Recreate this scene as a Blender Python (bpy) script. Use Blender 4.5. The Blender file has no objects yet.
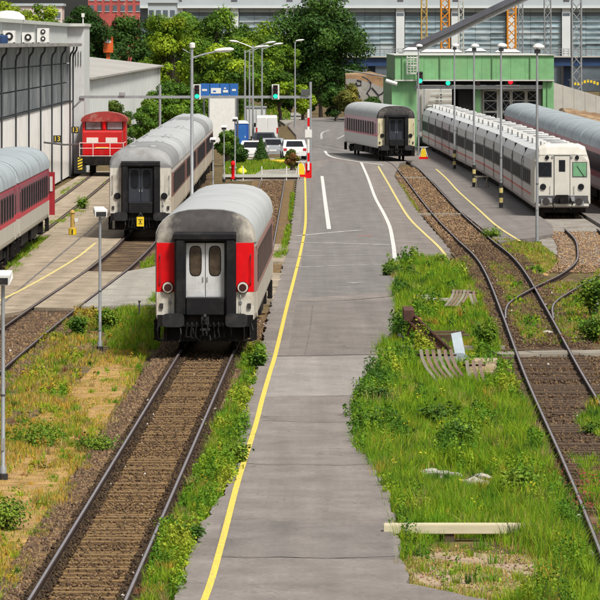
import bpy, bmesh, math, random
import numpy as np
from mathutils import Vector, Matrix
from mathutils.geometry import tessellate_polygon

random.seed(7)
RNG = np.random.default_rng(11)
SC = bpy.context.scene
COL = SC.collection
R = math.radians

# ------------------------------------------------------------------ camera
# the photographer stands 8.7 m above the yard with a long lens
F, H, HY, CX = 5200.0, 8.7, 42.0, 300.0
cam_data = bpy.data.cameras.new('camera')
cam = bpy.data.objects.new('camera', cam_data)
COL.objects.link(cam)
cam.location = (0, 0, H)
cam.rotation_euler = (R(90), 0, 0)
cam_data.sensor_width = 36
cam_data.lens = 36 * F / 600
cam_data.shift_y = (HY - 300) / 600
cam_data.clip_start = 1
cam_data.clip_end = 6000
SC.camera = cam

# ------------------------------------------------------------------ light
SUN_EL, SUN_AZ = R(56), R(143)      # azimuth: the compass direction the sun stands in
W = bpy.data.worlds.new('World')
SC.world = W
W.use_nodes = True
nt = W.node_tree
bg = nt.nodes['Background']
sky = nt.nodes.new('ShaderNodeTexSky')
sky.sky_type = 'NISHITA'
sky.sun_disc = False
sky.sun_elevation = SUN_EL
sky.sun_rotation = SUN_AZ
sky.air_density = 1.6
sky.dust_density = 4.0
hs = nt.nodes.new('ShaderNodeHueSaturation')
hs.inputs['Saturation'].default_value = 0.25
nt.links.new(sky.outputs[0], hs.inputs['Color'])
nt.links.new(hs.outputs[0], bg.inputs['Color'])
bg.inputs['Strength'].default_value = 0.055
sl = bpy.data.lights.new('sun', 'SUN')
sl.energy = 2.6
sl.angle = R(12)
sl.color = (1.0, 0.94, 0.85)
sun = bpy.data.objects.new('sun', sl)
COL.objects.link(sun)
sd = Vector((math.sin(SUN_AZ) * math.cos(SUN_EL), math.cos(SUN_AZ) * math.cos(SUN_EL), math.sin(SUN_EL)))
sun.rotation_euler = (-sd).to_track_quat('-Z', 'Y').to_euler()
SC.view_settings.view_transform = 'Standard'
SC.view_settings.look = 'None'
SC.view_settings.exposure = 0.84
SC.view_settings.gamma = 1
SC.view_settings.use_curve_mapping = False
SC.cycles.max_bounces = 4
SC.cycles.diffuse_bounces = 3
SC.cycles.glossy_bounces = 2
SC.cycles.transmission_bounces = 2
SC.cycles.transparent_max_bounces = 8

# ------------------------------------------------------------------ survey helpers
def G(px, py, z=0.0):
    """where the sight line through a photo point meets the level z"""
    D = (H - z) * F / (py - HY)
    return Vector(((px - CX) / F * D, D, z))

def P(px, py, D):
    return Vector(((px - CX) / F * D, D, H - (py - HY) / F * D))

# ------------------------------------------------------------------ materials
def lin(c):
    return tuple(((x / 255 / 12.92) if x / 255 <= 0.04045 else ((x / 255 + 0.055) / 1.055) ** 2.4) for x in c)

MATS = {}
def M(name, col, rough=0.6, metal=0.0, var=0.12, scale=3.0, col2=None, amt=0.5, s2=None,
      bump=0.0, bscale=40.0, spec=0.5, stretch=(1, 1, 1), detail=5.0, emit=None, streak=0.0, streak_col=(0.08, 0.07, 0.06)):
    """base colour broken by two noises, optional stain colour col2, optional fine relief"""
    if name in MATS:
        return MATS[name]
    m = bpy.data.materials.new(name)
    m.use_nodes = True
    n, l = m.node_tree.nodes, m.node_tree.links
    b = n['Principled BSDF']
    b.inputs['Roughness'].default_value = rough
    b.inputs['Metallic'].default_value = metal
    b.inputs['Specular IOR Level'].default_value = spec
    tc = n.new('ShaderNodeTexCoord')
    mp = n.new('ShaderNodeMapping')
    mp.inputs['Scale'].default_value = stretch
    l.new(tc.outputs['Object'], mp.inputs[0])
    def noise(s, d=detail):
        t = n.new('ShaderNodeTexNoise')
        t.inputs['Scale'].default_value = s
        t.inputs['Detail'].default_value = d
        t.inputs['Roughness'].default_value = 0.65
        l.new(mp.outputs[0], t.inputs['Vector'])
        return t.outputs['Fac']
    def mixrgb(f, a, c, blend='MIX'):
        x = n.new('ShaderNodeMix')
        x.data_type = 'RGBA'
        x.blend_type = blend
        if hasattr(f, 'node'): l.new(f, x.inputs[0])
        else: x.inputs[0].default_value = f
        for v, i in ((a, 6), (c, 7)):
            if hasattr(v, 'node'): l.new(v, x.inputs[i])
            else: x.inputs[i].default_value = (*v[:3], 1)
        return x.outputs[2]
    def ramp(f, a, c):
        x = n.new('ShaderNodeMapRange')
        x.inputs[1].default_value = a
        x.inputs[2].default_value = c
        l.new(f, x.inputs[0])
        return x.outputs[0]
    lo = [max(0, c * (1 - var * 1.6)) for c in col[:3]]
    hi = [c * (1 + var) for c in col[:3]]
    c = mixrgb(ramp(noise(scale), 0.3, 0.7), lo, hi)
    if col2 is not None:
        c = mixrgb(ramp(noise(s2 or scale * 0.35, 7), 0.62 - amt * 0.35, 0.72 - amt * 0.15), c, col2)
    if streak > 0:
        t = n.new('ShaderNodeTexNoise')
        mp2 = n.new('ShaderNodeMapping')
        mp2.inputs['Scale'].default_value = (6, 6, 0.5)
        l.new(tc.outputs['Object'], mp2.inputs[0])
        l.new(mp2.outputs[0], t.inputs['Vector'])
        t.inputs['Scale'].default_value = 1.0
        t.inputs['Detail'].default_value = 6
        f = ramp(t.outputs['Fac'], 0.5, 0.85)
        mm = n.new('ShaderNodeMath'); mm.operation = 'MULTIPLY'
        l.new(f, mm.inputs[0]); mm.inputs[1].default_value = streak
        c = mixrgb(mm.outputs[0], c, streak_col)
    l.new(c, b.inputs['Base Color'])
    if bump > 0:
        bn = n.new('ShaderNodeBump')
        bn.inputs['Strength'].default_value = bump
        bn.inputs['Distance'].default_value = 0.02
        l.new(noise(bscale, 3), bn.inputs['Height'])
        l.new(bn.outputs[0], b.inputs['Normal'])
    if emit:
        b.inputs['Emission Color'].default_value = (*emit[0], 1)
        b.inputs['Emission Strength'].default_value = emit[1]
    MATS[name] = m
    return m

def attr_mat(name, rough=0.7, transl=0.25, spec=0.2):
    """plant colour stored leaf by leaf; light passes through the leaves"""
    m = bpy.data.materials.new(name)
    m.use_nodes = True
    n, l = m.node_tree.nodes, m.node_tree.links
    b = n['Principled BSDF']
    b.inputs['Roughness'].default_value = rough
    b.inputs['Specular IOR Level'].default_value = spec
    a = n.new('ShaderNodeVertexColor'); a.layer_name = 'tint'
    l.new(a.outputs[0], b.inputs['Base Color'])
    if transl > 0:
        t = n.new('ShaderNodeBsdfTranslucent')
        l.new(a.outputs[0], t.inputs['Color'])
        mx = n.new('ShaderNodeMixShader')
        mx.inputs[0].default_value = transl
        l.new(b.outputs[0], mx.inputs[1]); l.new(t.outputs[0], mx.inputs[2])
        l.new(mx.outputs[0], n['Material Output'].inputs['Surface'])
    MATS[name] = m
    return m

def bands_mat(name, bands, rough=0.5, var=0.1, dirt=0.35, dirt_col=(0.11, 0.09, 0.075), spec=0.4, streaky=True):
    """paint livery: (height, colour) bands up the side of a vehicle, with rain-streaked dirt"""
    if name in MATS:
        return MATS[name]
    m = bpy.data.materials.new(name)
    m.use_nodes = True
    n, l = m.node_tree.nodes, m.node_tree.links
    b = n['Principled BSDF']
    b.inputs['Roughness'].default_value = rough
    b.inputs['Specular IOR Level'].default_value = spec
    tc = n.new('ShaderNodeTexCoord')
    sp = n.new('ShaderNodeSeparateXYZ')
    l.new(tc.outputs['Object'], sp.inputs[0])
    mr = n.new('ShaderNodeMapRange')
    mr.inputs[1].default_value = 0; mr.inputs[2].default_value = 5
    l.new(sp.outputs['Z'], mr.inputs[0])
    cr = n.new('ShaderNodeValToRGB')
    cr.color_ramp.interpolation = 'CONSTANT'
    e = cr.color_ramp.elements
    e[0].position = 0; e[0].color = (*bands[0][1], 1)
    e[1].position = bands[1][0] / 5; e[1].color = (*bands[1][1], 1)
    for z, c in bands[2:]:
        x = e.new(z / 5); x.color = (*c, 1)
    l.new(mr.outputs[0], cr.inputs[0])
    mp = n.new('ShaderNodeMapping')
    mp.inputs['Scale'].default_value = (2, 2.2, 0.35) if streaky else (1, 1, 1)
    l.new(tc.outputs['Object'], mp.inputs[0])
    t = n.new('ShaderNodeTexNoise')
    t.inputs['Scale'].default_value = 1.6; t.inputs['Detail'].default_value = 8; t.inputs['Roughness'].default_value = 0.7
    l.new(mp.outputs[0], t.inputs['Vector'])
    r = n.new('ShaderNodeMapRange')
    r.inputs[1].default_value = 0.42; r.inputs[2].default_value = 0.8
    r.inputs[3].default_value = 0; r.inputs[4].default_value = dirt * 1.6
    l.new(t.outputs['Fac'], r.inputs[0])
    x = n.new('ShaderNodeMix'); x.data_type = 'RGBA'
    l.new(r.outputs[0], x.inputs[0]); l.new(cr.outputs[0], x.inputs[6])
    x.inputs[7].default_value = (*dirt_col, 1)
    l.new(x.outputs[2], b.inputs['Base Color'])
    MATS[name] = m
    return m

# ------------------------------------------------------------------ mesh builder
class MB:
    def __init__(self):
        self.v, self.f = [], []
    def add(self, vs, fs):
        o = len(self.v)
        self.v += [tuple(p) for p in vs]
        self.f += [tuple(i + o for i in q) for q in fs]
        return self
    def box(self, x0, x1, y0, y1, z0, z1, mat=None):
        vs = [(x0, y0, z0), (x1, y0, z0), (x1, y1, z0), (x0, y1, z0), (x0, y0, z1), (x1, y0, z1), (x1, y1, z1), (x0, y1, z1)]
        if mat is not None:
            vs = [mat @ Vector(p) for p in vs]
        return self.add(vs, [(0, 3, 2, 1), (4, 5, 6, 7), (0, 1, 5, 4), (1, 2, 6, 5), (2, 3, 7, 6), (3, 0, 4, 7)])
    def bar(self, p0, p1, w, h=None, up=(0, 0, 1)):
        """a square bar between two points"""
        p0, p1 = Vector(p0), Vector(p1)
        h = h or w
        d = (p1 - p0).normalized()
        s = d.cross(Vector(up))
        if s.length < 1e-4: s = d.cross(Vector((1, 0, 0)))
        s.normalize(); u = s.cross(d)
        vs = []
        for p in (p0, p1):
            for a, b in ((-1, -1), (1, -1), (1, 1), (-1, 1)):
                vs.append(p + s * a * w / 2 + u * b * h / 2)
        return self.add(vs, [(0, 1, 2, 3), (7, 6, 5, 4), (0, 4, 5, 1), (1, 5, 6, 2), (2, 6, 7, 3), (3, 7, 4, 0)])
    def loft(self, secs, cap=True, closed=True):
        n = len(secs[0]); o = len(self.v)
        for s in secs: self.v += [tuple(p) for p in s]
        for i in range(len(secs) - 1):
            for j in range(n if closed else n - 1):
                k = (j + 1) % n
                self.f.append((o + i * n + j, o + i * n + k, o + (i + 1) * n + k, o + (i + 1) * n + j))
        if cap and closed:
            self.f.append(tuple(o + j for j in reversed(range(n))))
            self.f.append(tuple(o + (len(secs) - 1) * n + j for j in range(n)))
        return self
    def tube(self, pts, r, n=8):
        pts = [Vector(p) for p in pts]
        rs = r if isinstance(r, (list, tuple)) else [r] * len(pts)
        secs = []
        for i, p in enumerate(pts):
            d = (pts[min(i + 1, len(pts) - 1)] - pts[max(i - 1, 0)]).normalized()
            s = d.cross(Vector((0, 0, 1)))
            if s.length < 1e-3: s = Vector((1, 0, 0))
            s.normalize(); u = s.cross(d)
            secs.append([p + (s * math.cos(2 * math.pi * k / n) + u * math.sin(2 * math.pi * k / n)) * rs[i] for k in range(n)])
        return self.loft(secs)
    def disc(self, c, ax, r, t, n=16):
        c, ax = Vector(c), Vector(ax).normalized()
        return self.tube([c, c + ax * t], r, n)
    def lathe(self, prof, c=(0, 0, 0), n=12):
        """profile of (radius, z) about a vertical axis"""
        c = Vector(c)
        return self.loft([[c + Vector((r * math.cos(2 * math.pi * k / n), r * math.sin(2 * math.pi * k / n), z)) for k in range(n)] for r, z in prof])
    def slab(self, poly, z0, z1):
        """prism over an (x, y) outline"""
        o = len(self.v); n = len(poly)
        a = sum(poly[i][0] * poly[(i + 1) % n][1] - poly[(i + 1) % n][0] * poly[i][1] for i in range(n))
        if a < 0: poly = poly[::-1]
        self.v += [(p[0], p[1], z1) for p in poly] + [(p[0], p[1], z0) for p in poly]
        for t in tessellate_polygon([[Vector((p[0], p[1], 0)) for p in poly]]):
            q = [poly[i] for i in t]
            ar = (q[1][0] - q[0][0]) * (q[2][1] - q[0][1]) - (q[2][0] - q[0][0]) * (q[1][1] - q[0][1])
            self.f.append(tuple(o + i for i in (t if ar > 0 else t[::-1])))
        for i in range(n):
            j = (i + 1) % n
            self.f.append((o + i, o + n + i, o + n + j, o + j))
        return self
    def mesh(self, name, mat, smooth=False):
        me = bpy.data.meshes.new(name)
        me.from_pydata(self.v, [], self.f)
        me.materials.append(MATS[mat] if isinstance(mat, str) else mat)
        if smooth:
            me.polygons.foreach_set('use_smooth', [True] * len(me.polygons))
        me.update()
        return me
    def build(self, name, mat, parent=None, smooth=False, bevel=0.0, loc=None):
        o = bpy.data.objects.new(name, self.mesh(name, mat, smooth))
        COL.objects.link(o)
        if parent is not None: o.parent = parent
        if loc is not None: o.location = loc
        if smooth:
            md = o.modifiers.new('edges', 'EDGE_SPLIT'); md.split_angle = R(38)
        if bevel > 0:
            md = o.modifiers.new('bevel', 'BEVEL'); md.width = bevel; md.segments = 2; md.limit_method = 'ANGLE'
        return o

def tag(o, label, cat, group=None):
    o['label'] = label; o['category'] = cat
    if group: o['group'] = group
    return o

def struct(o):
    o['kind'] = 'structure'; return o

def stuff(o, label=None, cat=None):
    o['kind'] = 'stuff'
    if label: o['label'] = label
    if cat: o['category'] = cat
    return o

def thing(name, label, cat, loc=(0, 0, 0), rz=0.0, group=None):
    o = bpy.data.objects.new(name, None)
    o.empty_display_size = 0.3
    COL.objects.link(o)
    o.location = loc; o.rotation_euler = (0, 0, rz)
    return tag(o, label, cat, group)

def share(name, me, parent, loc=(0, 0, 0), rot=(0, 0, 0), scale=(1, 1, 1)):
    o = bpy.data.objects.new(name, me)
    COL.objects.link(o)
    o.parent = parent; o.location = loc; o.rotation_euler = rot; o.scale = scale
    return o

def dup(root, loc, rz=0.0, label=None):
    r = root.copy(); COL.objects.link(r); r.location = loc; r.rotation_euler = (0, 0, rz)
    if label: r['label'] = label
    for ch in list(root.children):
        c = ch.copy(); COL.objects.link(c); c.parent = r
        for g in list(ch.children):
            d = g.copy(); COL.objects.link(d); d.parent = c
    return r

def smooth_path(pts, step=1.5):
    """Catmull-Rom through (x, y) points, resampled by distance"""
    pts = [Vector((p[0], p[1])) for p in pts]
    pts = [pts[0] * 2 - pts[1]] + pts + [pts[-1] * 2 - pts[-2]]
    out = []
    for i in range(1, len(pts) - 2):
        a, b, c, d = pts[i - 1:i + 3]
        n = max(2, int((c - b).length / step))
        for k in range(n):
            t = k / n
            out.append(0.5 * ((2 * b) + (c - a) * t + (2 * a - 5 * b + 4 * c - d) * t * t + (3 * b - a - 3 * c + d) * t ** 3))
    out.append(pts[-2])
    return out

def offset_path(path, off):
    out = []
    for i, p in enumerate(path):
        d = (path[min(i + 1, len(path) - 1)] - path[max(i - 1, 0)]).normalized()
        out.append(p + Vector((d.y, -d.x)) * off)
    return out

def ribbon(mb, path, w, z, off=0.0):
    a, b = offset_path(path, off - w / 2), offset_path(path, off + w / 2)
    o = len(mb.v)
    for p, q in zip(a, b):
        mb.v += [(p.x, p.y, z), (q.x, q.y, z)]
    for i in range(len(path) - 1):
        mb.f.append((o + 2 * i, o + 2 * i + 1, o + 2 * i + 3, o + 2 * i + 2))
    return mb

def pxpath(pts, z=0.0, step=2.0):
    return smooth_path([G(x, y, z).xy for x, y in pts], step)

# ================================================================== SETTING: ground, paving, paint
def asphalt(name, col, patch, seed=0.0, tone=0.32):
    m = bpy.data.materials.new(name); m.use_nodes = True
    n, l = m.node_tree.nodes, m.node_tree.links
    b = n['Principled BSDF']
    b.inputs['Roughness'].default_value = 0.85
    b.inputs['Specular IOR Level'].default_value = 0.25
    tc = n.new('ShaderNodeTexCoord')
    def noise(scale, st=(1, 1, 1), d=6):
        mp = n.new('ShaderNodeMapping'); mp.inputs['Scale'].default_value = st; mp.inputs['Location'].default_value = (seed, seed * 2, 0)
        l.new(tc.outputs['Object'], mp.inputs[0])
        t = n.new('ShaderNodeTexNoise'); t.inputs['Scale'].default_value = scale; t.inputs['Detail'].default_value = d
        t.inputs['Roughness'].default_value = 0.62
        l.new(mp.outputs[0], t.inputs['Vector'])
        return t.outputs['Fac']
    def rng(f, a, c, lo=0.0, hi=1.0):
        x = n.new('ShaderNodeMapRange'); l.new(f, x.inputs[0])
        for i, v in enumerate((a, c, lo, hi)): x.inputs[i + 1].default_value = v
        return x.outputs[0]
    def mix(f, a, c, bl='MIX'):
        x = n.new('ShaderNodeMix'); x.data_type = 'RGBA'; x.blend_type = bl
        if hasattr(f, 'node'): l.new(f, x.inputs[0])
        else: x.inputs[0].default_value = f
        for v, i in ((a, 6), (c, 7)):
            if hasattr(v, 'node'): l.new(v, x.inputs[i])
            else: x.inputs[i].default_value = (*v, 1)
        return x.outputs[2]
    c = mix(rng(noise(0.5), 0.3, 0.7), col, patch)
    # oil and tyre traces along the drive lane, worn across
    g = rng(noise(1.1, (0.8, 0.55, 1), 9), 0.30, 0.72, 1 - tone * 0.85, 1 + tone * 0.42)
    cc = n.new('ShaderNodeCombineColor')
    for i in range(3): l.new(g, cc.inputs[i])
    c = mix(1.0, c, cc.outputs[0], 'MULTIPLY')
    g2 = rng(noise(16, (0.6, 1.4, 1), 7), 0.25, 0.75, 0.64, 1.30)
    c2 = n.new('ShaderNodeCombineColor')
    for i in range(3): l.new(g2, c2.inputs[i])
    c = mix(1.0, c, c2.outputs[0], 'MULTIPLY')
    # tar drips and dark repairs with an outline of their own
    c = mix(rng(noise(1.7, (1, 0.7, 1), 9), 0.69, 0.73, 0, 0.5), c, (0.045, 0.043, 0.042))
    c = mix(rng(noise(2.6, (1, 0.8, 1), 8), 0.71, 0.73, 0, 0.4), c, (0.33, 0.3, 0.26))
    # long wheel lanes
    g3 = rng(noise(1.0, (1.6, 0.03, 1), 4), 0.3, 0.7, 0.88, 1.10)
    c3 = n.new('ShaderNodeCombineColor')
    for i in range(3): l.new(g3, c3.inputs[i])
    c = mix(1.0, c, c3.outputs[0], 'MULTIPLY')
    # fine cracks where the surface has aged
    wv = n.new('ShaderNodeTexVoronoi'); wv.feature = 'DISTANCE_TO_EDGE'; wv.inputs['Scale'].default_value = 0.55
    mpv = n.new('ShaderNodeMapping'); mpv.inputs['Location'].default_value = (seed * 3, seed, 0); l.new(tc.outputs['Object'], mpv.inputs[0])
    nz = n.new('ShaderNodeTexNoise'); nz.inputs['Scale'].default_value = 2.2; nz.inputs['Detail'].default_value = 6; l.new(mpv.outputs[0], nz.inputs['Vector'])
    vm = n.new('ShaderNodeVectorMath'); vm.operation = 'MULTIPLY_ADD'; l.new(nz.outputs['Color'], vm.inputs[0]); vm.inputs[1].default_value = (0.9, 0.9, 0); l.new(mpv.outputs[0], vm.inputs[2])
    l.new(vm.outputs[0], wv.inputs['Vector'])
    ck = rng(wv.outputs['Distance'], 0.004, 0.016, 1.0, 0.0)
    ar = rng(noise(0.35, d=3), 0.50, 0.60)
    mu = n.new('ShaderNodeMath'); mu.operation = 'MULTIPLY'; l.new(ck, mu.inputs[0]); l.new(ar, mu.inputs[1])
    mu2 = n.new('ShaderNodeMath'); mu2.operation = 'MULTIPLY'; l.new(mu.outputs[0], mu2.inputs[0]); mu2.inputs[1].default_value = 0.6
    c = mix(mu2.outputs[0], c, (0.07, 0.064, 0.058))
    l.new(c, b.inputs['Base Color'])
    bp = n.new('ShaderNodeBump'); bp.inputs['Strength'].default_value = 0.35; bp.inputs['Distance'].default_value = 0.01
    l.new(noise(60, d=2), bp.inputs['Height']); l.new(bp.outputs[0], b.inputs['Normal'])
    MATS[name] = m
    return m

asphalt('asphalt_worn', (0.205, 0.182, 0.166), (0.248, 0.221, 0.204))
asphalt('asphalt_far', (0.178, 0.167, 0.160), (0.210, 0.197, 0.189), 3.0, 0.25)
asphalt('asphalt_pale', (0.262, 0.240, 0.224), (0.292, 0.270, 0.252), 5.0, 0.25)
asphalt('asphalt_dark', (0.178, 0.160, 0.150), (0.212, 0.192, 0.180), 9.0, 0.3)
asphalt('concrete_sand', (0.29, 0.235, 0.17), (0.40, 0.335, 0.25), 2.0, 0.42)
asphalt('concrete_grey', (0.29, 0.275, 0.24), (0.35, 0.335, 0.295), 7.0, 0.3)
M('earth', (0.125, 0.088, 0.052), 0.95, var=0.5, scale=2.5, col2=(0.15, 0.125, 0.045), amt=0.45, s2=1.2, bump=0.6, bscale=9, spec=0.1)
M('dry_soil', (0.40, 0.255, 0.105), 0.95, var=0.35, scale=1.8, col2=(0.30, 0.19, 0.10), amt=0.4, s2=0.9, bump=0.6, bscale=12, spec=0.1)
M('pink_soil', (0.42, 0.31, 0.23), 0.95, var=0.35, scale=2.2, col2=(0.28, 0.22, 0.10), amt=0.4, s2=1.1, bump=0.8, bscale=14, spec=0.1)
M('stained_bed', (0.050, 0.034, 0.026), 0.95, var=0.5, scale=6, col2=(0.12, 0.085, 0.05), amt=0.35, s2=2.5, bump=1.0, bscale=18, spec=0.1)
M('ballast_brown', (0.088, 0.058, 0.038), 0.95, var=0.45, scale=5, col2=(0.2, 0.14, 0.075), amt=0.4, s2=0.7, bump=1.0, bscale=16, spec=0.15)
M('ballast_tan', (0.20, 0.13, 0.062), 0.95, var=0.4, scale=5, col2=(0.13, 0.095, 0.06), amt=0.4, s2=0.6, bump=1.0, bscale=16, spec=0.15)
M('ballast_grey', (0.30, 0.28, 0.25), 0.95, var=0.35, scale=6, col2=(0.16, 0.13, 0.1), amt=0.4, s2=0.9, bump=1.0, bscale=16, spec=0.15)
M('rail_rust', (0.040, 0.021, 0.016), 0.8, var=0.3, scale=4, spec=0.3)
M('rail_steel', (0.50, 0.46, 0.48), 0.34, 0.75, var=0.14, scale=2.5)
M('rail_dull', (0.30, 0.26, 0.26), 0.42, 0.5, var=0.15, scale=2.5)
M('sleeper_wood', (0.285, 0.185, 0.085), 0.9, var=0.5, scale=6, col2=(0.13, 0.085, 0.045), amt=0.5, s2=1.8, stretch=(0.35, 1, 1), spec=0.15)
M('sleeper_old', (0.12, 0.082, 0.055), 0.9, var=0.35, scale=5, col2=(0.06, 0.047, 0.04), amt=0.4, s2=1.8, stretch=(0.35, 1, 1), spec=0.15)
M('paint_yellow', (0.70, 0.53, 0.085), 0.7, var=0.10, scale=3, col2=(0.40, 0.34, 0.17), amt=0.30, s2=4.5, stretch=(3, 1, 1), spec=0.3)
M('paint_pale_yellow', (0.62, 0.52, 0.20), 0.7, var=0.12, scale=3, col2=(0.35, 0.31, 0.2), amt=0.3, s2=4.5, spec=0.3)
M('paint_white', (0.62, 0.62, 0.60), 0.7, var=0.1, scale=3, col2=(0.36, 0.35, 0.34), amt=0.3, s2=4.5, spec=0.3)
M('paint_faint', (0.46, 0.455, 0.45), 0.8, var=0.12, scale=3, col2=(0.22, 0.21, 0.205), amt=0.5, s2=2.5, spec=0.2)
M('paint_red_mark', (0.42, 0.17, 0.14), 0.8, var=0.15, scale=2, col2=(0.22, 0.2, 0.19), amt=0.5, s2=3, spec=0.2)

gm = MB()
xs = [-900, -300, -100, -40, -15, 0, 15, 40, 100, 300, 900]
ys = [20, 60, 90, 130, 200, 300, 450, 700, 1100, 2200]
for y in ys:
    for x in xs: gm.v.append((x, y, -0.18))
for j in range(len(ys) - 1):
    for i in range(len(xs) - 1):
        a = j * len(xs) + i
        gm.f.append((a, a + 1, a + 1 + len(xs), a + len(xs)))
struct(gm.build('ground', 'earth'))

def sheet(name, pts, z, mat, px=True, depth=0.24):
    poly = [G(x, y, z).xy for x, y in pts] if px else [Vector(p) for p in pts]
    return struct(MB().slab([tuple(p) for p in poly], z - depth, z).build(name, mat))

road_left = [(96, 700), (172, 602), (186, 560), (203, 522), (228, 486), (238, 440), (247, 400), (256, 372), (261, 350),
             (267, 320), (272, 302), (279, 281), (284, 262), (289, 245), (292, 220), (295, 200), (297, 178)]
def frayed(pts, step=0.5, amp=0.035):
    """broken asphalt edge: extra points along an outline, each a little off"""
    w = [G(x, y).xy for x, y in pts]; out = []
    rg = random.Random(5)
    for i in range(len(w)):
        a, b = w[i], w[(i + 1) % len(w)]
        n = max(1, min(160, int((b - a).length / step)))
        for k in range(n):
            p = a + (b - a) * (k / n)
            e = amp * (math.sin(p.y * 1.3 + p.x * 2) + 0.7 * math.sin(p.y * 2.9 + 1) + 0.5 * math.sin(p.y * 6.1 + 2))
            out.append((p.x + e, p.y + rg.uniform(-amp, amp)))
    return out
sheet('road', frayed(road_left + [(293, 170), (297, 150), (296, 135), (288, 126), (296, 117), (386, 117), (440, 124), (436, 146), (424, 158), (400, 163), (394, 176),
      (402, 188), (416, 210), (441, 239), (450, 250), (449, 263), (415, 262), (395, 268), (396, 300), (393, 345), (386, 365),
      (385, 400), (386, 450), (388, 490), (396, 530), (402, 560), (409, 583), (500, 602), (640, 626), (640, 700)]), 0.0, 'asphalt_worn', px=False)
# repaired strips of the road surface
sheet('asphalt_patch', [(296, 301), (288, 356), (391, 354), (395, 300)], 0.004, 'asphalt_dark', depth=0.003)
sheet('asphalt_patch', [(272, 357), (264, 397), (384, 394), (387, 356)], 0.004, 'asphalt_pale', depth=0.003)
sheet('asphalt_patch', [(306, 232), (297, 298), (394, 292), (395, 268), (392, 240), (380, 214), (364, 172), (361, 166), (330, 160), (310, 176)], 0.004, 'asphalt_far', depth=0.003)
sheet('asphalt_patch', [(300, 163), (300, 138), (306, 119), (384, 119), (430, 126), (424, 146), (372, 163), (336, 158)], 0.004, 'asphalt_far', depth=0.003)
sheet('asphalt_patch', [(306, 178), (316, 178), (308, 232), (300, 232)], 0.008, 'asphalt_dark', depth=0.003)
sheet('asphalt_patch', [(222, 520), (214, 556), (395, 559), (392, 523)], 0.004, 'asphalt_dark', depth=0.003)
# paving strip with the lamp posts between the tracks on the right
TALGO = [(13.1, 235), (13.1, 262), (13.02, 317), (12.35, 369), (11.75, 415), (11.0, 455), (10.0, 500)]
tp = smooth_path(TALGO, 6)
strip = [(8.65, 226), (8.45, 250), (8.25, 269), (8.3, 320), (8.2, 352), (7.9, 372), (9.0, 400), (9.3, 430)]
right = [tuple(p + Vector((-1.12, 0))) for p in tp if 243 < p.y < 432]
sheet('asphalt_strip', strip + right[::-1] + [(11.5, 236), (10.2, 231)], -0.004, 'asphalt_dark', px=False)
sheet('asphalt_strip', [(14.35, 214), (14.35, 330), (14.0, 420), (15.7, 420), (15.7, 214)], -0.008, 'asphalt_dark', px=False)
sheet('asphalt_strip', [(14.0, 436), (8.0, 436), (8.0, 520), (30, 520), (30, 436)], -0.012, 'asphalt_far', px=False)
# concrete apron and crossing on the left
sheet('concrete_apron', [(-8.95, 168.5), (-8.9, 170), (-8.22, 197.5), (-7.97, 218), (-7.9, 232), (-7.9, 350), (-14.4, 350), (-14.4, 235), (-11.2, 235), (-11.2, 160), (-9.5, 166)], 0.0, 'concrete_sand', px=False)
sheet('concrete_apron', [(-7.2, 171), (-6.53, 197.5), (-5.3, 203), (-4.3, 200), (-2.87, 198), (-3.15, 175), (-4.2, 172.5)], 0.002, 'concrete_grey', px=False)
sheet('crossing_panel', [(-7.36, 170), (-6.71, 197), (-8.06, 197.6), (-8.72, 170.5)], -0.006, 'concrete_sand', px=False)
for k, (y0, y1) in enumerate([(176, 184), (185, 196), (206, 216), (217, 224)]):
    sheet('crossing_slab', [(-1.22, y0), (-1.22, y1), (-0.30 - 0.05 * (k % 2), y1), (-0.30 - 0.03 * k, y0)], -0.002, 'concrete_sand', px=False)
# far yard left of the road, pavement with kerb
sheet('pavement', [(232, 178), (232, 158), (297, 158), (297, 177)], 0.02, 'concrete_grey')
sheet('pavement', [(285, 124), (301, 119), (301, 112), (270, 114)], 0.06, 'concrete_grey')

def line(pts, w, mat, name='painted_line', z=0.013):
    o = ribbon(MB(), pxpath(pts, z, 1.5), w, z).build(name, mat)
    return struct(o)
line([(167, 680), (205, 598), (222, 542), (238, 481), (255, 427), (262, 400), (270, 372), (276, 352), (287, 306), (295, 275), (301, 250), (305, 228), (305.7, 212), (305.4, 190), (305, 177)], 0.115, 'paint_yellow')
line([(378, 166), (388, 183), (400, 204), (410, 219), (424, 233), (436, 244), (444, 253), (450, 263)], 0.13, 'paint_pale_yellow')
line([(436, 169), (447, 179), (458, 191), (478, 209), (497, 226), (520, 241)], 0.13, 'paint_pale_yellow')
line([(322, 176), (325, 200), (329, 229)], 0.20, 'paint_white')
line([(361, 162), (368, 178), (375, 197), (383, 212), (389.5, 226), (392.5, 240), (394, 250), (395.5, 267)], 0.17, 'paint_white')
line([(325, 151), (328, 155), (336, 158), (348, 160), (361, 162), (384, 165)], 0.22, 'paint_white')
line([(321.5, 139), (322, 133), (329, 130)], 0.2, 'paint_faint')
line([(337, 139), (345, 135)], 0.2, 'paint_faint')
line([(295, 236), (325, 233), (361, 230)], 0.32, 'paint_faint')
line([(290, 242), (335, 243), (390, 245)], 0.40, 'paint_faint')
line([(293, 256.5), (340, 255), (391, 254.5)], 0.26, 'paint_faint')
line([(289, 267.5), (340, 265.5), (393, 264)], 0.26, 'paint_faint')
line([(350, 283), (360, 282.5)], 0.4, 'paint_faint')
line([(358, 235.5), (372, 235.5)], 0.75, 'paint_red_mark', 'painted_mark')
M('tar', (0.125, 0.114, 0.105), 0.8, var=0.3, scale=2, col2=(0.2, 0.185, 0.175), amt=0.45, s2=1.5)
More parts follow.
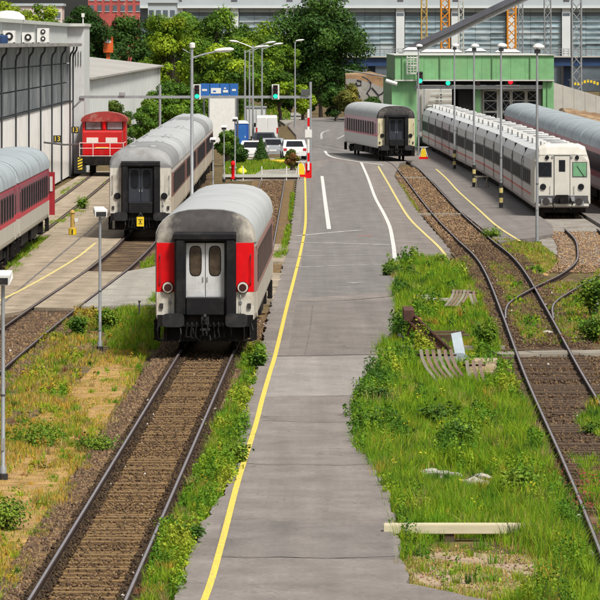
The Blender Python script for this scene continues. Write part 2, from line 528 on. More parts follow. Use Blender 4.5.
for pts, w in (([(246, 463), (275, 464.5), (300, 463.8), (340, 465), (385, 463)], 0.05), ([(219, 556), (250, 557.4), (280, 556.6), (330, 558), (396, 556)], 0.055), ([(313, 305), (310, 330), (305, 354)], 0.035),
               ([(296, 301), (340, 300.5), (394, 296)], 0.10), ([(266, 356), (320, 355), (388, 354)], 0.14), ([(262, 420), (330, 422), (384, 419)], 0.06)):
    line(pts, w, 'tar', 'tar_seam', 0.010)
# joints of the concrete apron
for pts in ([(-10.3, 205), (-9.2, 205.3)], [(-10.6, 224), (-8.9, 224.5)], [(-10.6, 255), (-8.7, 255)], [(-10.6, 290), (-8.7, 290)], [(-9.7, 233), (-9.75, 345)], [(-9.9, 172), (-9.75, 232)]):
    struct(ribbon(MB(), smooth_path(pts, 4), 0.09, 0.005).build('slab_joint', 'tar'))
struct(ribbon(MB(), smooth_path([(-11.9, 148), (-10.1, 175), (-9.1, 205), (-8.85, 225)], 3), 0.12, 0.006).build('painted_line', 'paint_pale_yellow'))

# ================================================================== RAILWAY TRACKS
PROF = [(-0.04, 0), (0.04, 0), (0.04, -0.045), (0.010, -0.055), (0.010, -0.135), (0.07, -0.15), (0.07, -0.165), (-0.07, -0.165), (-0.07, -0.15), (-0.010, -0.135), (-0.010, -0.055), (-0.04, -0.045)]
SLEEPERS = {}
def sleeper_mesh(mat):
    if mat not in SLEEPERS:
        SLEEPERS[mat] = MB().box(-1.15, 1.15, -0.12, 0.12, -0.16, 0.0).mesh('sleeper', mat)
    return SLEEPERS[mat]

def rail_part(path, off, parent, top, z=0.015):
    a = offset_path(path, off)
    secs = []
    for i, p in enumerate(a):
        d = (a[min(i + 1, len(a) - 1)] - a[max(i - 1, 0)]).normalized()
        s = Vector((d.y, -d.x))
        secs.append([Vector((p.x + s.x * u, p.y + s.y * u, z + w)) for u, w in PROF])
    r = MB().loft(secs).build('rail', 'rail_rust', parent)
    head = ribbon(MB(), path, 0.044, z + 0.003, off).build('rail_head', top, r)
    return r

def track(label, pts, bed, bed_range, bed_w=3.1, sleepers=None, smat='sleeper_wood', top='rail_steel', bedz=-0.135, offs=(-0.7535, 0.7535), step=1.5):
    path = smooth_path(pts, step)
    t = thing('railway_track', label, 'track', (0, 0, 0), 0, 'railway tracks of the yard')
    for s in offs: rail_part(path, s, t, top)
    for y0, y1 in bed_range:
        sub = [p for p in path if y0 <= p.y <= y1]
        if len(sub) > 1: struct(ribbon(MB(), sub, bed_w, bedz).build('track_bed', bed))
    if sleepers:
        me = sleeper_mesh(smat)
        acc, k = 0.0, 0
        for i in range(len(path) - 1):
            d = path[i + 1] - path[i]; L = d.length
            while acc < L:
                p = path[i] + d * (acc / L)
                if sleepers[0] <= p.y <= sleepers[1] and (smat == 'sleeper_wood' or random.random() < 0.72):
                    a = math.atan2(-d.x, d.y)
                    share('sleeper', me, t, (p.x, p.y, bedz + 0.058 + random.uniform(-0.03, 0.012)), (0, 0, a + random.uniform(-0.012, 0.012)))
                acc += 0.6
            acc -= L
    return path

T1 = [(-3.82, 54), (-3.48, 80), (-3.21, 100), (-2.63, 144.5), (-2.30, 170), (-2.09, 187), (-1.95, 207), (-1.87, 232), (-1.78, 280), (-1.70, 333)]
p_t1 = track('main track with bright rails under the red-ended coach', T1, 'ballast_tan', [(50, 172)], 3.0, (74, 143), bedz=-0.175)
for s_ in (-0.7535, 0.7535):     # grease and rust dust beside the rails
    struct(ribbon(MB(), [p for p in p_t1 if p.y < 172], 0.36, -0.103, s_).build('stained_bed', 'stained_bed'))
struct(ribbon(MB(), [p for p in p_t1 if 196 < p.y < 332], 2.6, -0.11).build('track_bed', 'ballast_tan'))
T2 = [(-8.9, 120), (-8.64, 139), (-8.07, 169), (-7.37, 197.5), (-7.1, 218), (-7.05, 232), (-7.05, 290), (-7.05, 345)]
p_t2 = track('track curving over the concrete crossing to the black-ended coach', T2, 'ballast_brown', [(118, 170), (196, 346)], 2.7, (152, 170), 'sleeper_old', 'rail_dull')
T3 = [(-12.5, 150), (-12.5, 234), (-12.6, 290), (-12.85, 340), (-13.0, 352)]
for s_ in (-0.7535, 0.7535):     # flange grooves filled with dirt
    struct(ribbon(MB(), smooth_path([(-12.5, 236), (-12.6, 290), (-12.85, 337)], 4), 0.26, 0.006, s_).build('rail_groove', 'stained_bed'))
p_t3 = track('track along the glazed hall leading to the red locomotive', T3, 'ballast_brown', [(150, 234)], 3.0, None, top='rail_dull')
T5 = [(5.7, 80), (6.0, 95), (6.23, 108.75), (6.62, 135), (7.2, 165), (7.72, 194), (7.85, 212), (7.66, 231), (7.45, 269), (7.44, 337), (7.38, 360), (7.0, 379), (4.75, 405), (1.2, 440)]
p_t5 = track('track on the right running up to the cream-ended coach', T5, 'ballast_brown', [(78, 240)], 3.0, (97, 150), 'sleeper_old', bedz=-0.14)
struct(ribbon(MB(), [p for p in p_t5 if 226 < p.y < 366], 2.5, -0.105).build('track_bed', 'ballast_tan'))
TB = [(7.22, 163.5), (7.5, 170), (7.95, 175.5), (9.13, 184.7), (10.5, 194.5), (11.7, 206), (12.45, 219), (12.9, 230), (13.08, 242)]
p_tb = track('curved connecting track branching off towards the white train', TB, 'ballast_grey', [(206, 244)], 3.0, None)
p_t6 = track('track under the long white articulated train', [p for p in TALGO if p[1] > 240], 'ballast_grey', [(240, 480)], 3.0, None, top='rail_dull')
p_t7 = track('rightmost track under the red and silver coaches', [(17, 205), (17, 300), (17, 420)], 'ballast_brown', [(200, 430)], 2.9, None, top='rail_dull')
# pale gravel in front of the white train
sheet('gravel', [(10.2, 229.5), (11.6, 238), (11.9, 268), (14.3, 268), (14.3, 214), (16, 214), (16, 196), (12.0, 198), (11.0, 208)], -0.16, 'ballast_grey', px=False, depth=0.01)
# covered ducts and timber crossings laid across the right track
M('timber_grey', (0.27, 0.245, 0.20), 0.9, var=0.25, scale=4, col2=(0.15, 0.125, 0.1), amt=0.4, s2=1.5, stretch=(0.3, 1, 1))
for lab, a, b, w, mat in (('grey duct cover crossing the right track by the weeds', (494, 352), (610, 350), 1.4, 'timber_grey'),
                          ('narrow duct cover across the right track between the yellow lines', (412, 213), (477, 213), 1.5, 'timber_grey'),
                          ('far duct cover across the track just before the cream-ended coach', (398, 177), (436, 176.5), 1.5, 'timber_grey')):
    p, q = G(*a), G(*b)
    t = thing('duct_cover', lab, 'duct cover', (p + q) / 2, math.atan2(q.y - p.y, q.x - p.x))
    L = (q - p).length / 2
    n = max(3, int(L * 2 / 0.9))
    for i in range(n):
        for j in range(2):
            x0 = -L + i * 2 * L / n
            MB().box(x0 + 0.012, x0 + 2 * L / n - 0.012, -w / 2 + j * w / 2 + 0.012, j * w / 2 - 0.012, -0.2, -0.026 + random.uniform(-0.012, 0.004)).build('cover_plate', mat, t)

# ================================================================== PLANTS AND STONES (numpy)
def np_mesh(name, v, tri, col, mat):
    me = bpy.data.meshes.new(name)
    v = np.asarray(v, np.float32); tri = np.asarray(tri, np.int32)
    me.vertices.add(len(v)); me.vertices.foreach_set('co', v.ravel())
    me.loops.add(tri.size); me.loops.foreach_set('vertex_index', tri.ravel())
    me.polygons.add(len(tri))
    me.polygons.foreach_set('loop_start', np.arange(0, tri.size, 3, dtype=np.int32))
    me.polygons.foreach_set('loop_total', np.full(len(tri), 3, np.int32))
    if col is not None:
        ca = me.color_attributes.new('tint', 'FLOAT_COLOR', 'POINT')
        c4 = np.ones((len(v), 4), np.float32); c4[:, :3] = col
        ca.data.foreach_set('color', c4.ravel())
    me.materials.append(MATS[mat])
    me.update(); me.validate()
    return me

def obj(name, me, parent=None):
    o = bpy.data.objects.new(name, me); COL.objects.link(o)
    if parent is not None: o.parent = parent
    return o

attr_mat('plant', 0.65, 0.3)
attr_mat('stone', 0.9, 0.0)
attr_mat('tree_leaf', 0.6, 0.28)

def wob(x, y, s, seed):
    r = np.random.default_rng(seed)
    out = np.zeros_like(x)
    for i in range(6):
        a = r.uniform(0, 6.283); f = s * r.uniform(0.5, 2.2)
        out += np.sin((x * math.cos(a) + y * math.sin(a) * 0.22) * f + r.uniform(0, 6.283))
    return out / 6 * 1.8

def inside(x, y, poly):
    c = np.zeros(len(x), bool)
    n = len(poly)
    for i in range(n):
        x0, y0 = poly[i]; x1, y1 = poly[(i + 1) % n]
        if y0 == y1: continue
        t = ((y0 > y) != (y1 > y)) & (x < (x1 - x0) * (y - y0) / (y1 - y0) + x0)
        c ^= t
    return c

def scatter(poly_px, dens, z=-0.17, ref=100.0, power=1.2):
    """points inside a patch of ground, thinner with distance"""
    poly = [tuple(G(x, y, z).xy) for x, y in poly_px]
    a = np.array(poly)
    x0, y0 = a.min(0); x1, y1 = a.max(0)
    n = int((x1 - x0) * (y1 - y0) * dens)
    x = RNG.uniform(x0, x1, n); y = RNG.uniform(y0, y1, n)
    k = inside(x, y, poly) & (RNG.uniform(0, 1, n) < np.minimum(1, (ref / y) ** power))
    return x[k], y[k]

PAL = np.array([(0.135, 0.30, 0.014), (0.265, 0.39, 0.018), (0.47, 0.36, 0.14), (0.036, 0.10, 0.012), (0.30, 0.12, 0.06), (0.56, 0.36, 0.055)])

def blades(x, y, z, h, w, col, lean=0.35, out=None):
    n = len(x)
    az = RNG.uniform(0, 6.283, n); la = RNG.uniform(0, 6.283, n)
    if out is not None: la = out + RNG.normal(0, 0.5, n)
    le = np.abs(RNG.normal(0, lean, n)) * h
    dx, dy = np.cos(az) * w / 2, np.sin(az) * w / 2
    lx, ly = np.cos(la) * le, np.sin(la) * le
    v = np.zeros((n, 5, 3), np.float32)
    v[:, 0] = np.stack([x - dx, y - dy, z], 1); v[:, 1] = np.stack([x + dx, y + dy, z], 1)
    m = 0.55
    v[:, 2] = np.stack([x - dx * .8 + lx * .35, y - dy * .8 + ly * .35, z + h * m], 1)
    v[:, 3] = np.stack([x + dx * .8 + lx * .35, y + dy * .8 + ly * .35, z + h * m], 1)
    v[:, 4] = np.stack([x + lx, y + ly, z + h * (1 - 0.25 * (le / h) ** 2)], 1)
    b = (np.arange(n) * 5)[:, None]
    t = np.stack([b + np.array([0, 1, 3]), b + np.array([0, 3, 2]), b + np.array([2, 3, 4])], 1).reshape(-1, 3)
    return v.reshape(-1, 3), t, np.repeat(col, 5, 0)

def join(parts):
    vs, ts, cs, o = [], [], [], 0
    for v, t, c in parts:
        vs.append(v); ts.append(t + o); cs.append(c); o += len(v)
    return np.concatenate(vs), np.concatenate(ts), np.concatenate(cs)

# trodden or shaded spots where the growth stays low: photo ellipse and height factor
TRIM = [(470, 574, 86, 35, 0.12), (440, 350, 40, 34, 0.5), (445, 380, 36, 10, 0.5), (484, 372, 24, 18, 0.4), (460, 484, 46, 16, 0.4), (450, 312, 30, 14, 0.5), (560, 360, 60, 20, 0.5),
        (100, 390, 30, 34, 0.4), (30, 480, 40, 22, 0.35), (16, 520, 22, 30, 0.35), (530, 268, 34, 14, 0.4), (556, 420, 16, 50, 0.4)]

def meadow(name, label, polys, mixw, dens=420, h=(0.12, 0.55), z=-0.17, seed=1, bare=0.0, w=0.013, cat='grass', power=1.2, tufts=None, trim=True):
    """mixw: weights of the palette in low and in high growth"""
    parts = []
    for poly in polys:
        x, y = scatter(poly, dens, z, power=power)
        g = wob(x, y, 2.2, seed) * 0.6 + wob(x, y, 7.0, seed + 1) * 0.45
        gx_ = 300 + x / y * F; gy_ = HY + (H - z) / y * F
        low = np.ones(len(x))
        for ex, ey, rx_, ry_, fac in (TRIM if trim else []):
            low = np.where(((gx_ - ex) / rx_) ** 2 + ((gy_ - ey) / ry_) ** 2 < RNG.uniform(0.6, 1.3, len(x)), fac, low)
        keep = (g > (bare * 2 - 1)) & (RNG.uniform(0, 1, len(x)) < low * 1.6)
        x, y, g, low = x[keep], y[keep], g[keep], low[keep]
        u = np.clip((g + 1) / 2, 0, 1)
        hh = (h[0] + (h[1] - h[0]) * u ** 1.5) * RNG.uniform(0.55, 1.25, len(x)) * low
        q = np.clip(wob(x, y, 1.8, seed + 7) * 0.75 + wob(x, y, 6.0, seed + 8) * 0.45 + RNG.normal(0, 0.25, len(x)) + 0.0, -1, 1)
        wl, wh = np.array(mixw[0], float), np.array(mixw[1], float)
        s = ((q + 1) / 2)[:, None]
        ww = wl / wl.sum() * (1 - s) + wh / wh.sum() * s
        cum = np.cumsum(ww, 1)
        idx = (RNG.uniform(0, 1, len(x))[:, None] > cum).sum(1).clip(0, 5)
        col = PAL[idx] * RNG.uniform(0.65, 1.3, (len(x), 1))
        parts.append(blades(x, y, np.full(len(x), z), hh, w * RNG.uniform(0.6, 1.5, len(x)) * np.clip(y / 110, 0.9, 2.2), col))
        if tufts:
            tx, ty = scatter(poly, tufts[0], z, power=power)
            nb = tufts[1]
            px_, py_ = 300 + tx / ty * F, HY + (H - z) / ty * F
            ok = np.ones(len(tx))
            for ex, ey, rx_, ry_, fac in TRIM:
                ok = np.where(((px_ - ex) / rx_) ** 2 + ((py_ - ey) / ry_) ** 2 < 1.0, fac, ok)
            k_ = RNG.uniform(0, 1, len(tx)) < ok
            tx, ty, ok = tx[k_], ty[k_], ok[k_]
            th = (h[0] + (h[1] * 1.15 - h[0]) * RNG.uniform(0.25, 1.0, len(tx)) ** 1.2) * (0.5 + 0.5 * ok)
            tr_ = RNG.uniform(0.06, 0.2, len(tx))
            ti = RNG.choice(6, len(tx), p=np.array(tufts[2], float) / np.sum(tufts[2]))
            tc = PAL[ti] * RNG.uniform(0.7, 1.25, (len(tx), 1))
            an = RNG.uniform(0, 6.283, (len(tx), nb)); rd = np.abs(RNG.normal(0, 1, (len(tx), nb))) * tr_[:, None] * 0.7
            bx2 = (tx[:, None] + np.cos(an) * rd).ravel(); by2 = (ty[:, None] + np.sin(an) * rd).ravel()
            bh = (th[:, None] * RNG.uniform(0.45, 1.1, (len(tx), nb))).ravel()
            bc = np.repeat(tc, nb, 0) * RNG.uniform(0.75, 1.25, (len(tx) * nb, 1))
            parts.append(blades(bx2, by2, np.full(len(bx2), z), bh, w * 0.9 * RNG.uniform(0.6, 1.4, len(bx2)) * np.clip(by2 / 110, 0.9, 2.2), bc, 0.42, an.ravel()))
    v, t, c = join(parts)
    return stuff(obj(name, np_mesh(name, v, t, c, 'plant')), label, cat)

def leaf_quads(c, n, size, nrm_bias, col, up=0.3):
    """n small folded leaves; c: (n,3) centres, nrm_bias: (n,3) outward directions"""
    nr = nrm_bias + RNG.normal(0, 0.6, (n, 3)); nr[:, 2] += up
    nr /= np.linalg.norm(nr, axis=1, keepdims=True) + 1e-6
    a = np.cross(nr, RNG.normal(0, 1, (n, 3))); a /= np.linalg.norm(a, axis=1, keepdims=True) + 1e-6
    b = np.cross(nr, a)
    s = (size * RNG.uniform(0.6, 1.4, n))[:, None]
    v = np.stack([c - a * s, c + b * s * 0.55 - nr * s * 0.15, c + a * s, c - b * s * 0.55 - nr * s * 0.15], 1).reshape(-1, 3)
    o = (np.arange(n) * 4)[:, None]
    t = np.stack([o + np.array([0, 1, 2]), o + np.array([0, 2, 3])], 1).reshape(-1, 3)
    return v, t, np.repeat(col, 4, 0)

M('bark', (0.075, 0.058, 0.045), 0.95, var=0.35, scale=4, stretch=(1, 1, 0.2), bump=0.8, bscale=12)

def bush(name, label, base, rad, hgt, n, size, cols, cat='shrub', group=None):
    """a weed bush: a few stems carrying leaves"""
    t = thing(name, label, cat, base, RNG.uniform(0, 6.28), group)
    st = MB(); cs, ns, cl = [], [], []
    k = 9
    for i in range(k):
        a = i * 2.4 + RNG.uniform(-.3, .3); r = rad * RNG.uniform(0.25, 0.95)
        tip = Vector((math.cos(a) * r, math.sin(a) * r, hgt * RNG.uniform(0.6, 1.0)))
        st.tube([(0.05 * math.cos(a), 0.05 * math.sin(a), -0.05), tip * 0.5 + Vector((0, 0, hgt * 0.12)), tip], [0.016, 0.011, 0.004], 5)
        m = n // k
        u = RNG.uniform(0.15, 1.0, m) ** 0.7
        c = np.outer(u, np.array(tip)) + np.outer(4 * u * (1 - u), (0, 0, hgt * 0.06)) + RNG.normal(0, rad * 0.22, (m, 3))
        c[:, 2] = np.abs(c[:, 2])
        cs.append(c); ns.append(c / (np.linalg.norm(c, axis=1, keepdims=True) + 1e-6))
        base_c = np.array(cols[RNG.integers(len(cols))])
        cl.append(base_c * RNG.uniform(0.7, 1.3, (m, 1)))
    st.build('stem', 'bark', t)
    c = np.concatenate(cs); nn = np.concatenate(ns); cc = np.concatenate(cl)
    v, tr, co = leaf_quads(c, len(c), size, nn, cc, 0.5)
    o = obj('foliage', np_mesh('foliage', v, tr, co, 'plant'), t)
    return t

def ellipsoid_tree(name, label, base, height, rad, cols, n_leaf, size, trunk_h, trunk_r, lobes=26, squash=1.0, seed=0, group=None, droop=0.0):
    """tapered trunk and limbs with leaf clumps spread through the crown"""
    rg = np.random.default_rng(seed)
    t = thing(name, label, 'tree', base, 0, group)
    tr = MB()
    lean = rg.normal(0, 0.03, 2) * height
    tr.tube([(0, 0, -0.3), (lean[0] * .2, lean[1] * .2, trunk_h * .6), (lean[0] * .6, lean[1] * .6, trunk_h * 1.3), (lean[0], lean[1], height * .8)],
            [trunk_r * 1.25, trunk_r * 0.9, trunk_r * 0.7, trunk_r * 0.15], 9)
    zc = (trunk_h + height) / 2; hz = (height - trunk_h) / 2 * squash
    cs, ns, cl = [], [], []
    for i in range(lobes):
        # clump centres: mostly near the crown's surface, uneven
        d = rg.normal(0, 1, 3); d /= np.linalg.norm(d)
        rr = rg.uniform(0.35, 1.0) if trunk_h > 0.7 else rg.uniform(0.3, 0.9)
        wdt = rad * (1.0 - 0.25 * max(0, d[2]) )
        cen = np.array([d[0] * wdt * rr + lean[0] * .6, d[1] * wdt * rr + lean[1] * .6, zc + d[2] * hz * rr])
        tr.tube([(lean[0] * .4, lean[1] * .4, trunk_h * rg.uniform(0.75, 1.15)), Vector(cen * 0.55) + Vector((0, 0, (trunk_h + cen[2]) * 0.2)), Vector(cen)],
                [trunk_r * 0.34, trunk_r * 0.2, 0.02], 5)
        cr = rad * (rg.uniform(0.18, 0.42) if trunk_h > 0.7 else rg.uniform(0.28, 0.48))
        m = int(n_leaf / lobes * (cr / (0.32 * rad)) ** 2)
        q = rg.normal(0, 1, (m, 3)); q /= np.linalg.norm(q, axis=1, keepdims=True)
        u = rg.uniform(0, 1, m) ** 0.45
        off = q * u[:, None] * cr * np.array([1, 1, 0.75])
        off[:, 2] -= droop * cr * rg.uniform(0, 1.6, m) * (np.linalg.norm(off[:, :2], axis=1) / cr)
        cs.append(cen + off); ns.append(q * 0.8 + d * 0.4)
        bc = np.array(cols[rg.integers(len(cols))]) * rg.uniform(0.75, 1.25)
        cl.append(bc * rg.uniform(0.75, 1.25, (m, 1)))
    tr.build('trunk', 'bark', t)
    c = np.concatenate(cs); nn = np.concatenate(ns); cc = np.concatenate(cl)
    v, tt, co = leaf_quads(c, len(c), size, nn, cc, 0.35)
    obj('crown', np_mesh('crown', v, tt, co, 'tree_leaf'), t)
    return t

def stones(name, label, x, y, z, s, cols):
    n = len(x)
    base = np.array([(1, 0, 0), (0, 1, 0), (-1, 0, 0), (0, -1, 0), (0, 0, 0.9), (0, 0, -0.9)], float)
    v = base[None] * (s[:, None, None] * RNG.uniform(0.6, 1.35, (n, 6, 3)))
    a = RNG.uniform(0, 6.28, n); ca, sa = np.cos(a), np.sin(a)
    vx = v[..., 0] * ca[:, None] - v[..., 1] * sa[:, None]; vy = v[..., 0] * sa[:, None] + v[..., 1] * ca[:, None]
    v = np.stack([vx + x[:, None], vy + y[:, None], v[..., 2] + z[:, None]], 2).reshape(-1, 3)
    f = np.array([(0, 1, 4), (1, 2, 4), (2, 3, 4), (3, 0, 4), (1, 0, 5), (2, 1, 5), (3, 2, 5), (0, 3, 5)])
    t = (np.arange(n) * 6)[:, None, None] + f[None]
    c = np.repeat(cols, 6, 0)
    return stuff(obj(name, np_mesh(name, v, t.reshape(-1, 3), c, 'stone')), label, 'ballast')

def along(path, y0, y1, off0, off1, dens):
    sub = [p for p in path if y0 <= p.y <= y1]
    yy = np.array([p.y for p in sub]); xx = np.array([p.x for p in sub])
    n = int((yy[-1] - yy[0]) * (off1 - off0) * dens)
    y = RNG.uniform(yy[0], yy[-1], n)
    return np.interp(y, yy, xx) + RNG.uniform(off0, off1, n), y

STC = np.array([(0.125, 0.078, 0.044), (0.19, 0.122, 0.058), (0.085, 0.053, 0.034), (0.145, 0.085, 0.055), (0.20, 0.14, 0.08), (0.10, 0.068, 0.048)])
def stone_set(name, label, path, bits, tone=1.0):
    X, Y, Z, S, Cc = [], [], [], [], []
    for y0, y1, o0, o1, dens, zz, s in bits:
        x, y = along(path, y0, y1, o0, o1, dens)
        X.append(x); Y.append(y); Z.append(zz + RNG.uniform(-0.02, 0.02, len(x)))
        S.append(s * RNG.uniform(0.6, 1.4, len(x)))
        c = STC[RNG.integers(0, len(STC), len(x))] * RNG.uniform(0.6, 1.3, (len(x), 1)) * tone
        w = RNG.uniform(0, 1, len(x)) < 0.002
        c[w] = (0.55, 0.52, 0.48)
        Cc.append(c)
    return stones(name, label, np.concatenate(X), np.concatenate(Y), np.concatenate(Z), np.concatenate(S), np.concatenate(Cc))

stone_set('ballast_stones', 'brown ballast stones of the main track in front', p_t1,
          [(76, 165, -1.5, -0.86, 340, -0.135, 0.036), (76, 165, 0.86, 1.3, 280, -0.135, 0.036), (76, 150, -0.64, 0.64, 85, -0.124, 0.024), (196, 330, -0.62, 0.62, 40, -0.1, 0.05)])
stone_set('ballast_stones', 'rust-stained dark stones along the main rails', p_t1,
          [(76, 165, -0.95, -0.82, 260, -0.095, 0.03), (76, 165, -0.69, -0.54, 260, -0.095, 0.028), (76, 165, 0.54, 0.69, 260, -0.095, 0.028), (76, 165, 0.82, 0.95, 260, -0.095, 0.03)], 0.42)
stone_set('ballast_stones', 'dark ballast stones of the track on the right', p_t5,
          [(97, 158, -1.3, -0.85, 80, -0.125, 0.042), (97, 158, -0.62, 0.62, 60, -0.115, 0.036), (97, 162, 0.84, 1.6, 80, -0.125, 0.042), (158, 230, -1.35, -0.85, 70, -0.125, 0.045), (158, 230, -0.64, 0.64, 70, -0.125, 0.042), (158, 230, 0.85, 1.35, 70, -0.125, 0.045)], 0.75)
stone_set('ballast_stones', 'brown ballast stones of the track on the left', p_t2,
          [(125, 169, -0.62, 0.62, 150, -0.115, 0.05), (125, 169, 0.84, 1.3, 120, -0.115, 0.05)])

stone_set('ballast_stones', 'tan ballast stones of the far part of the right track', p_t5,
          [(228, 364, -1.2, -0.84, 26, -0.09, 0.06), (228, 364, -0.64, 0.64, 30, -0.09, 0.055), (228, 364, 0.84, 1.2, 26, -0.09, 0.06)], 1.35)
stone_set('ballast_stones', 'pale gravel stones of the curved connecting track', p_tb,
          [(198, 243, -1.6, 2.2, 60, -0.14, 0.042)], 1.7)
stone_set('ballast_stones', 'pale gravel under the front of the white train', p_t6, [(243, 266, -1.1, 1.1, 60, -0.13, 0.045)], 1.5)
def weeds(name, label, polys, dens, h, cols, leaf=0.04, per=26, seed=1, z=-0.17, thr=0.0, power=0.8):
    """leafy herbs: upright stems set with leaves, growing in drifts"""
    parts = []
    for poly in polys:
        x, y = scatter(poly, dens, z, power=power)
        g = wob(x, y, 2.6, seed) * 0.7 + wob(x, y, 8.0, seed + 3) * 0.4
        gx_, gy_ = 300 + x / y * F, HY + (H - z) / y * F
        low = np.ones(len(x))
        for ex, ey, rx_, ry_, fac in TRIM:
            low = np.where(((gx_ - ex) / rx_) ** 2 + ((gy_ - ey) / ry_) ** 2 < 1.1, fac, low)
        k = (g > thr) & (RNG.uniform(0, 1, len(x)) < low ** 1.5)
        x, y, g = x[k], y[k], g[k]
        n = len(x)
        if n == 0: continue
        hh = (h[0] + (h[1] - h[0]) * np.clip((g - thr) * 0.9 + RNG.uniform(-0.15, 0.25, n), 0, 1))
        q = wob(x, y, 3.5, seed + 9)
        ci = np.clip(((q + 1) / 2 * len(cols) + RNG.normal(0, 0.6, n)).astype(int), 0, len(cols) - 1)
        pc = np.array(cols)[ci] * RNG.uniform(0.75, 1.2, (n, 1))
        u = RNG.uniform(0.12, 1.0, (n, per))
        sp = (0.035 + 0.12 * hh)[:, None] * (1.15 - u * 0.75)
        a = RNG.uniform(0, 6.283, (n, per))
        lx = RNG.normal(0, 0.12, n) * hh; ly = RNG.normal(0, 0.12, n) * hh
        c = np.stack([x[:, None] + lx[:, None] * u + np.cos(a) * sp, y[:, None] + ly[:, None] * u + np.sin(a) * sp, z + hh[:, None] * u], 2).reshape(-1, 3)
        nb = np.stack([np.cos(a), np.sin(a), np.full_like(a, 0.7)], 2).reshape(-1, 3)
        sz = np.repeat(leaf * np.clip(y / 120, 0.85, 1.6), per)
        parts.append(leaf_quads(c, n * per, sz, nb, np.repeat(pc, per, 0) * RNG.uniform(0.8, 1.2, (n * per, 1)), 0.3))
        parts.append(blades(x, y, np.full(n, z), hh * 1.02, np.full(n, 0.014), pc * 0.8, 0.05))
    v, t, c = join(parts)
    return stuff(obj(name, np_mesh(name, v, t, c, 'plant')), label, 'weeds')

# ---- wild growth
LUSH = ([7, 6, 0.4, 3.0, 0.1, 0.3], [5, 8, 1.1, 0.6, 0.2, 0.8])
# small litter stones on bare ground
def litter(label, poly, dens, z, s, tone):
    x, y = scatter(poly, dens, z, power=0.3)
    c = STC[RNG.integers(0, len(STC), len(x))] * RNG.uniform(0.7, 1.6, (len(x), 1)) * tone
    return stones('litter_stones', label, x, y, np.full(len(x), z), s * RNG.uniform(0.4, 1.5, len(x)), c)
litter('small stones on the bare soil before the cream beam', [(408, 592), (412, 556), (404, 546), (540, 546), (556, 560), (545, 586), (500, 604), (450, 598)], 30, -0.150, 0.020, 1.7)
TG = (6, 8, 0.8, 1.6, 0.2, 0.5)
VERGE_R = [(396, 572), (402, 546), (390, 500), (366, 462), (356, 448), (353, 420), (362, 392), (381, 366), (378, 352), (392, 344), (398, 322), (394, 300), (396, 284), (384, 276), (398, 268),
           (420, 262), (440, 262), (462, 276), (478, 300), (490, 334), (508, 377), (528, 418), (545, 458), (562, 500), (578, 540), (592, 575), (628, 640), (600, 630), (500, 608), (440, 594)]
meadow('grass', 'tall green and yellow grass between the road and the right track', [VERGE_R], LUSH, 850, (0.05, 0.50), seed=3, bare=0.16, tufts=(15, 46, TG))
meadow('grass', 'thin grass and red-brown weeds between the rails on the right', [[(488, 264), (506, 264), (530, 300), (545, 335), (548, 345), (526, 345), (514, 322), (502, 290)], [(560, 345), (548, 312), (556, 302), (590, 282), (640, 262), (640, 345)], [(512, 250), (530, 254), (552, 262), (545, 276), (530, 282), (518, 264)]],
       ([4, 5, 3, 1.2, 2.5, 1], [3, 5, 5, .4, 3.5, 2]), 420, (0.05, 0.22), seed=21, bare=0.38, tufts=(5, 36, (5, 6, 2.5, 1, 1.5, 0.5)))
meadow('grass', 'grass tufts right of the right track by the frame edge', [[(600, 400), (640, 400), (640, 470), (600, 440), (576, 430)], [(572, 458), (640, 470), (700, 640), (640, 640), (606, 540)]], LUSH, 500, (0.1, 0.35), seed=5, bare=0.3, tufts=(8, 40, TG))
meadow('grass', 'dry ochre and green grass patch left of the main track', [[(-40, 640), (24, 580), (59, 518), (89, 466), (118, 414), (141, 374), (152, 332), (152, 306), (82, 308), (40, 340), (6, 372), (-40, 420)]],
       ([0.8, 2.5, 6, 0.4, 1.2, 9], [3, 7, 2.5, 0.6, 0.5, 6]), 480, (0.02, 0.24), seed=33, bare=0.45, tufts=(3.2, 44, (5, 6, 4, 1.5, 0.6, 4)))
meadow('grass', 'short ochre stubble on the dry patch left of the main track', [[(-40, 640), (24, 580), (59, 518), (89, 466), (118, 414), (141, 374), (144, 350), (110, 350), (60, 400), (0, 440)]], ([0.5, 1, 6, 0.2, 1.2, 8], [1, 2, 5, 0.3, 0.6, 8]), 520, (0.02, 0.10), seed=35, bare=0.12)
meadow('grass', 'pale dry grass on the bare soil before the cream beam', [[(404, 590), (406, 556), (404, 546), (545, 546), (566, 560), (560, 590), (520, 606), (450, 600)]], ([1.5, 2.5, 8, 0.3, 2.0, 1.5], [3, 4, 7, 0.5, 1.0, 1.5]), 480, (0.02, 0.17), seed=36, bare=0.30, trim=False)
meadow('grass', 'low weeds along and between the rails of the right track', [[(440, 262), (462, 276), (478, 300), (490, 334), (508, 377), (517, 377), (500, 330), (489, 296), (478, 268), (468, 258)], [(486, 262), (508, 262), (530, 292), (552, 330), (560, 346), (524, 346), (510, 322), (500, 290)], [(516, 262), (545, 280), (580, 284), (560, 300), (552, 312), (538, 296)], [(520, 380), (534, 418), (552, 458), (560, 458), (542, 412), (527, 380)]],
       ([4, 5, 3, 1.0, 2.2, 1.5], [4, 7, 3, .8, 1.2, 1.5]), 520, (0.03, 0.15), seed=37, bare=0.22, trim=False)
meadow('grass', 'green verge strip between the main track and the road', [[(136, 612), (158, 560), (184, 506), (203, 464), (221, 420), (238, 384), (247, 352), (263, 346), (262, 356), (254, 380), (246, 405), (244, 450), (240, 474), (222, 496), (203, 524), (188, 560), (176, 608)]],
       ([6, 5, 1.5, 2, 0.5, 1], [4, 6, 2, 0.6, 0.4, 1.6]), 800, (0.05, 0.30), seed=41, bare=0.22, tufts=(16, 44, (6, 6, 1.2, 1.5, 0.4, 0.8)))
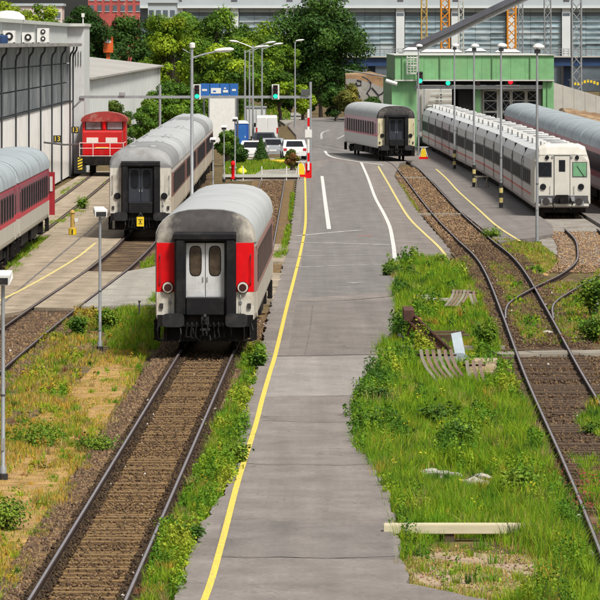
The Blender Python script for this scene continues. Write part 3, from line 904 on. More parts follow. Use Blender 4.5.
meadow('grass', 'grass beside the left train and the loco track', [[(0, 302), (0, 276), (45, 228), (60, 214), (60, 226), (30, 262)], [(55, 226), (78, 204), (106, 184), (106, 186), (80, 210), (58, 232)], [(58, 197), (84, 180), (86, 182), (60, 201)], [(74, 216), (84, 203), (86, 216), (78, 220)]],
       LUSH, 300, (0.08, 0.32), seed=51, bare=0.1, power=0.4)
meadow('grass', 'grass between the pale slabs beside the far main track', [[(272, 262), (286, 262), (289, 248), (284, 247)], [(282, 246), (290, 245), (292, 228), (287, 228)], [(288, 222), (293, 222), (294, 196), (291, 196)], [(254, 282), (262, 262), (262, 252), (250, 270)]],
       LUSH, 500, (0.1, 0.35), seed=61, bare=0.1, power=0.4)
meadow('grass', 'grass around the end of the yellow lines and the right yard', [[(428, 262), (438, 258), (450, 268), (440, 272)], [(398, 186), (404, 186), (420, 214), (414, 214)], [(486, 238), (500, 232), (520, 244), (540, 244), (560, 262), (548, 272), (520, 264)], [(576, 300), (600, 270), (640, 262), (640, 300)]],
       ([4, 5, 4, 1, 2, 1], [4, 5, 5, .5, 1.2, 2]), 420, (0.06, 0.3), seed=71, bare=0.2, power=0.5)
meadow('grass', 'weeds growing along the coach track left of the grey slab', [[(100, 318), (150, 304), (152, 296), (166, 300), (168, 318), (158, 350), (110, 352)], [(140, 268), (154, 258), (154, 266), (144, 272)]], LUSH, 500, (0.1, 0.4), seed=81, bare=0.15)
WG = [(0.045, 0.12, 0.014), (0.085, 0.20, 0.014), (0.14, 0.28, 0.016), (0.23, 0.34, 0.018), (0.33, 0.38, 0.03)]
weeds('weeds', 'tall leafy weeds between the road and the right track', [VERGE_R], 34, (0.2, 1.0), [WG[0], WG[1], WG[1], WG[2], WG[3], WG[4]], 0.032, 32, 3, thr=0.28)
weeds('weeds', 'dark leafy weeds spilling over the right road edge', [[(352, 452), (348, 420), (362, 392), (384, 372), (400, 372), (400, 470), (384, 480)], [(376, 480), (392, 470), (404, 540), (396, 530)]], 24, (0.15, 0.6), WG[:4], 0.034, 30, 13, thr=-0.2)
weeds('weeds', 'leafy weeds in the verge between main track and road', [[(134, 612), (156, 560), (182, 506), (202, 464), (221, 420), (238, 384), (249, 352), (266, 344), (264, 360), (256, 384), (249, 410), (247, 450), (242, 478), (224, 500), (206, 526), (191, 562), (178, 608)]], 40, (0.15, 0.6), WG[1:], 0.034, 28, 23, thr=-0.05)
weeds('weeds', 'green weed drifts in the dry patch left of the main track', [[(-40, 640), (22, 572), (57, 512), (86, 462), (115, 412), (138, 372), (152, 332), (152, 306), (82, 308), (40, 340), (6, 372), (-40, 420)]], 13, (0.12, 0.5), WG[2:] + [(0.42, 0.31, 0.03), (0.36, 0.24, 0.04)], 0.030, 26, 33, thr=0.45)
weeds('weeds', 'leafy weeds around the switch rails on the right', [[(490, 266), (506, 266), (530, 300), (544, 335), (526, 342), (516, 322), (504, 290)], [(560, 345), (552, 320), (590, 286), (640, 262), (640, 345)], [(514, 252), (530, 256), (550, 264), (544, 275), (530, 280), (520, 266)]], 14, (0.1, 0.45), WG[1:] + [(0.25, 0.12, 0.07)], 0.034, 22, 43, thr=0.35)
GRN = [(0.10, 0.21, 0.02), (0.16, 0.27, 0.022), (0.06, 0.14, 0.018), (0.2, 0.29, 0.03)]
DKG = [(0.045, 0.105, 0.018), (0.07, 0.15, 0.02), (0.1, 0.19, 0.022)]
for lab, px, py, r, h, n, s, cols in (
        ('bright green weed bush right of the grey steel bracket', 488, 352, 0.34, 0.85, 1500, 0.045, GRN),
        ('large weed bush at the frame edge behind the white post', 592, 318, 0.6, 1.25, 2200, 0.05, GRN),
        ('low weed bush below the white post on the right', 594, 342, 0.55, 0.7, 1600, 0.05, GRN),
        ('dark green plant at the road edge nearest the wooden beam', 368, 440, 0.42, 0.5, 1500, 0.045, DKG),
        ('dark green plant on the road edge above the dark patch', 372, 410, 0.40, 0.55, 1500, 0.045, DKG),
        ('low plant growing at the end of the white edge line', 391, 280, 0.36, 0.55, 1100, 0.05, DKG),
        ('tall weed bush beside the rusty buffer stop', 412, 334, 0.3, 0.7, 1100, 0.05, GRN),
        ('weed bush growing right of the main track near the road kink', 236, 470, 0.32, 0.5, 1500, 0.045, GRN),
        ('bushy weed in the verge close to the coach buffers', 258, 372, 0.28, 0.6, 1100, 0.05, GRN),
        ('bushy weed in the near verge at the bottom edge', 188, 552, 0.26, 0.45, 1300, 0.04, GRN),
        ('dark low bush left of the main track', 98, 452, 0.5, 0.26, 1200, 0.032, GRN),
        ('dark flat bush in the ochre patch near the left edge', 36, 446, 0.8, 0.28, 1800, 0.034, GRN),
        ('bright bush at the left edge below the grey lamp post', 4, 530, 0.5, 0.5, 1500, 0.034, GRN),
        ('green bush on the track shoulder below the grey slab', 108, 330, 0.40, 0.6, 1500, 0.05, GRN),
        ('green bush beside the left rail above the ochre patch', 78, 336, 0.34, 0.55, 1300, 0.05, GRN),
        ('fresh green plant in front of the rusty slats', 455, 452, 0.55, 0.55, 1800, 0.05, GRN),
        ('dark green plant in the middle of the right verge', 438, 430, 0.5, 0.5, 1600, 0.05, DKG),
        ('leafy plant right of the pale rubble', 520, 500, 0.45, 0.6, 1500, 0.045, GRN),
        ('low leafy plant between the rails near the right edge', 596, 436, 0.35, 0.3, 900, 0.04, GRN),
        ('small bush at the tip of the right yellow line', 441, 270, 0.34, 0.6, 1000, 0.05, GRN),
        ('grass-green clump between the lamp strip and the right track', 492, 240, 0.45, 0.45, 900, 0.05, GRN),
        ('small shrub on the apron near the yellow hydrant', 82, 212, 0.40, 0.75, 800, 0.06, GRN)):
    bush('weed_bush', lab, G(px, py, -0.17), r, h, n, s, cols, 'shrub', 'weed bushes in the verges')

# ================================================================== ROLLING STOCK
M('black_rubber', (0.008, 0.008, 0.010), 0.6, var=0.25, scale=5, col2=(0.022, 0.021, 0.02), amt=0.3, s2=2, spec=0.25)
M('underframe', (0.010, 0.009, 0.009), 0.85, var=0.35, scale=5, col2=(0.028, 0.021, 0.016), amt=0.35, s2=2, spec=0.2)
M('buffer_grey', (0.024, 0.024, 0.026), 0.6, var=0.3, scale=4, col2=(0.05, 0.047, 0.045), amt=0.3, s2=3, spec=0.25)
M('coach_red', (0.72, 0.006, 0.010), 0.5, var=0.10, scale=2, col2=(0.55, 0.008, 0.010), amt=0.3, s2=1.5, spec=0.15, streak=0.4, streak_col=(0.28, 0.015, 0.015))
M('coach_white', (0.62, 0.60, 0.54), 0.5, var=0.08, scale=1.5, col2=(0.42, 0.36, 0.27), amt=0.35, s2=1.6, streak=0.8, streak_col=(0.17, 0.13, 0.085))
M('coach_cream', (0.60, 0.55, 0.36), 0.5, var=0.1, scale=1.5, streak=0.55, streak_col=(0.2, 0.16, 0.1))
M('door_white', (0.57, 0.585, 0.60), 0.45, var=0.08, scale=2, col2=(0.42, 0.42, 0.41), amt=0.3, s2=1.2, streak=0.45, streak_col=(0.3, 0.28, 0.25))
M('door_blue', (0.028, 0.034, 0.048), 0.4, var=0.2, scale=2, streak=0.4, streak_col=(0.12, 0.12, 0.12))
M('roof_white', (0.41, 0.428, 0.437), 0.55, var=0.045, scale=0.5, col2=(0.35, 0.365, 0.37), amt=0.35, s2=0.6, spec=0.3)
M('roof_grey', (0.235, 0.24, 0.245), 0.6, var=0.12, scale=0.8, col2=(0.30, 0.305, 0.31), amt=0.35, s2=0.5, spec=0.3)
M('roof_blue', (0.325, 0.372, 0.40), 0.6, var=0.10, scale=0.8, col2=(0.24, 0.27, 0.29), amt=0.3, s2=0.7, spec=0.3)
M('roof_soot', (0.032, 0.030, 0.031), 0.75, var=0.3, scale=2.0, col2=(0.11, 0.10, 0.09), amt=0.25, s2=1.2, streak=0.35, streak_col=(0.16, 0.145, 0.12), spec=0.25)
def soot_mat(name, dark, pale, x0, x1):
    m = bpy.data.materials.new(name); m.use_nodes = True
    n, l = m.node_tree.nodes, m.node_tree.links
    b = n['Principled BSDF']; b.inputs['Roughness'].default_value = 0.7; b.inputs['Specular IOR Level'].default_value = 0.25
    tc = n.new('ShaderNodeTexCoord'); sp = n.new('ShaderNodeSeparateXYZ'); l.new(tc.outputs['Object'], sp.inputs[0])
    ab = n.new('ShaderNodeMath'); ab.operation = 'ABSOLUTE'; l.new(sp.outputs['X'], ab.inputs[0])
    mp = n.new('ShaderNodeMapping'); mp.inputs['Scale'].default_value = (3.5, 3.5, 0.9); l.new(tc.outputs['Object'], mp.inputs[0])
    t = n.new('ShaderNodeTexNoise'); t.inputs['Scale'].default_value = 1.2; t.inputs['Detail'].default_value = 8; t.inputs['Roughness'].default_value = 0.7
    l.new(mp.outputs[0], t.inputs['Vector'])
    ad = n.new('ShaderNodeMath'); ad.operation = 'MULTIPLY_ADD'; l.new(t.outputs['Fac'], ad.inputs[0]); ad.inputs[1].default_value = 0.9; l.new(ab.outputs[0], ad.inputs[2])
    mr = n.new('ShaderNodeMapRange'); mr.interpolation_type = 'SMOOTHSTEP'
    for i, v in enumerate((x0 + 0.45, x1 + 0.45, 0.0, 1.0)): mr.inputs[i + 1].default_value = v
    l.new(ad.outputs[0], mr.inputs[0])
    x = n.new('ShaderNodeMix'); x.data_type = 'RGBA'; l.new(mr.outputs[0], x.inputs[0])
    x.inputs[6].default_value = (*dark, 1); x.inputs[7].default_value = (*pale, 1)
    t2 = n.new('ShaderNodeTexNoise'); t2.inputs['Scale'].default_value = 5; t2.inputs['Detail'].default_value = 6; l.new(tc.outputs['Object'], t2.inputs['Vector'])
    r2 = n.new('ShaderNodeMapRange')
    for i, v in enumerate((0.3, 0.7, 0.75, 1.2)): r2.inputs[i + 1].default_value = v
    l.new(t2.outputs['Fac'], r2.inputs[0])
    cc = n.new('ShaderNodeCombineColor')
    for i in range(3): l.new(r2.outputs[0], cc.inputs[i])
    y = n.new('ShaderNodeMix'); y.data_type = 'RGBA'; y.blend_type = 'MULTIPLY'; y.inputs[0].default_value = 1
    l.new(x.outputs[2], y.inputs[6]); l.new(cc.outputs[0], y.inputs[7]); l.new(y.outputs[2], b.inputs['Base Color'])
    MATS[name] = m
soot_mat('roof_soot_main', (0.05, 0.046, 0.046), (0.34, 0.315, 0.27), 0.70, 1.36)
M('roof_end_grey', (0.26, 0.265, 0.27), 0.65, var=0.15, scale=1.5, col2=(0.16, 0.15, 0.14), amt=0.3, s2=0.9, streak=0.3, streak_col=(0.12, 0.11, 0.1))
M('glass_dark', (0.014, 0.016, 0.020), 0.28, var=0.2, scale=2, spec=0.18)
M('window_dark', (0.016, 0.018, 0.023), 0.5, var=0.3, scale=2, spec=0.03)
M('frame_dark', (0.05, 0.045, 0.045), 0.6, var=0.2, scale=3, spec=0.2)
M('glass_brown', (0.07, 0.05, 0.035), 0.25, var=0.3, scale=5, col2=(0.13, 0.1, 0.07), amt=0.3)
M('door_crimson', (0.30, 0.012, 0.02), 0.5, var=0.15, scale=3)
M('white_dirty', (0.55, 0.54, 0.5), 0.5, var=0.1, scale=3)
M('lamp_red', (0.05, 0.014, 0.014), 0.3, var=0.2, scale=3)
M('metal_grey', (0.33, 0.34, 0.35), 0.5, 0.3, var=0.15, scale=3)
M('yellow_plate', (0.80, 0.58, 0.02), 0.5, var=0.08, scale=3)
bands_mat('side_main', [(0, (0.05, 0.045, 0.04)), (0.98, (0.50, 0.46, 0.40)), (1.72, (0.33, 0.17, 0.155)), (3.0, (0.48, 0.45, 0.42))], dirt=0.4, dirt_col=(0.30, 0.24, 0.2))
bands_mat('side_left', [(0, (0.05, 0.045, 0.04)), (0.98, (0.50, 0.45, 0.36)), (1.82, (0.20, 0.085, 0.070)), (2.9, (0.5, 0.48, 0.45))], dirt=0.4, dirt_col=(0.24, 0.17, 0.13))
bands_mat('side_far', [(0, (0.05, 0.045, 0.04)), (0.98, (0.62, 0.61, 0.60)), (1.78, (0.62, 0.16, 0.20)), (1.98, (0.48, 0.26, 0.32)), (2.78, (0.60, 0.34, 0.42))], dirt=0.3, dirt_col=(0.6, 0.58, 0.6))
bands_mat('side_redtrain', [(0, (0.05, 0.045, 0.04)), (0.98, (0.50, 0.48, 0.42)), (1.70, (0.52, 0.035, 0.06)), (1.96, (0.20, 0.06, 0.08)), (2.78, (0.24, 0.05, 0.08)), (2.98, (0.36, 0.03, 0.06))], dirt=0.28, dirt_col=(0.30, 0.24, 0.22))
bands_mat('side_righttrain', [(0, (0.05, 0.045, 0.04)), (0.98, (0.42, 0.36, 0.36)), (1.6, (0.30, 0.05, 0.07)), (2.9, (0.26, 0.045, 0.07))], dirt=0.3, dirt_col=(0.2, 0.12, 0.12))

def coach_profile(half, ztop, eave, n=14):
    """roof arc from the right eave over the top to the left eave"""
    out = []
    for i in range(n + 1):
        a = math.pi * i / n
        c, s = math.cos(a), math.sin(a)
        out.append((half * math.copysign(abs(c) ** 0.72, c), eave + (ztop - eave) * abs(s) ** 0.85))
    return out

def bogie(parent, y):
    b = MB()
    for s in (-1, 1):
        b.box(s * 1.12 - 0.07, s * 1.12 + 0.07, y - 1.75, y + 1.75, 0.42, 0.68)
        b.box(s * 1.14 - 0.12, s * 1.14 + 0.12, y - 0.4, y + 0.4, 0.3, 0.85)
    b.box(-1.1, 1.1, y - 0.3, y + 0.3, 0.5, 0.85)
    o = b.build('bogie', 'underframe', parent)
    for dy in (-1.25, 1.25):
        w = MB().disc((-0.80, y + dy, 0.46), (1, 0, 0), 0.45, 0.12, 18).disc((0.68, y + dy, 0.46), (1, 0, 0), 0.45, 0.12, 18).tube([(-0.8, y + dy, 0.46), (0.8, y + dy, 0.46)], 0.08, 8)
        w.build('wheelset', 'underframe', o)
    return o

COACH_TOP, EAVE = 4.06, 3.13
def coach(label, loc, rz, side, roof, end, door, cap, L=26.2, wins='window_dark', lampstyle='ring', front=True, rear_gangway=None, name='passenger_coach', side_sign=(1, -1), lower_end='coach_white', nwin=12, roofvents=0, ribs=False, split=None):
    t = thing(name, label, 'coach', loc, rz, 'passenger coaches in the yard')
    hw, ew = 1.41, 1.36
    # side walls and ends (closed tub)
    def sec(y, w):
        return [(w - 0.05, y, 0.95), (w, y, 1.15), (w, y, 2.75), (w - 0.025, y, EAVE), (-w + 0.025, y, EAVE), (-w, y, 2.75), (-w, y, 1.15), (-w + 0.05, y, 0.95)]
    MB().loft([sec(0.0, ew), sec(0.7, hw), sec(L - 0.7, hw), sec(L, ew)]).build('body', side, t)
    # roof: flat-arched ends rise to the full height
    def rsec(y, w, zt):
        return [(x, y, z) for x, z in coach_profile(w, zt, EAVE + 0.004)]
    def roofpart(y_list, nm, mat):
        rs = [rsec(*q) for q in y_list]
        return MB().loft(rs, cap=True).build(nm, mat, t, smooth=True)
    c0 = [(-0.004, ew + 0.0, 3.42), (0.10, ew + 0.012, 3.72), (0.24, ew + 0.025, 3.93), (0.42, hw - 0.01, COACH_TOP - 0.02)]
    c1 = [(L - 0.42, hw - 0.01, COACH_TOP - 0.02), (L - 0.24, ew + 0.025, 3.93), (L - 0.10, ew + 0.012, 3.72), (L + 0.004, ew, 3.42)]
    roofpart(c0, 'roof_end', cap)
    roofpart(c1, 'roof_end', cap)
    if split:
        roofpart([(0.42, hw + 0.006, COACH_TOP), (split, hw + 0.006, COACH_TOP)], 'roof', 'roof_grey')
        roofpart([(split, hw + 0.006, COACH_TOP), (L - 0.42, hw + 0.006, COACH_TOP)], 'roof', roof)
    else:
        roofpart([(0.42, hw + 0.006, COACH_TOP), (L - 0.42, hw + 0.006, COACH_TOP)], 'roof', roof)
    if ribs:
        for y in (0.44, L * 0.33, L * 0.66, L - 0.6):
            a = [(x * 1.004, y, z + 0.02) for x, z in coach_profile(hw, COACH_TOP, EAVE)]
            b2 = [(x * 1.004, y + 0.08, z + 0.02) for x, z in coach_profile(hw, COACH_TOP, EAVE)]
            MB().loft([a, b2], cap=False, closed=False).build('roof_rib', 'black_rubber', t)
    for k in range(roofvents):
        for s in (-0.45, 0.45):
            y = 2.2 + k * (L - 4) / max(1, roofvents - 1)
            MB().lathe([(0.2, 3.9), (0.22, 4.03), (0.17, 4.08), (0.05, 4.09)], (s, y, 0), 10).build('roof_vent', 'metal_grey', t)
    # windows down both sides, each with its frame
    wm = MB().box(0, 0.012, -0.56, 0.56, 0, 0.82).mesh('window', wins)
    fm = MB().box(0, 0.008, -0.62, 0.62, -0.06, 0.0).box(0, 0.008, -0.62, 0.62, 0.82, 0.88).box(0, 0.008, -0.62, -0.56, 0, 0.82).box(0, 0.008, 0.56, 0.62, 0, 0.82).mesh('window_frame', 'frame_dark')
    dm = MB().box(0, 0.014, -0.42, 0.42, 0, 1.95).mesh('side_door', side)
    for s in side_sign:
        for k in range(nwin):
            y = 3.1 + k * (L - 6.2) / (nwin - 1)
            o = share('window', wm, t, (s * hw, y, 1.97), (0, 0, 0 if s > 0 else math.pi))
            share('window_frame', fm, o)
        for y in (1.35, L - 1.35):
            d = MB().box(0, 0.014, -0.42, 0.42, 1.02, 3.0).build('side_door', side, t)
            d.location = (s * (hw - 0.002), y, 0.0); d.rotation_euler = (0, 0, 0 if s > 0 else math.pi)
            MB().box(0.014, 0.022, -0.2, 0.2, 2.0, 2.75).build('door_window', wins, d)
    # skirt boxes, steps
    for y0, y1, w in ((5.2, 8.0, 1.25), (9.0, 11.5, 1.2), (12.5, 16.5, 1.28), (17.5, 20.0, 1.2)):
        MB().box(-w, w, y0, y1, 0.45, 0.94).build('equipment_box', 'underframe', t)
    bogie(t, 3.6); bogie(t, L - 3.6)
    for s in side_sign:
        for y in (1.35, L - 1.35):
            st = MB()
            for z in (0.38, 0.62, 0.86): st.box(s * 1.36 - 0.12, s * 1.36 + 0.05, y - 0.4, y + 0.4, z, z + 0.03)
            st.box(s * 1.36 - 0.1, s * 1.36 + 0.04, y - 0.42, y - 0.39, 0.36, 0.94).box(s * 1.36 - 0.1, s * 1.36 + 0.04, y + 0.39, y + 0.42, 0.36, 0.94)
            st.build('step', 'underframe', t)
    def endwall(yy, f):
        """yy: plane of the end wall, f: -1 when it faces -y"""
        Y = lambda d: (min(yy, yy + f * d), max(yy, yy + f * d))
        def bx(m, x0, x1, d0, d1, z0, z1):
            a, b = yy + f * d0, yy + f * d1
            return m.box(x0, x1, min(a, b), max(a, b), z0, z1)
        for s in (-1, 1):
            x0, x1 = sorted((s * 0.86, s * (ew - 0.006)))
            bx(MB(), x0, x1, 0.002, 0.022, 1.76, EAVE - 0.01).build('end_panel', end, t)
            bx(MB(), x0, x1, 0.002, 0.018, 1.0, 1.757).build('lower_panel', lower_end, t)
            # corner handrail
            MB().tube([(s * 0.98, yy + f * 0.05, 1.12), (s * 0.98, yy + f * 0.09, 1.2), (s * 0.98, yy + f * 0.09, 1.62), (s * 0.98, yy + f * 0.05, 1.7)], 0.014, 6).build('handrail', 'metal_grey', t)
            bx(MB(), s * 1.22 - 0.05, s * 1.22 + 0.05, 0.018, 0.07, 1.30, 1.44).build('cable_socket', 'frame_dark', t)
            MB().tube([(s * 0.98, yy + f * 0.018, 1.46), (s * 0.98, yy + f * 0.045, 1.46)], [0.05, 0.045], 12).build('round_socket', 'metal_grey', t)
            MB().tube([(s * 1.26, yy + f * 0.03, 1.95), (s * 1.26, yy + f * 0.08, 2.0), (s * 1.26, yy + f * 0.08, 2.75), (s * 1.26, yy + f * 0.03, 2.8)], 0.013, 6).build('handrail', 'frame_dark', t)
            # tail lamp
            lc = (s * 1.04, yy + f * 0.02, 1.88)
            if lampstyle == 'ring':
                lr = MB().tube([lc, (lc[0], lc[1] + f * 0.08, lc[2])], [0.165, 0.158], 22).build('tail_lamp', 'black_rubber', t)
                MB().tube([(lc[0], yy + f * 0.10, lc[2]), (lc[0], yy + f * 0.115, lc[2])], [0.148, 0.140], 22).build('lamp_ring', 'coach_white', lr)
                MB().tube([(lc[0], yy + f * 0.116, lc[2]), (lc[0], yy + f * 0.13, lc[2])], [0.105, 0.097], 22).build('lamp_glass', 'lamp_red', lr)
            else:
                MB().tube([lc, (lc[0], lc[1] + f * 0.07, lc[2])], [0.15, 0.13], 20).build('tail_lamp', 'black_rubber', t)
            # rubber gangway tube
            gx = s * 0.70
            g = [(gx, yy + f * 0.18, 1.18), (gx, yy + f * 0.18, 3.18)]
            gg = MB().loft([[(gx + 0.155 * cx, yy + f * (0.2 + 0.18 * cy), z) for cx, cy in ((-1, -.9), (-1, .5), (-.6, 1), (.6, 1), (1, .5), (1, -.9))] for z in (1.16, 3.2)])
            gg.build('gangway_bellows', 'black_rubber', t, smooth=False)
            # buffer: big dark rounded plate on a stem
            bxp = s * 0.875
            bb = MB().tube([(bxp, yy + f * 0.0, 1.02), (bxp, yy + f * 0.42, 1.02)], 0.11, 12).build('buffer', 'underframe', t)
            pl = []
            for d in (0.42, 0.50):
                pl.append([(bxp + 0.305 * (abs(math.cos(a)) ** 0.45) * math.copysign(1, math.cos(a)), yy + f * d, 0.99 + 0.19 * (abs(math.sin(a)) ** 0.5) * math.copysign(1, math.sin(a))) for a in [2 * math.pi * i / 24 for i in range(24)]])
            MB().loft(pl).build('buffer_plate', 'buffer_grey', bb, smooth=True)
            # hoses and cables either side of the hook
            for k in range(3):
                hx = s * (0.22 + 0.13 * k)
                MB().tube([(hx, yy + f * 0.05, 1.0), (hx + s * .02, yy + f * 0.24, 0.86), (hx + s * .05, yy + f * 0.26, 0.52), (hx - s * .06, yy + f * 0.2, 0.40 + 0.05 * k), (hx - s * .10, yy + f * 0.1, 0.55)], 0.026, 6).build('brake_hose', 'black_rubber', t)
            MB().tube([(s * 1.26, yy + f * 0.1, 0.95), (s * 1.33, yy + f * 0.22, 0.7), (s * 1.28, yy + f * 0.24, 0.45), (s * 1.12, yy + f * 0.2, 0.40)], 0.022, 6).build('cable', 'black_rubber', t)
            # rail guard / step below the corner
            MB().box(s * 1.2 - 0.14, s * 1.2 + 0.14, *Y(0.2), 0.40, 0.44).box(s * 1.2 - 0.13, s * 1.2 - 0.10, *Y(0.16), 0.42, 0.95).box(s * 1.2 + 0.10, s * 1.2 + 0.13, *Y(0.16), 0.42, 0.95).build('step', 'underframe', t)
        top = MB().loft([[(x, yy + f * (0.2 + 0.18 * cy), 3.30 + 0.13 * cz) for cy, cz in ((-.9, -1), (.5, -1), (1, -.5), (1, .5), (.5, 1), (-.9, 1))] for x in (-0.86, 0.86)])
        top.build('gangway_hood', 'black_rubber', t)
        bx(MB(), -0.56, 0.56, 0.004, 0.02, 1.1, 3.2).build('vestibule', 'black_rubber', t)
        for s in (-1, 1):
            x0, x1 = sorted((s * 0.008, s * 0.535))
            d = bx(MB(), x0, x1, 0.06, 0.10, 1.24, 3.12).build('gangway_door', door, t, bevel=0.008)
            xc = s * 0.27
            rr = []
            for dd in (0.101, 0.108):
                rr.append([(xc + 0.15 * (abs(math.cos(a)) ** 0.6) * math.copysign(1, math.cos(a)), yy + f * dd, 2.62 + 0.40 * (abs(math.sin(a)) ** 0.45) * math.copysign(1, math.sin(a))) for a in [2 * math.pi * i / 24 for i in range(24)]])
            seal = []
            for dd in (0.1005, 0.1045):
                seal.append([(xc + 0.175 * (abs(math.cos(a)) ** 0.6) * math.copysign(1, math.cos(a)), yy + f * dd, 2.62 + 0.425 * (abs(math.sin(a)) ** 0.45) * math.copysign(1, math.sin(a))) for a in [2 * math.pi * i / 24 for i in range(24)]])
            MB().loft(seal).build('window_seal', 'black_rubber', d)
            bx(MB(), x0 + 0.03, x1 - 0.03, 0.1005, 0.106, 1.64, 1.80).build('kick_plate', door, d)
            MB().loft(rr).build('door_window', 'glass_brown' if door == 'door_white' else 'glass_dark', d)
            bx(MB(), s * 0.06 - 0.015, s * 0.06 + 0.015, 0.10, 0.13, 2.06, 2.18).build('door_handle', 'metal_grey', d)
        bx(MB(), -0.53, 0.53, 0.14, 0.30, 1.12, 1.62).build('bridge_plate', 'black_rubber', t, bevel=0.03)
        bx(MB(), -1.33, 1.33, 0.0, 0.14, 0.80, 1.12).build('headstock', 'underframe', t)
        bx(MB(), -1.15, 1.15, -0.25, -0.1, 0.38, 0.82).build('end_frame', 'underframe', t)
        # screw coupling with hook
        cp = bx(MB(), -0.11, 0.11, 0.1, 0.26, 0.86, 1.12)
        cp.tube([(0, yy + f * 0.2, 1.0), (0, yy + f * 0.45, 1.0), (0, yy + f * 0.5, 1.08), (0, yy + f * 0.42, 1.13)], 0.045, 8)
        for s in (-1, 1):
            cp.tube([(s * 0.06, yy + f * 0.36, 1.0), (s * 0.08, yy + f * 0.34, 0.75), (s * 0.05, yy + f * 0.3, 0.56)], 0.022, 6)
        cp.box(-0.14, 0.14, yy + f * 0.3 - 0.03, yy + f * 0.3 + 0.03, 0.70, 0.76)
        cp.build('coupling', 'buffer_grey', t)
        for k in range(5):
            z0 = 0.22 + 0.09 * (k % 2)
            x = -0.7 + 0.35 * k
            MB().tube([(x, yy + f * 0.06, 0.84), (x + 0.03, yy + f * 0.16, 0.6), (x - 0.02, yy + f * 0.12, z0 + 0.15)], 0.02, 5).build('air_pipe', 'buffer_grey', t)
    if front: endwall(0.0, -1)
    if rear_gangway:
        m = MB()
        for s in (-1, 1): m.box(s * 0.7 - 0.16, s * 0.7 + 0.16, L + 0.004, L + 0.5, 1.15, 3.2)
        m.box(-0.86, 0.86, L + 0.004, L + 0.5, 3.2, 3.42)
        m.build('gangway_bellows', rear_gangway, t)
        for s in (-1, 1):
            MB().tube([(s * 0.875, L, 1.02), (s * 0.875, L + 0.5, 1.02), (s * 0.875, L + 0.52, 1.02)], [0.11, 0.11, 0.24], 14).build('buffer', 'underframe', t)
    return t

# ---- main coach with the red end panels
M('window_reflect_tint', (0.10, 0.070, 0.066), 0.5, var=0.3, scale=1.5, spec=0.05)  # pinkish reflection in the side windows painted into the pane colour
hd = math.atan2(-(-2.30 + 2.63), 170 - 144.5)
coach('grey-roofed coach with red end panels and white gangway doors on the main track', (-2.63, 144.5, 0.0), hd, 'side_main', 'roof_white', 'coach_red', 'door_white', 'roof_soot_main', nwin=11, wins='window_reflect_tint')
# ---- left line of four coaches
tl = coach('white-ended coach with black gangway and yellow plate at its coupling', (-7.05, 230.2, 0.0), 0, 'side_left', 'roof_white', 'coach_white', 'door_blue', 'roof_end_grey', lampstyle='disc', roofvents=3, split=13.0)
pl = MB().box(-0.16, 0.16, -0.62, -0.60, 0.56, 0.98).build('hazard_plate', 'yellow_plate', tl)
MB().box(-0.10, 0.10, -0.6235, -0.6215, 0.84, 0.87).box(-0.08, 0.08, -0.6235, -0.6215, 0.66, 0.69).box(-0.03, 0.03, -0.6235, -0.6215, 0.72, 0.81).build('plate_marking', 'black_rubber', pl)
for k, lab in enumerate(('second coach in the left line, directly behind the white-ended coach', 'third coach in the left line, behind the tall street lamp', 'last coach of the left line beneath the gantry beam')):
    coach(lab, (-7.05, 230.2 + 27.0 * (k + 1), 0.0), 0, 'side_left', 'roof_white', 'coach_white', 'door_blue', 'roof_end_grey' if k < 2 else 'roof_grey', front=(False), roofvents=2, split=None if k < 2 else 12.0)
# ---- far coach on the right track, turned slightly to the left
hc = math.atan2(2.2, 26.0)
coach('cream-ended coach with black domed end parked beside the green gate', (7.02, 379.0, 0.0), hc, 'side_far', 'roof_white', 'coach_cream', 'door_blue', 'roof_soot', lampstyle='disc', nwin=12, lower_end='coach_cream')
# ---- train on the far left
for k, (y, lab) in enumerate(((204.6, 'silver coach with crimson window band whose red gangway faces the locomotive'), (177.6, 'nearest crimson-banded silver coach cut by the left edge'))):
    ct_ = coach(lab, (-12.5, y, 0.0), 0, 'side_redtrain', 'roof_blue', 'coach_white', 'door_blue', 'roof_blue', front=False, rear_gangway='coach_red' if k == 0 else 'black_rubber', nwin=12, ribs=True)
    if k == 0:
        od = MB().box(1.36, 1.66, 25.3, 25.36, 1.05, 2.95).build('open_door', 'door_crimson', ct_)
        od['label'] = 'red entrance door swung open'
        MB().box(1.44, 1.56, 25.27, 25.298, 2.1, 2.75).build('door_window', 'white_dirty', od)
# ---- train on the far right
for k, (y, lab) in enumerate(((371, 'farthest maroon coach of the rightmost train, by the gate doors'), (344, 'second maroon coach counted from the gate on the rightmost track'), (317, 'third maroon coach counted from the gate on the rightmost track'), (290, 'fourth maroon coach on the rightmost track beside the white train'), (263, 'nearest maroon coach on the rightmost track at the frame edge'))):
    coach(lab, (17.0, y, 0.0), 0, 'side_righttrain', 'roof_blue', 'coach_white', 'door_blue', 'roof_blue', front=(k == 4), nwin=14, ribs=True)

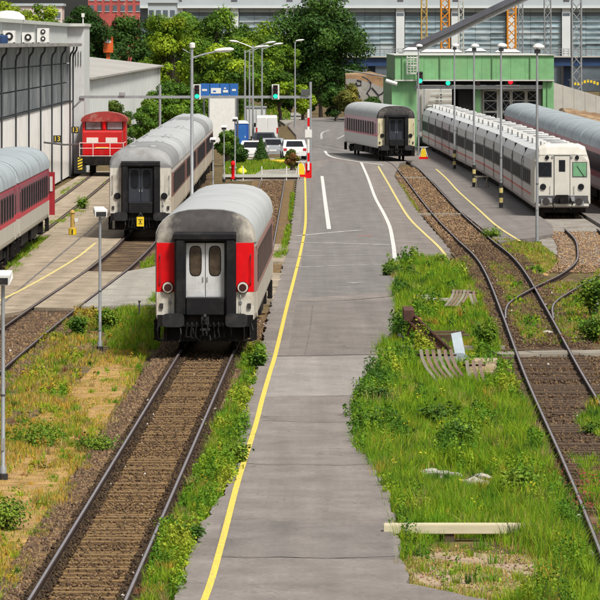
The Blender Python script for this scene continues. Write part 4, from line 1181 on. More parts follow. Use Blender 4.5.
# ---- long white articulated train
M('talgo_white', (0.60, 0.585, 0.53), 0.42, var=0.06, scale=1.5, col2=(0.55, 0.52, 0.45), amt=0.2, s2=1.0, streak=0.3, streak_col=(0.30, 0.27, 0.2))
M('talgo_roof', (0.52, 0.55, 0.56), 0.5, var=0.1, scale=1.0, streak=0.2, streak_col=(0.25, 0.24, 0.22))
M('hazard_dark', (0.02, 0.02, 0.02), 0.6)
M('ac_white', (0.60, 0.60, 0.59), 0.5, var=0.05, scale=2)
M('curtain_green', (0.16, 0.36, 0.20), 0.35, var=0.12, scale=3)
M('talgo_grey_band', (0.075, 0.075, 0.08), 0.6, var=0.2, scale=3)
bands_mat('talgo_side', [(0, (0.05, 0.045, 0.045)), (0.42, (0.56, 0.51, 0.50)), (0.96, (0.60, 0.13, 0.12)), (1.08, (0.60, 0.58, 0.58)), (1.44, (0.10, 0.105, 0.125)), (2.26, (0.58, 0.59, 0.60)), (2.9, (0.62, 0.64, 0.65))], dirt=0.14, dirt_col=(0.26, 0.22, 0.21))
tpath = smooth_path(TALGO, 0.5)
def at_y(y):
    for i in range(len(tpath) - 1):
        if tpath[i].y <= y <= tpath[i + 1].y:
            a, b = tpath[i], tpath[i + 1]
            return a + (b - a) * ((y - a.y) / (b.y - a.y))
    return tpath[-1]
TL = 12.6
def talgo_sec(y, w, zt, z0=0.40):
    return [(w - 0.10, y, z0), (w, y, 0.62), (w, y, 2.2), (w - 0.06, y, 2.75), (w - 0.28, y, zt - 0.16), (w - 0.62, y, zt), (-w + 0.62, y, zt), (-w + 0.28, y, zt - 0.16), (-w + 0.06, y, 2.75), (-w, y, 2.2), (-w, y, 0.62), (-w + 0.10, y, z0)]
ORD = ['first', 'second', 'third', 'fourth', 'fifth', 'sixth', 'seventh', 'eighth', 'ninth', 'tenth', 'eleventh', 'twelfth', 'thirteenth']
wm_t = MB().box(0, 0.012, -0.7, 0.7, 0, 0.66).mesh('window', 'window_dark')
ac_m = MB().box(-0.72, 0.72, -0.95, 0.95, 0.02, 0.27).mesh('roof_unit', 'ac_white')
fan_m = MB().lathe([(0.42, 0.27), (0.42, 0.30), (0.3, 0.30)], (0, 0, 0), 12).mesh('fan_grille', 'metal_grey')
y = 260.0
for k in range(13):
    a, b = at_y(y), at_y(y + TL)
    rz = math.atan2(-(b.x - a.x), b.y - a.y)
    lab = 'white end car with a green curtained window heading the articulated train' if k == 0 else 'low white articulated car, %s behind the white end car' % ORD[k - 1]
    t = thing('articulated_car', lab, 'train car', (a.x, a.y, 0), rz, 'cars of the white articulated train')
    zt = 3.32
    if k == 0:
        MB().loft([talgo_sec(0.28, 1.40, zt), talgo_sec(0.9, 1.46, zt + 0.1), talgo_sec(TL - 0.25, 1.46, zt)]).build('body', 'talgo_side', t)
        # white moulded nose
        MB().loft([talgo_sec(0.0, 1.36, 3.10, 0.95), talgo_sec(0.10, 1.41, 3.44, 0.95), talgo_sec(0.35, 1.44, 3.62, 0.95), talgo_sec(1.1, 1.475, 3.60, 0.95), talgo_sec(2.0, 1.475, 3.42, 0.95)]).build('nose', 'talgo_white', t)
        f = MB().box(-1.30, 1.30, -0.03, 0.3, 0.62, 1.02).build('valance', 'talgo_grey_band', t)
        MB().box(-1.33, 1.33, -0.06, 0.2, 0.50, 0.62).build('bumper_beam', 'talgo_white', t)
        MB().box(-0.38, 0.38, -0.025, -0.002, 1.02, 2.98).build('nose_door', 'talgo_white', t, bevel=0.01)
        dg = MB()
        for s in (-1, 1): dg.box(s * 0.40 - 0.015, s * 0.40 + 0.015, -0.012, -0.001, 1.02, 3.0)
        dg.box(-0.415, 0.415, -0.012, -0.001, 3.0, 3.03).build('door_frame', 'talgo_grey_band', t)
        MB().box(-0.16, 0.16, -0.034, -0.026, 2.22, 2.80).build('door_window', 'glass_dark', t)
        for s, mm, nm in ((-1, 'glass_dark', 'dark window'), (1, 'curtain_green', 'green curtained window')):
            w = MB().box(s * 0.88 - 0.33, s * 0.88 + 0.33, -0.016, -0.002, 1.98, 2.66).build('nose_window', mm, t, bevel=0.006); w['label'] = nm
            MB().box(s * 0.88 - 0.37, s * 0.88 + 0.37, -0.010, -0.001, 1.94, 1.975).box(s * 0.88 - 0.37, s * 0.88 + 0.37, -0.010, -0.001, 2.665, 2.70).box(s * 0.88 - 0.37, s * 0.88 - 0.335, -0.010, -0.001, 1.975, 2.665).box(s * 0.88 + 0.335, s * 0.88 + 0.37, -0.010, -0.001, 1.975, 2.665).build('window_seal', 'talgo_grey_band', w)
            MB().tube([(s * 0.95, 0.0, 1.46), (s * 0.95, -0.06, 1.46)], [0.16, 0.14], 20).build('headlamp', 'glass_dark', t)
            MB().tube([(s * 0.75, 0.02, 2.92), (s * 0.75, -0.05, 2.92)], [0.11, 0.10], 16).build('marker_lamp', 'glass_dark', t)
            MB().tube([(s * 0.48, 0.02, 2.95), (s * 0.48, -0.04, 2.95)], [0.06, 0.055], 12).build('marker_lamp', 'metal_grey', t)
            MB().tube([(s * 0.60, 0.0, 1.12), (s * 0.60, -0.04, 1.14), (s * 0.60, -0.04, 1.5)], 0.016, 6).build('handrail', 'metal_grey', t)
            bb = MB().tube([(s * 0.82, 0.0, 0.72), (s * 0.82, -0.35, 0.72), (s * 0.82, -0.36, 0.72), (s * 0.82, -0.42, 0.72)], [0.09, 0.09, 0.19, 0.19], 16).build('buffer', 'frame_dark', t)
        MB().bar((-1.1, -0.03, 1.99), (-0.75, -0.03, 2.5), 0.02).build('wiper', 'hazard_dark', t)
        MB().bar((1.1, -0.03, 1.99), (0.75, -0.03, 2.5), 0.02).build('wiper', 'hazard_dark', t)
        MB().box(-1.30, 1.30, -0.004, 0.0, 3.03, 3.05).build('panel_seam', 'talgo_grey_band', t)
        cp = MB().box(-0.3, 0.3, -0.30, -0.03, 0.62, 1.06).box(-0.12, 0.12, -0.5, -0.3, 0.66, 0.9).tube([(-0.4, -0.2, 0.9), (-0.48, -0.3, 0.6), (-0.4, -0.25, 0.35)], 0.035, 6).tube([(0.4, -0.2, 0.9), (0.5, -0.3, 0.6), (0.42, -0.25, 0.35)], 0.035, 6)
        cp.build('coupling', 'underframe', t)
        for k2, (x, z) in enumerate(((-0.62, 0.78), (0.52, 0.86), (0.98, 0.62), (-0.95, 0.72))):
            MB().box(x - 0.1, x + 0.1, -0.16, -0.03, z - 0.12, z + 0.12).build('valve_box', 'metal_grey', t)
        MB().box(-1.2, 1.2, 0.3, 0.6, 0.16, 0.5).build('rail_guard', 'underframe', t)
    else:
        MB().loft([talgo_sec(0.0, 1.46, zt), talgo_sec(TL, 1.46, zt)]).build('body', 'talgo_side', t)
    MB().loft([[(x, yy, z + 0.006) for x, z in ((0.9, zt - 0.06), (0.84, zt), (-0.84, zt), (-0.9, zt - 0.06))] for yy in (2.1 if k == 0 else 0.2, TL - 0.2)], cap=True).build('roof_panel', 'talgo_roof', t)
    MB().box(-1.30, 1.30, TL + 0.0, TL + 0.34, 0.45, zt - 0.15).build('bellows', 'black_rubber', t)
    for yy in ((4.0, 9.4) if k else (3.2, 7.4, 11)):
        o = share('roof_unit', ac_m, t, (0, yy, zt))
        for dy in (-0.45, 0.45): share('fan_grille', fan_m, o, (0, dy, 0))
    for s in (-1, 1):
        for j in range(5):
            if k == 0 and j == 0: continue
            share('window', wm_t, t, (s * 1.462, 2.0 + j * 2.1, 1.52), (0, 0, 0 if s > 0 else math.pi))
        d = MB().box(0, 0.014, -0.36, 0.36, 0.62, 2.6).build('side_door', 'talgo_white' if k == 3 else 'talgo_side', t)
        d.location = (s * 1.460, 0.75 if k else 11.6, 0); d.rotation_euler = (0, 0, 0 if s > 0 else math.pi)
        MB().box(s * 1.462 - 0.012, s * 1.462 + 0.012, 11.9, 12.2, 0.62, 2.75).build('door_seal', 'black_rubber', t)
    w = MB()
    for s in (-1, 1): w.disc((s * 0.74 - 0.06, TL + 0.15, 0.40), (1, 0, 0), 0.4, 0.12, 16)
    w.build('wheelset', 'underframe', t)
    MB().box(-1.1, 1.1, 2.5, TL - 2.5, 0.18, 0.42).build('equipment_box', 'underframe', t)
    y += TL + 0.4

# ---- red shunting locomotive
M('loco_red', (0.50, 0.010, 0.010), 0.38, var=0.10, scale=2, streak=0.35, streak_col=(0.25, 0.015, 0.012))
M('loco_pink', (0.72, 0.62, 0.58), 0.5, var=0.06, scale=2)
M('loco_glass', (0.30, 0.33, 0.34), 0.15, var=0.25, scale=1.2, col2=(0.06, 0.07, 0.07), amt=0.3)
M('rail_pale', (0.66, 0.55, 0.52), 0.5, var=0.06, scale=2)
M('hazard_black', (0.02, 0.02, 0.02), 0.6)
lo = thing('locomotive', 'red shunting locomotive with white railings beside the glazed hall', 'locomotive', (-12.85, 336.5, 0), 0.0)
def arch_sec(y, w, z0, ze, zt, n=10):
    return [(w, y, z0), (w, y, ze)] + [(w * math.cos(math.pi * i / n), y, ze + (zt - ze) * math.sin(math.pi * i / n)) for i in range(1, n)] + [(-w, y, ze), (-w, y, z0)]
MB().box(-1.5, 1.5, 0, 10.2, 0.85, 1.28).build('frame', 'underframe', lo)
MB().box(-1.45, 1.45, -0.02, 0.1, 0.72, 1.26).build('buffer_beam', 'underframe', lo)
MB().box(-1.28, 1.28, 0.9, 4.6, 1.28, 2.92).build('hood', 'loco_red', lo, bevel=0.08)
cab = MB().loft([arch_sec(4.6, 1.42, 1.28, 3.45, 3.98), arch_sec(7.4, 1.42, 1.28, 3.45, 3.98)]).build('cab', 'loco_red', lo)
MB().loft([arch_sec(4.35, 1.52, 3.48, 3.56, 4.12), arch_sec(7.65, 1.52, 3.48, 3.56, 4.12)]).build('cab_roof', M('loco_roof', (0.28, 0.03, 0.025), 0.6, var=0.3, scale=1.5, col2=(0.36, 0.27, 0.2), amt=0.3, s2=0.8), lo)
MB().box(-1.2, 1.2, 7.4, 10.0, 1.28, 2.8).build('rear_hood', 'loco_red', lo, bevel=0.06)
for s in (-1, 1):
    ws = MB().box(s * 0.70 - 0.48, s * 0.70 + 0.48, 4.57, 4.60, 2.98, 3.58).build('cab_window', 'loco_glass', cab)
    MB().box(s * 0.70 - 0.54, s * 0.70 + 0.54, 4.585, 4.598, 2.93, 3.63).build('window_seal', 'black_rubber', cab)
    MB().box(s * 1.30 - 0.02, s * 1.30 + 0.02, 5.0, 6.6, 2.5, 3.3).build('side_window', 'loco_glass', cab)
    MB().box(s * 0.62 - 0.38, s * 0.62 + 0.38, 0.87, 0.90, 2.18, 2.50).build('lamp_panel', 'loco_pink', lo)
    for k in range(6):
        MB().box(s * 0.62 - 0.5, s * 0.62 + 0.5, 0.885, 0.90, 1.40 + 0.11 * k, 1.46 + 0.11 * k).build('louvre', 'coach_red', lo)
    MB().tube([(s * 0.875, 0, 1.05), (s * 0.875, -0.5, 1.05), (s * 0.875, -0.51, 1.05), (s * 0.875, -0.56, 1.05)], [0.1, 0.1, 0.23, 0.22], 16).build('buffer', 'underframe', lo)
    hz = MB().box(s * 1.38 - 0.15, s * 1.38 + 0.15, -0.06, -0.03, 0.45, 1.22).build('hazard_board', 'yellow_plate', lo)
    for k in range(4):
        MB().add([(s * 1.38 - 0.15, -0.064, 0.47 + k * 0.19), (s * 1.38 + 0.15, -0.064, 0.60 + k * 0.19), (s * 1.38 + 0.15, -0.064, 0.69 + k * 0.19), (s * 1.38 - 0.15, -0.064, 0.56 + k * 0.19)], [(0, 1, 2, 3)]).build('stripe', 'hazard_black', hz)
for z in (1.32, 1.82, 2.16):
    MB().tube([(-1.42, 0.08, z), (1.42, 0.08, z)], 0.028, 6).build('railing', 'rail_pale', lo)
for x in (-1.42, -0.55, 0.55, 1.42):
    MB().tube([(x, 0.08, 1.28), (x, 0.08, 2.18)], 0.028, 6).build('railing_post', 'rail_pale', lo)
for s in (-1, 1):
    MB().tube([(s * 1.42, 0.08, 2.16), (s * 1.42, 4.5, 2.16)], 0.025, 6).build('railing', 'rail_pale', lo)
for yy in (1.6, 5.0, 8.4):
    w = MB()
    for s in (-1, 1): w.disc((s * 0.75 - 0.06, yy, 0.55), (1, 0, 0), 0.53, 0.12, 18)
    w.build('wheelset', 'underframe', lo)
MB().tube([(0, 4.55, 3.0), (0, 4.55, 3.98)], 0.09, 10).build('exhaust_pipe', 'coach_red', cab)
MB().box(-0.42, 0.42, 0.865, 0.885, 1.78, 1.88).build('hood_lettering', 'yellow_plate', lo)

# ================================================================== BUILDINGS
M('wall_white', (0.84, 0.835, 0.815), 0.75, var=0.05, scale=0.8, col2=(0.68, 0.66, 0.62), amt=0.25, s2=0.5, streak=0.15, streak_col=(0.33, 0.30, 0.26))
M('wall_grey', (0.56, 0.59, 0.59), 0.75, var=0.08, scale=0.8, streak=0.25, streak_col=(0.28, 0.27, 0.25))
M('shed_white', (0.68, 0.71, 0.71), 0.7, var=0.05, scale=0.8, streak=0.2, streak_col=(0.4, 0.4, 0.38))
M('cladding', (0.52, 0.55, 0.54), 0.6, var=0.08, scale=0.8, streak=0.3, streak_col=(0.27, 0.27, 0.25))
M('hall_glass', (0.135, 0.155, 0.175), 0.4, var=0.35, scale=0.35, col2=(0.29, 0.305, 0.315), amt=0.5, s2=0.3, spec=0.25)
M('hall_frame', (0.035, 0.04, 0.045), 0.5, var=0.2, scale=2)
M('canopy_dirty', (0.30, 0.295, 0.28), 0.8, var=0.2, scale=0.9, col2=(0.17, 0.16, 0.15), amt=0.4, s2=0.6)
M('shed_roof', (0.36, 0.35, 0.33), 0.8, var=0.08, scale=0.3, col2=(0.29, 0.28, 0.265), amt=0.3, s2=0.12)
M('trim_pale', (0.52, 0.54, 0.50), 0.6, var=0.08, scale=1)
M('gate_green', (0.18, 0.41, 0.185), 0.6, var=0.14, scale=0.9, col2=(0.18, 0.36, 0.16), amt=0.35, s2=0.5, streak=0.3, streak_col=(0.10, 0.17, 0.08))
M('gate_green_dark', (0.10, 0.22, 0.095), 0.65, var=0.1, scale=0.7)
M('dark_void', (0.012, 0.012, 0.013), 0.9, var=0.1)
M('steel_pole', (0.36, 0.38, 0.40), 0.45, 0.4, var=0.1, scale=2, streak=0.25, streak_col=(0.2, 0.17, 0.14))
M('pole_dark', (0.10, 0.105, 0.11), 0.5, 0.3, var=0.15, scale=3)
M('white_plastic', (0.72, 0.72, 0.70), 0.45, var=0.06, scale=3)
M('blue_sign', (0.02, 0.13, 0.44), 0.5, var=0.1, scale=1)
M('toilet_blue', (0.02, 0.09, 0.40), 0.45, var=0.1, scale=1)
M('lit_green', (0.02, 0.5, 0.3), 0.4, emit=((0.01, 0.62, 0.34), 1.0))
M('lit_red', (0.5, 0.02, 0.03), 0.4, emit=((1.0, 0.005, 0.02), 1.0))
M('lens_off', (0.05, 0.02, 0.02), 0.3)
M('orange_steel', (0.62, 0.24, 0.02), 0.55, var=0.1, scale=2)
M('ochre_steel', (0.50, 0.33, 0.08), 0.55, var=0.1, scale=2)
M('bridge_blue', (0.018, 0.05, 0.14), 0.5, var=0.15, scale=0.6)
M('jib_grey', (0.105, 0.11, 0.135), 0.55, var=0.15, scale=0.5)
M('facade_glass', (0.27, 0.375, 0.43), 0.3, var=0.4, scale=0.18, col2=(0.46, 0.53, 0.56), amt=0.35, s2=0.14, stretch=(1, 1, 2.5), spec=0.4)
M('facade_dark', (0.11, 0.14, 0.17), 0.3, var=0.3, scale=0.2, spec=0.6)
M('facade_white', (0.62, 0.66, 0.68), 0.6, var=0.04, scale=0.3)
M('facade_grey', (0.44, 0.50, 0.54), 0.6, var=0.05, scale=0.2)
M('brick_red', (0.42, 0.085, 0.075), 0.8, var=0.2, scale=0.4, col2=(0.5, 0.35, 0.3), amt=0.2, s2=0.2)
M('dirt_slope', (0.22, 0.13, 0.065), 0.95, var=0.3, scale=0.5, col2=(0.42, 0.33, 0.2), amt=0.4, s2=0.3, bump=0.8, bscale=3)
M('graffiti_wall', (0.30, 0.29, 0.27), 0.85, var=0.2, scale=0.5, col2=(0.2, 0.17, 0.13), amt=0.4, s2=0.3)
M('concrete_wall', (0.46, 0.45, 0.41), 0.85, var=0.1, scale=0.4, col2=(0.38, 0.36, 0.32), amt=0.3, s2=0.2, streak=0.3, streak_col=(0.25, 0.23, 0.2))
M('graffiti_black', (0.025, 0.024, 0.03), 0.7)

# ---- glazed hall on the left
hall = thing('workshop_hall', 'long hall with dark upper glazing and white lower wall at the left edge', 'building', (-15.0, 235, 0))
ribs = [g - 235 for g in (246, 259, 272, 285, 298, 311.5, 324, 336)]
edges = [0] + ribs + [107]
MB().box(-9, -0.35, 0, 107, 0, 8.4).build('core_wall', 'wall_grey', hall)
for i in range(len(edges) - 1):
    a, b = edges[i], edges[i + 1]
    n = 3
    for j in range(n):
        y0, y1 = a + (b - a) * j / n + 0.04, a + (b - a) * (j + 1) / n - 0.04
        MB().box(-0.34, 0.0, y0, y1, 0, 4.78).build('wall_panel', 'wall_white', hall)
        for z0, z1 in ((4.9, 6.05), (6.13, 7.28), (7.36, 8.4)):
            MB().box(-0.34, -0.10 + RNG.uniform(-0.02, 0.02), y0 + 0.04, y1 - 0.04, z0, z1).build('pane', 'hall_glass', hall)
    MB().box(-0.34, 0.05, a + 0.05, b - 0.05, 4.785, 4.86).build('sill', 'hall_frame', hall)
for y in ribs + [105.5]:
    MB().tube([(0.14, y, -0.02), (0.14, y, 7.7), (0.20, y, 7.95), (0.36, y, 8.15), (0.40, y, 8.4)], 0.058, 8).build('rib', 'hall_frame', hall)
MB().box(-3.0, 0.55, -0.3, 108, 8.42, 8.62).build('canopy', 'canopy_dirty', hall)
MB().box(0.56, 0.62, -0.3, 108, 8.44, 8.60).build('gutter', 'canopy_dirty', hall)
for j in range(54):
    MB().box(-0.6, -0.35, j * 2.0, j * 2.0 + 1.93, 8.63, 9.72).build('cladding_sheet', 'cladding', hall)
MB().box(-8, -0.55, 0, 107.5, 8.63, 9.70).build('upper_storey', 'wall_grey', hall)
MB().box(-8.2, -0.15, -0.2, 108.4, 9.72, 9.92).build('roof_edge', 'trim_pale', hall)
MB().lathe([(0.95, 0), (0.9, 0.2), (0.6, 0.42), (0.2, 0.5), (0.02, 0.51)], (-1.0, 50, 9.92), 16).build('roof_dome', 'white_plastic', hall, smooth=True)
pier = MB().box(-0.45, 0.72, 109.0, 118, 0, 9.72).build('end_pier', 'wall_grey', hall)
MB().box(-0.55, 0.80, 108.6, 118.2, 9.73, 9.93).build('pier_cap', 'trim_pale', hall)
for j in range(4):
    MB().tube([(0.0 + j * 0.17, 108.95, 7.1), (0.0 + j * 0.17, 108.95, 8.1)], 0.02, 5).build('vent_bar', 'pole_dark', hall)
MB().tube([(0.5, 60, 3.0), (0.55, 84, 2.4), (0.6, 106, 2.0), (0.68, 109, 2.0)], 0.06, 6).build('wall_pipe', 'pole_dark', hall)
MB().tube([(0.65, 108.9, 9.9), (0.65, 108.9, 10.5)], 0.04, 6).box(0.55, 0.75, 108.8, 109.0, 10.35, 10.6).build('roof_beacon', 'white_plastic', hall)
def ac(label, px, D, w, h, fans):
    t = thing('air_conditioner', label, 'air conditioner', ((px - 300) / 5200 * D, D, 8.625), 0, 'air conditioning units on the hall')
    MB().box(-w / 2, w / 2, 0, 0.7, 0.06, h).build('casing', 'white_plastic', t)
    MB().box(-w / 2 + .03, -w / 2 + .1, 0.05, 0.6, 0, 0.06).box(w / 2 - .1, w / 2 - .03, 0.05, 0.6, 0, 0.06).build('foot', 'pole_dark', t)
    for k in range(fans):
        z = 0.06 + (h - 0.06) * (k + 0.5) / fans
        r = min(w, (h - 0.06) / fans) * 0.36
        f = MB().tube([(0, -0.002, z), (0, -0.05, z)], [r, r * 0.9], 18).build('fan', 'buffer_grey', t)
        MB().tube([(0, -0.051, z), (0, -0.06, z)], [r * 0.45, r * 0.4], 14).build('fan_hub', 'white_plastic', f)
ac('white air conditioner nearest the left edge on the hall canopy', 9, 267, 0.62, 0.66, 1)
ac('white air conditioner between two others on the hall canopy', 28, 286, 0.66, 0.60, 1)
ac('tall white air conditioner with two stacked fans on the canopy', 43, 302, 0.68, 0.88, 2)
tk = thing('water_tank', 'small dark blue tank on the canopy at the left edge', 'tank', ((2 - 300) / 5200 * 262, 262, 8.625))
MB().lathe([(0.28, 0), (0.3, 0.08), (0.3, 0.36), (0.2, 0.42), (0.05, 0.44)], (0, 0, 0), 14).build('tank_body', 'bridge_blue', tk, smooth=True)
MB().lathe([(0.08, 0.44), (0.08, 0.48), (0.03, 0.5)], (0, 0, 0), 10).build('tank_cap', 'pole_dark', tk)

def text_mesh(s, size, mat):
    c = bpy.data.curves.new('lettering', 'FONT')
    c.body = s; c.size = size; c.align_x = 'CENTER'; c.align_y = 'CENTER'; c.extrude = 0.004
    o = bpy.data.objects.new('lettering', c); COL.objects.link(o)
    me = bpy.data.meshes.new_from_object(o.evaluated_get(bpy.context.evaluated_depsgraph_get()))
    bpy.data.objects.remove(o); bpy.data.curves.remove(c)
    me.materials.clear(); me.materials.append(MATS[mat])
    return me
for px, py, D, lab in ((57, 139, 316, 'small black and yellow number plate on a rib of the hall'), (75, 130, 339, 'small black and yellow number plate beside the locomotive cab')):
    p = P(px, py, D)
    t = thing('number_plate', lab, 'sign', p)
    MB().box(-0.24, 0.24, 0, 0.03, -0.22, 0.22).build('plate', 'hazard_black', t)
    share('lettering', text_mesh('13', 0.42, 'yellow_plate'), t, (0, -0.006, 0), (R(90), 0, 0))

# ---- white clad shed behind the locomotive
shed = thing('storage_shed', 'white clad shed with a grey low-pitched roof behind the locomotive', 'building', (-14.45, 354, 0))
for j in range(46):
    MB().box(-0.2, RNG.uniform(-0.01, 0.01), j * 4.0 + 0.10, j * 4.0 + 3.90, 0, 6.12).build('wall_panel', 'shed_white', shed)
MB().box(-14, -0.22, 0.1, 183.8, 0, 6.1).build('core_wall', 'pole_dark', shed)
MB().add([(0.35, -0.2, 6.14), (0.35, 184.5, 6.14), (-15, 184.5, 7.9), (-15, -0.2, 7.9), (0.35, -0.2, 6.28), (0.35, 184.5, 6.28), (-15, 184.5, 8.04), (-15, -0.2, 8.04)],
         [(0, 3, 2, 1), (4, 5, 6, 7), (0, 1, 5, 4), (1, 2, 6, 5), (2, 3, 7, 6), (3, 0, 4, 7)]).build('roof', 'shed_roof', shed)
MB().add([(-0.2, 183.9, 6.1), (-14.9, 183.9, 6.1), (-14.9, 183.9, 7.8), (-0.2, 184.1, 6.1), (-14.9, 184.1, 6.1), (-14.9, 184.1, 7.8)], [(0, 1, 2), (5, 4, 3), (0, 2, 5, 3), (1, 0, 3, 4), (2, 1, 4, 5)]).build('gable', 'wall_grey', shed)

# ---- green gate hall across the tracks
D0 = 430.0
gx = lambda px: (px - 300) / 5200 * D0
gz = lambda py: H - (py - HY) / 5200 * D0
gate = thing('gate_hall', 'green train gate hall with signal lamps under its deep fascia', 'building', (0, D0, 0))
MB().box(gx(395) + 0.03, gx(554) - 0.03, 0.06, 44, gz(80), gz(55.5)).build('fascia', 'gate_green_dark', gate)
for k in range(11):
    x0_ = gx(395) + (gx(554) - gx(395)) * k / 11; x1_ = gx(395) + (gx(554) - gx(395)) * (k + 1) / 11
    MB().box(x0_ + 0.007, x1_ - 0.007, RNG.uniform(-0.004, 0.004), 0.055, gz(79.4), gz(55.6)).build('fascia_sheet', 'gate_green', gate)
for x_ in (402, 440, 492, 530): MB().tube([(gx(x_), -0.08, gz(79)), (gx(x_), -0.08, gz(55.4))], 0.045, 6).build('downpipe', 'gate_green_dark', gate)
MB().box(gx(394), gx(555), -0.15, 44.2, gz(55.4), gz(54.6)).build('roof_edge', 'trim_pale', gate)
MB().box(gx(395) - 0.05, gx(554) + 0.02, -0.06, 0.1, gz(81), gz(79.6)).build('fascia_trim', 'trim_pale', gate)
MB().box(gx(392), gx(417), 0.5, 3.2, 0, gz(80.2)).build('pillar', 'gate_green', gate)
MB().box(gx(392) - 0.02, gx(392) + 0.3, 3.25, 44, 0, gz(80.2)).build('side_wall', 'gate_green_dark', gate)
MB().box(gx(543), gx(554), 0.3, 3.0, 0, gz(80.2)).build('pillar', 'gate_green', gate)
MB().box(gx(547), gx(547) + 0.06, 0.2, 0.3, 0, gz(80.2)).build('pillar_seam', 'gate_green_dark', gate)
MB().box(gx(417.5), gx(542.5), 0.9, 1.4, gz(85.2), gz(80.3)).build('signal_recess', 'dark_void', gate)
MB().box(gx(415), gx(543), 0.4, 0.9, gz(89), gz(85.4)).build('lintel', 'metal_grey', gate)
MB().box(gx(459), gx(475), 1.2, 20, 0, gz(89.3)).build('dark_door', 'dark_void', gate)
MB().box(gx(475.5), gx(481), 0.8, 2.2, 0, gz(89.3)).build('pillar', 'gate_green_dark', gate)
MB().box(gx(481.5), gx(542.4), 1.9, 2.1, 0, gz(89.3)).build('door_leaf', 'wall_grey', gate)
for x0, x1 in ((484.5, 498), (503, 511), (513, 526), (528, 540)):
    MB().box(gx(x0) - 0.06, gx(x1) + 0.06, 1.78, 1.88, 0.1, gz(90)).build('door_frame', 'white_plastic', gate)
    for z0, z1 in ((gz(125), gz(113)), (gz(111), gz(101.5)), (gz(100.5), gz(91.5))):
        pn = MB().box(gx(x0) + 0.04, gx(x1) - 0.04, 1.72, 1.775, z0, z1).build('pane', 'glass_dark', gate)
        MB().bar((gx(x0) + 0.05, 1.70, z0), (gx(x1) - 0.05, 1.70, z1), 0.035).bar((gx(x0) + 0.05, 1.68, z1), (gx(x1) - 0.05, 1.68, z0), 0.035).build('cross_brace', 'metal_grey', pn)
ld = MB()
for x in (407, 417): ld.tube([(gx(x), -0.3, gz(74)), (gx(x), -0.3, gz(56))], 0.06, 6)
for k in range(7): ld.tube([(gx(407), -0.3, gz(73 - k * 2.6)), (gx(417), -0.3, gz(73 - k * 2.6))], 0.035, 5)
for x in (410.5, 413.5): ld.tube([(gx(x), -0.62, gz(74)), (gx(x), -0.62, gz(56))], 0.035, 5)
for y in (74, 66, 58): ld.tube([(gx(407), -0.3, gz(y)), (gx(410.5), -0.62, gz(y)), (gx(413.5), -0.62, gz(y)), (gx(417), -0.3, gz(y))], 0.035, 5)
ld.build('cage_ladder', 'trim_pale', gate)
MB().tube([(gx(386), -0.2, gz(80.5)), (gx(397), -0.4, gz(84))], 0.16, 10).build('floodlight', 'white_plastic', gate)

def signal(label, pos, lit, frame=True, w=0.5, h=1.0, scale=1.0, post_to=None, cnt=3):
    t = thing('signal_light', label, 'signal light', pos, 0, 'signal lights over the tracks')
    w *= scale; h *= scale
    if frame:
        MB().box(-w / 2, w / 2, 0.0, 0.03, -h / 2, h / 2).build('backplate', 'white_plastic', t, bevel=0.04)
        MB().box(-w * 0.30, w * 0.30, -0.16, -0.001, -h * 0.43, h * 0.43).build('housing', 'hazard_black', t)
    else:
        MB().box(-w / 2, w / 2, -0.16, 0.0, -h / 2, h / 2).build('housing', 'hazard_black', t)
    for k in range(cnt):
        z = h * 0.28 - k * h * 0.28 if cnt == 3 else (0 if cnt == 1 else h * 0.22 - k * h * 0.44)
        on = (k == cnt - 1)
        r = (0.15 if frame else 0.19) * scale
        MB().tube([(0, -0.161, z), (0, -0.20, z)], [r, r * 0.85], 16).build('lens', lit if on else 'lens_off', t)
        MB().lathe([(r * 1.15, 0), (r * 1.15, 0.02)], (0, -0.2, z + r), 10).build('visor', 'hazard_black', t)
    return t
signal('green signal standing above the left end of the gate lintel', P(420, 78, D0 - 0.4), 'lit_green', False, 0.46, 1.05, cnt=2)
signal('green signal under the gate fascia, second from the left', P(448, 83, D0 + 0.6), 'lit_green', False, 0.62, 0.42, cnt=1)
signal('red signal under the right half of the gate fascia', P(510.5, 82, D0 + 0.6), 'lit_red', False, 0.85, 0.42, cnt=1)
signal('dark unlit signal under the gate fascia near the black door', P(478, 83, D0 + 0.6), 'lens_off', False, 0.4, 0.42, cnt=1)

# ---- gantry beam from the hall to the barrier
DB = 344.0
bm = thing('signal_gantry', 'thin grey gantry beam carrying two framed signals over the left tracks', 'gantry', (0, DB, 0))
zb = H - (97 - HY) / 5200 * DB
bxl = lambda px: (px - 300) / 5200 * DB
MB().box(bxl(80), bxl(312), -0.1, 0.1, zb - 0.09, zb + 0.09).build('beam', 'steel_pole', bm)
for px in (160, 310.5):
    MB().tube([(bxl(px), 0, 0), (bxl(px), 0, zb + (0.8 if px == 160 else 1.0))], 0.085, 8).build('post', 'steel_pole', bm)
MB().tube([(bxl(84), 0, zb), (bxl(70), 0.0, zb - 0.9)], 0.06, 6).build('bracket', 'steel_pole', bm)
MB().box(bxl(301), bxl(309), -0.2, 0.2, zb + 0.12, zb + 0.5).build('control_box', 'pole_dark', bm)
MB().box(bxl(119), bxl(125), -0.2, 0.2, zb + 0.1, zb + 0.3).build('junction_box', 'metal_grey', bm)
signal('white framed green signal on the gantry, left of the blue sign', P(197, 92, DB - 0.2), 'lit_green', True, 0.5, 1.0)
signal('white framed green signal on the gantry, right above the van', P(275.5, 92, DB - 0.2), 'lit_green', True, 0.5, 1.0)

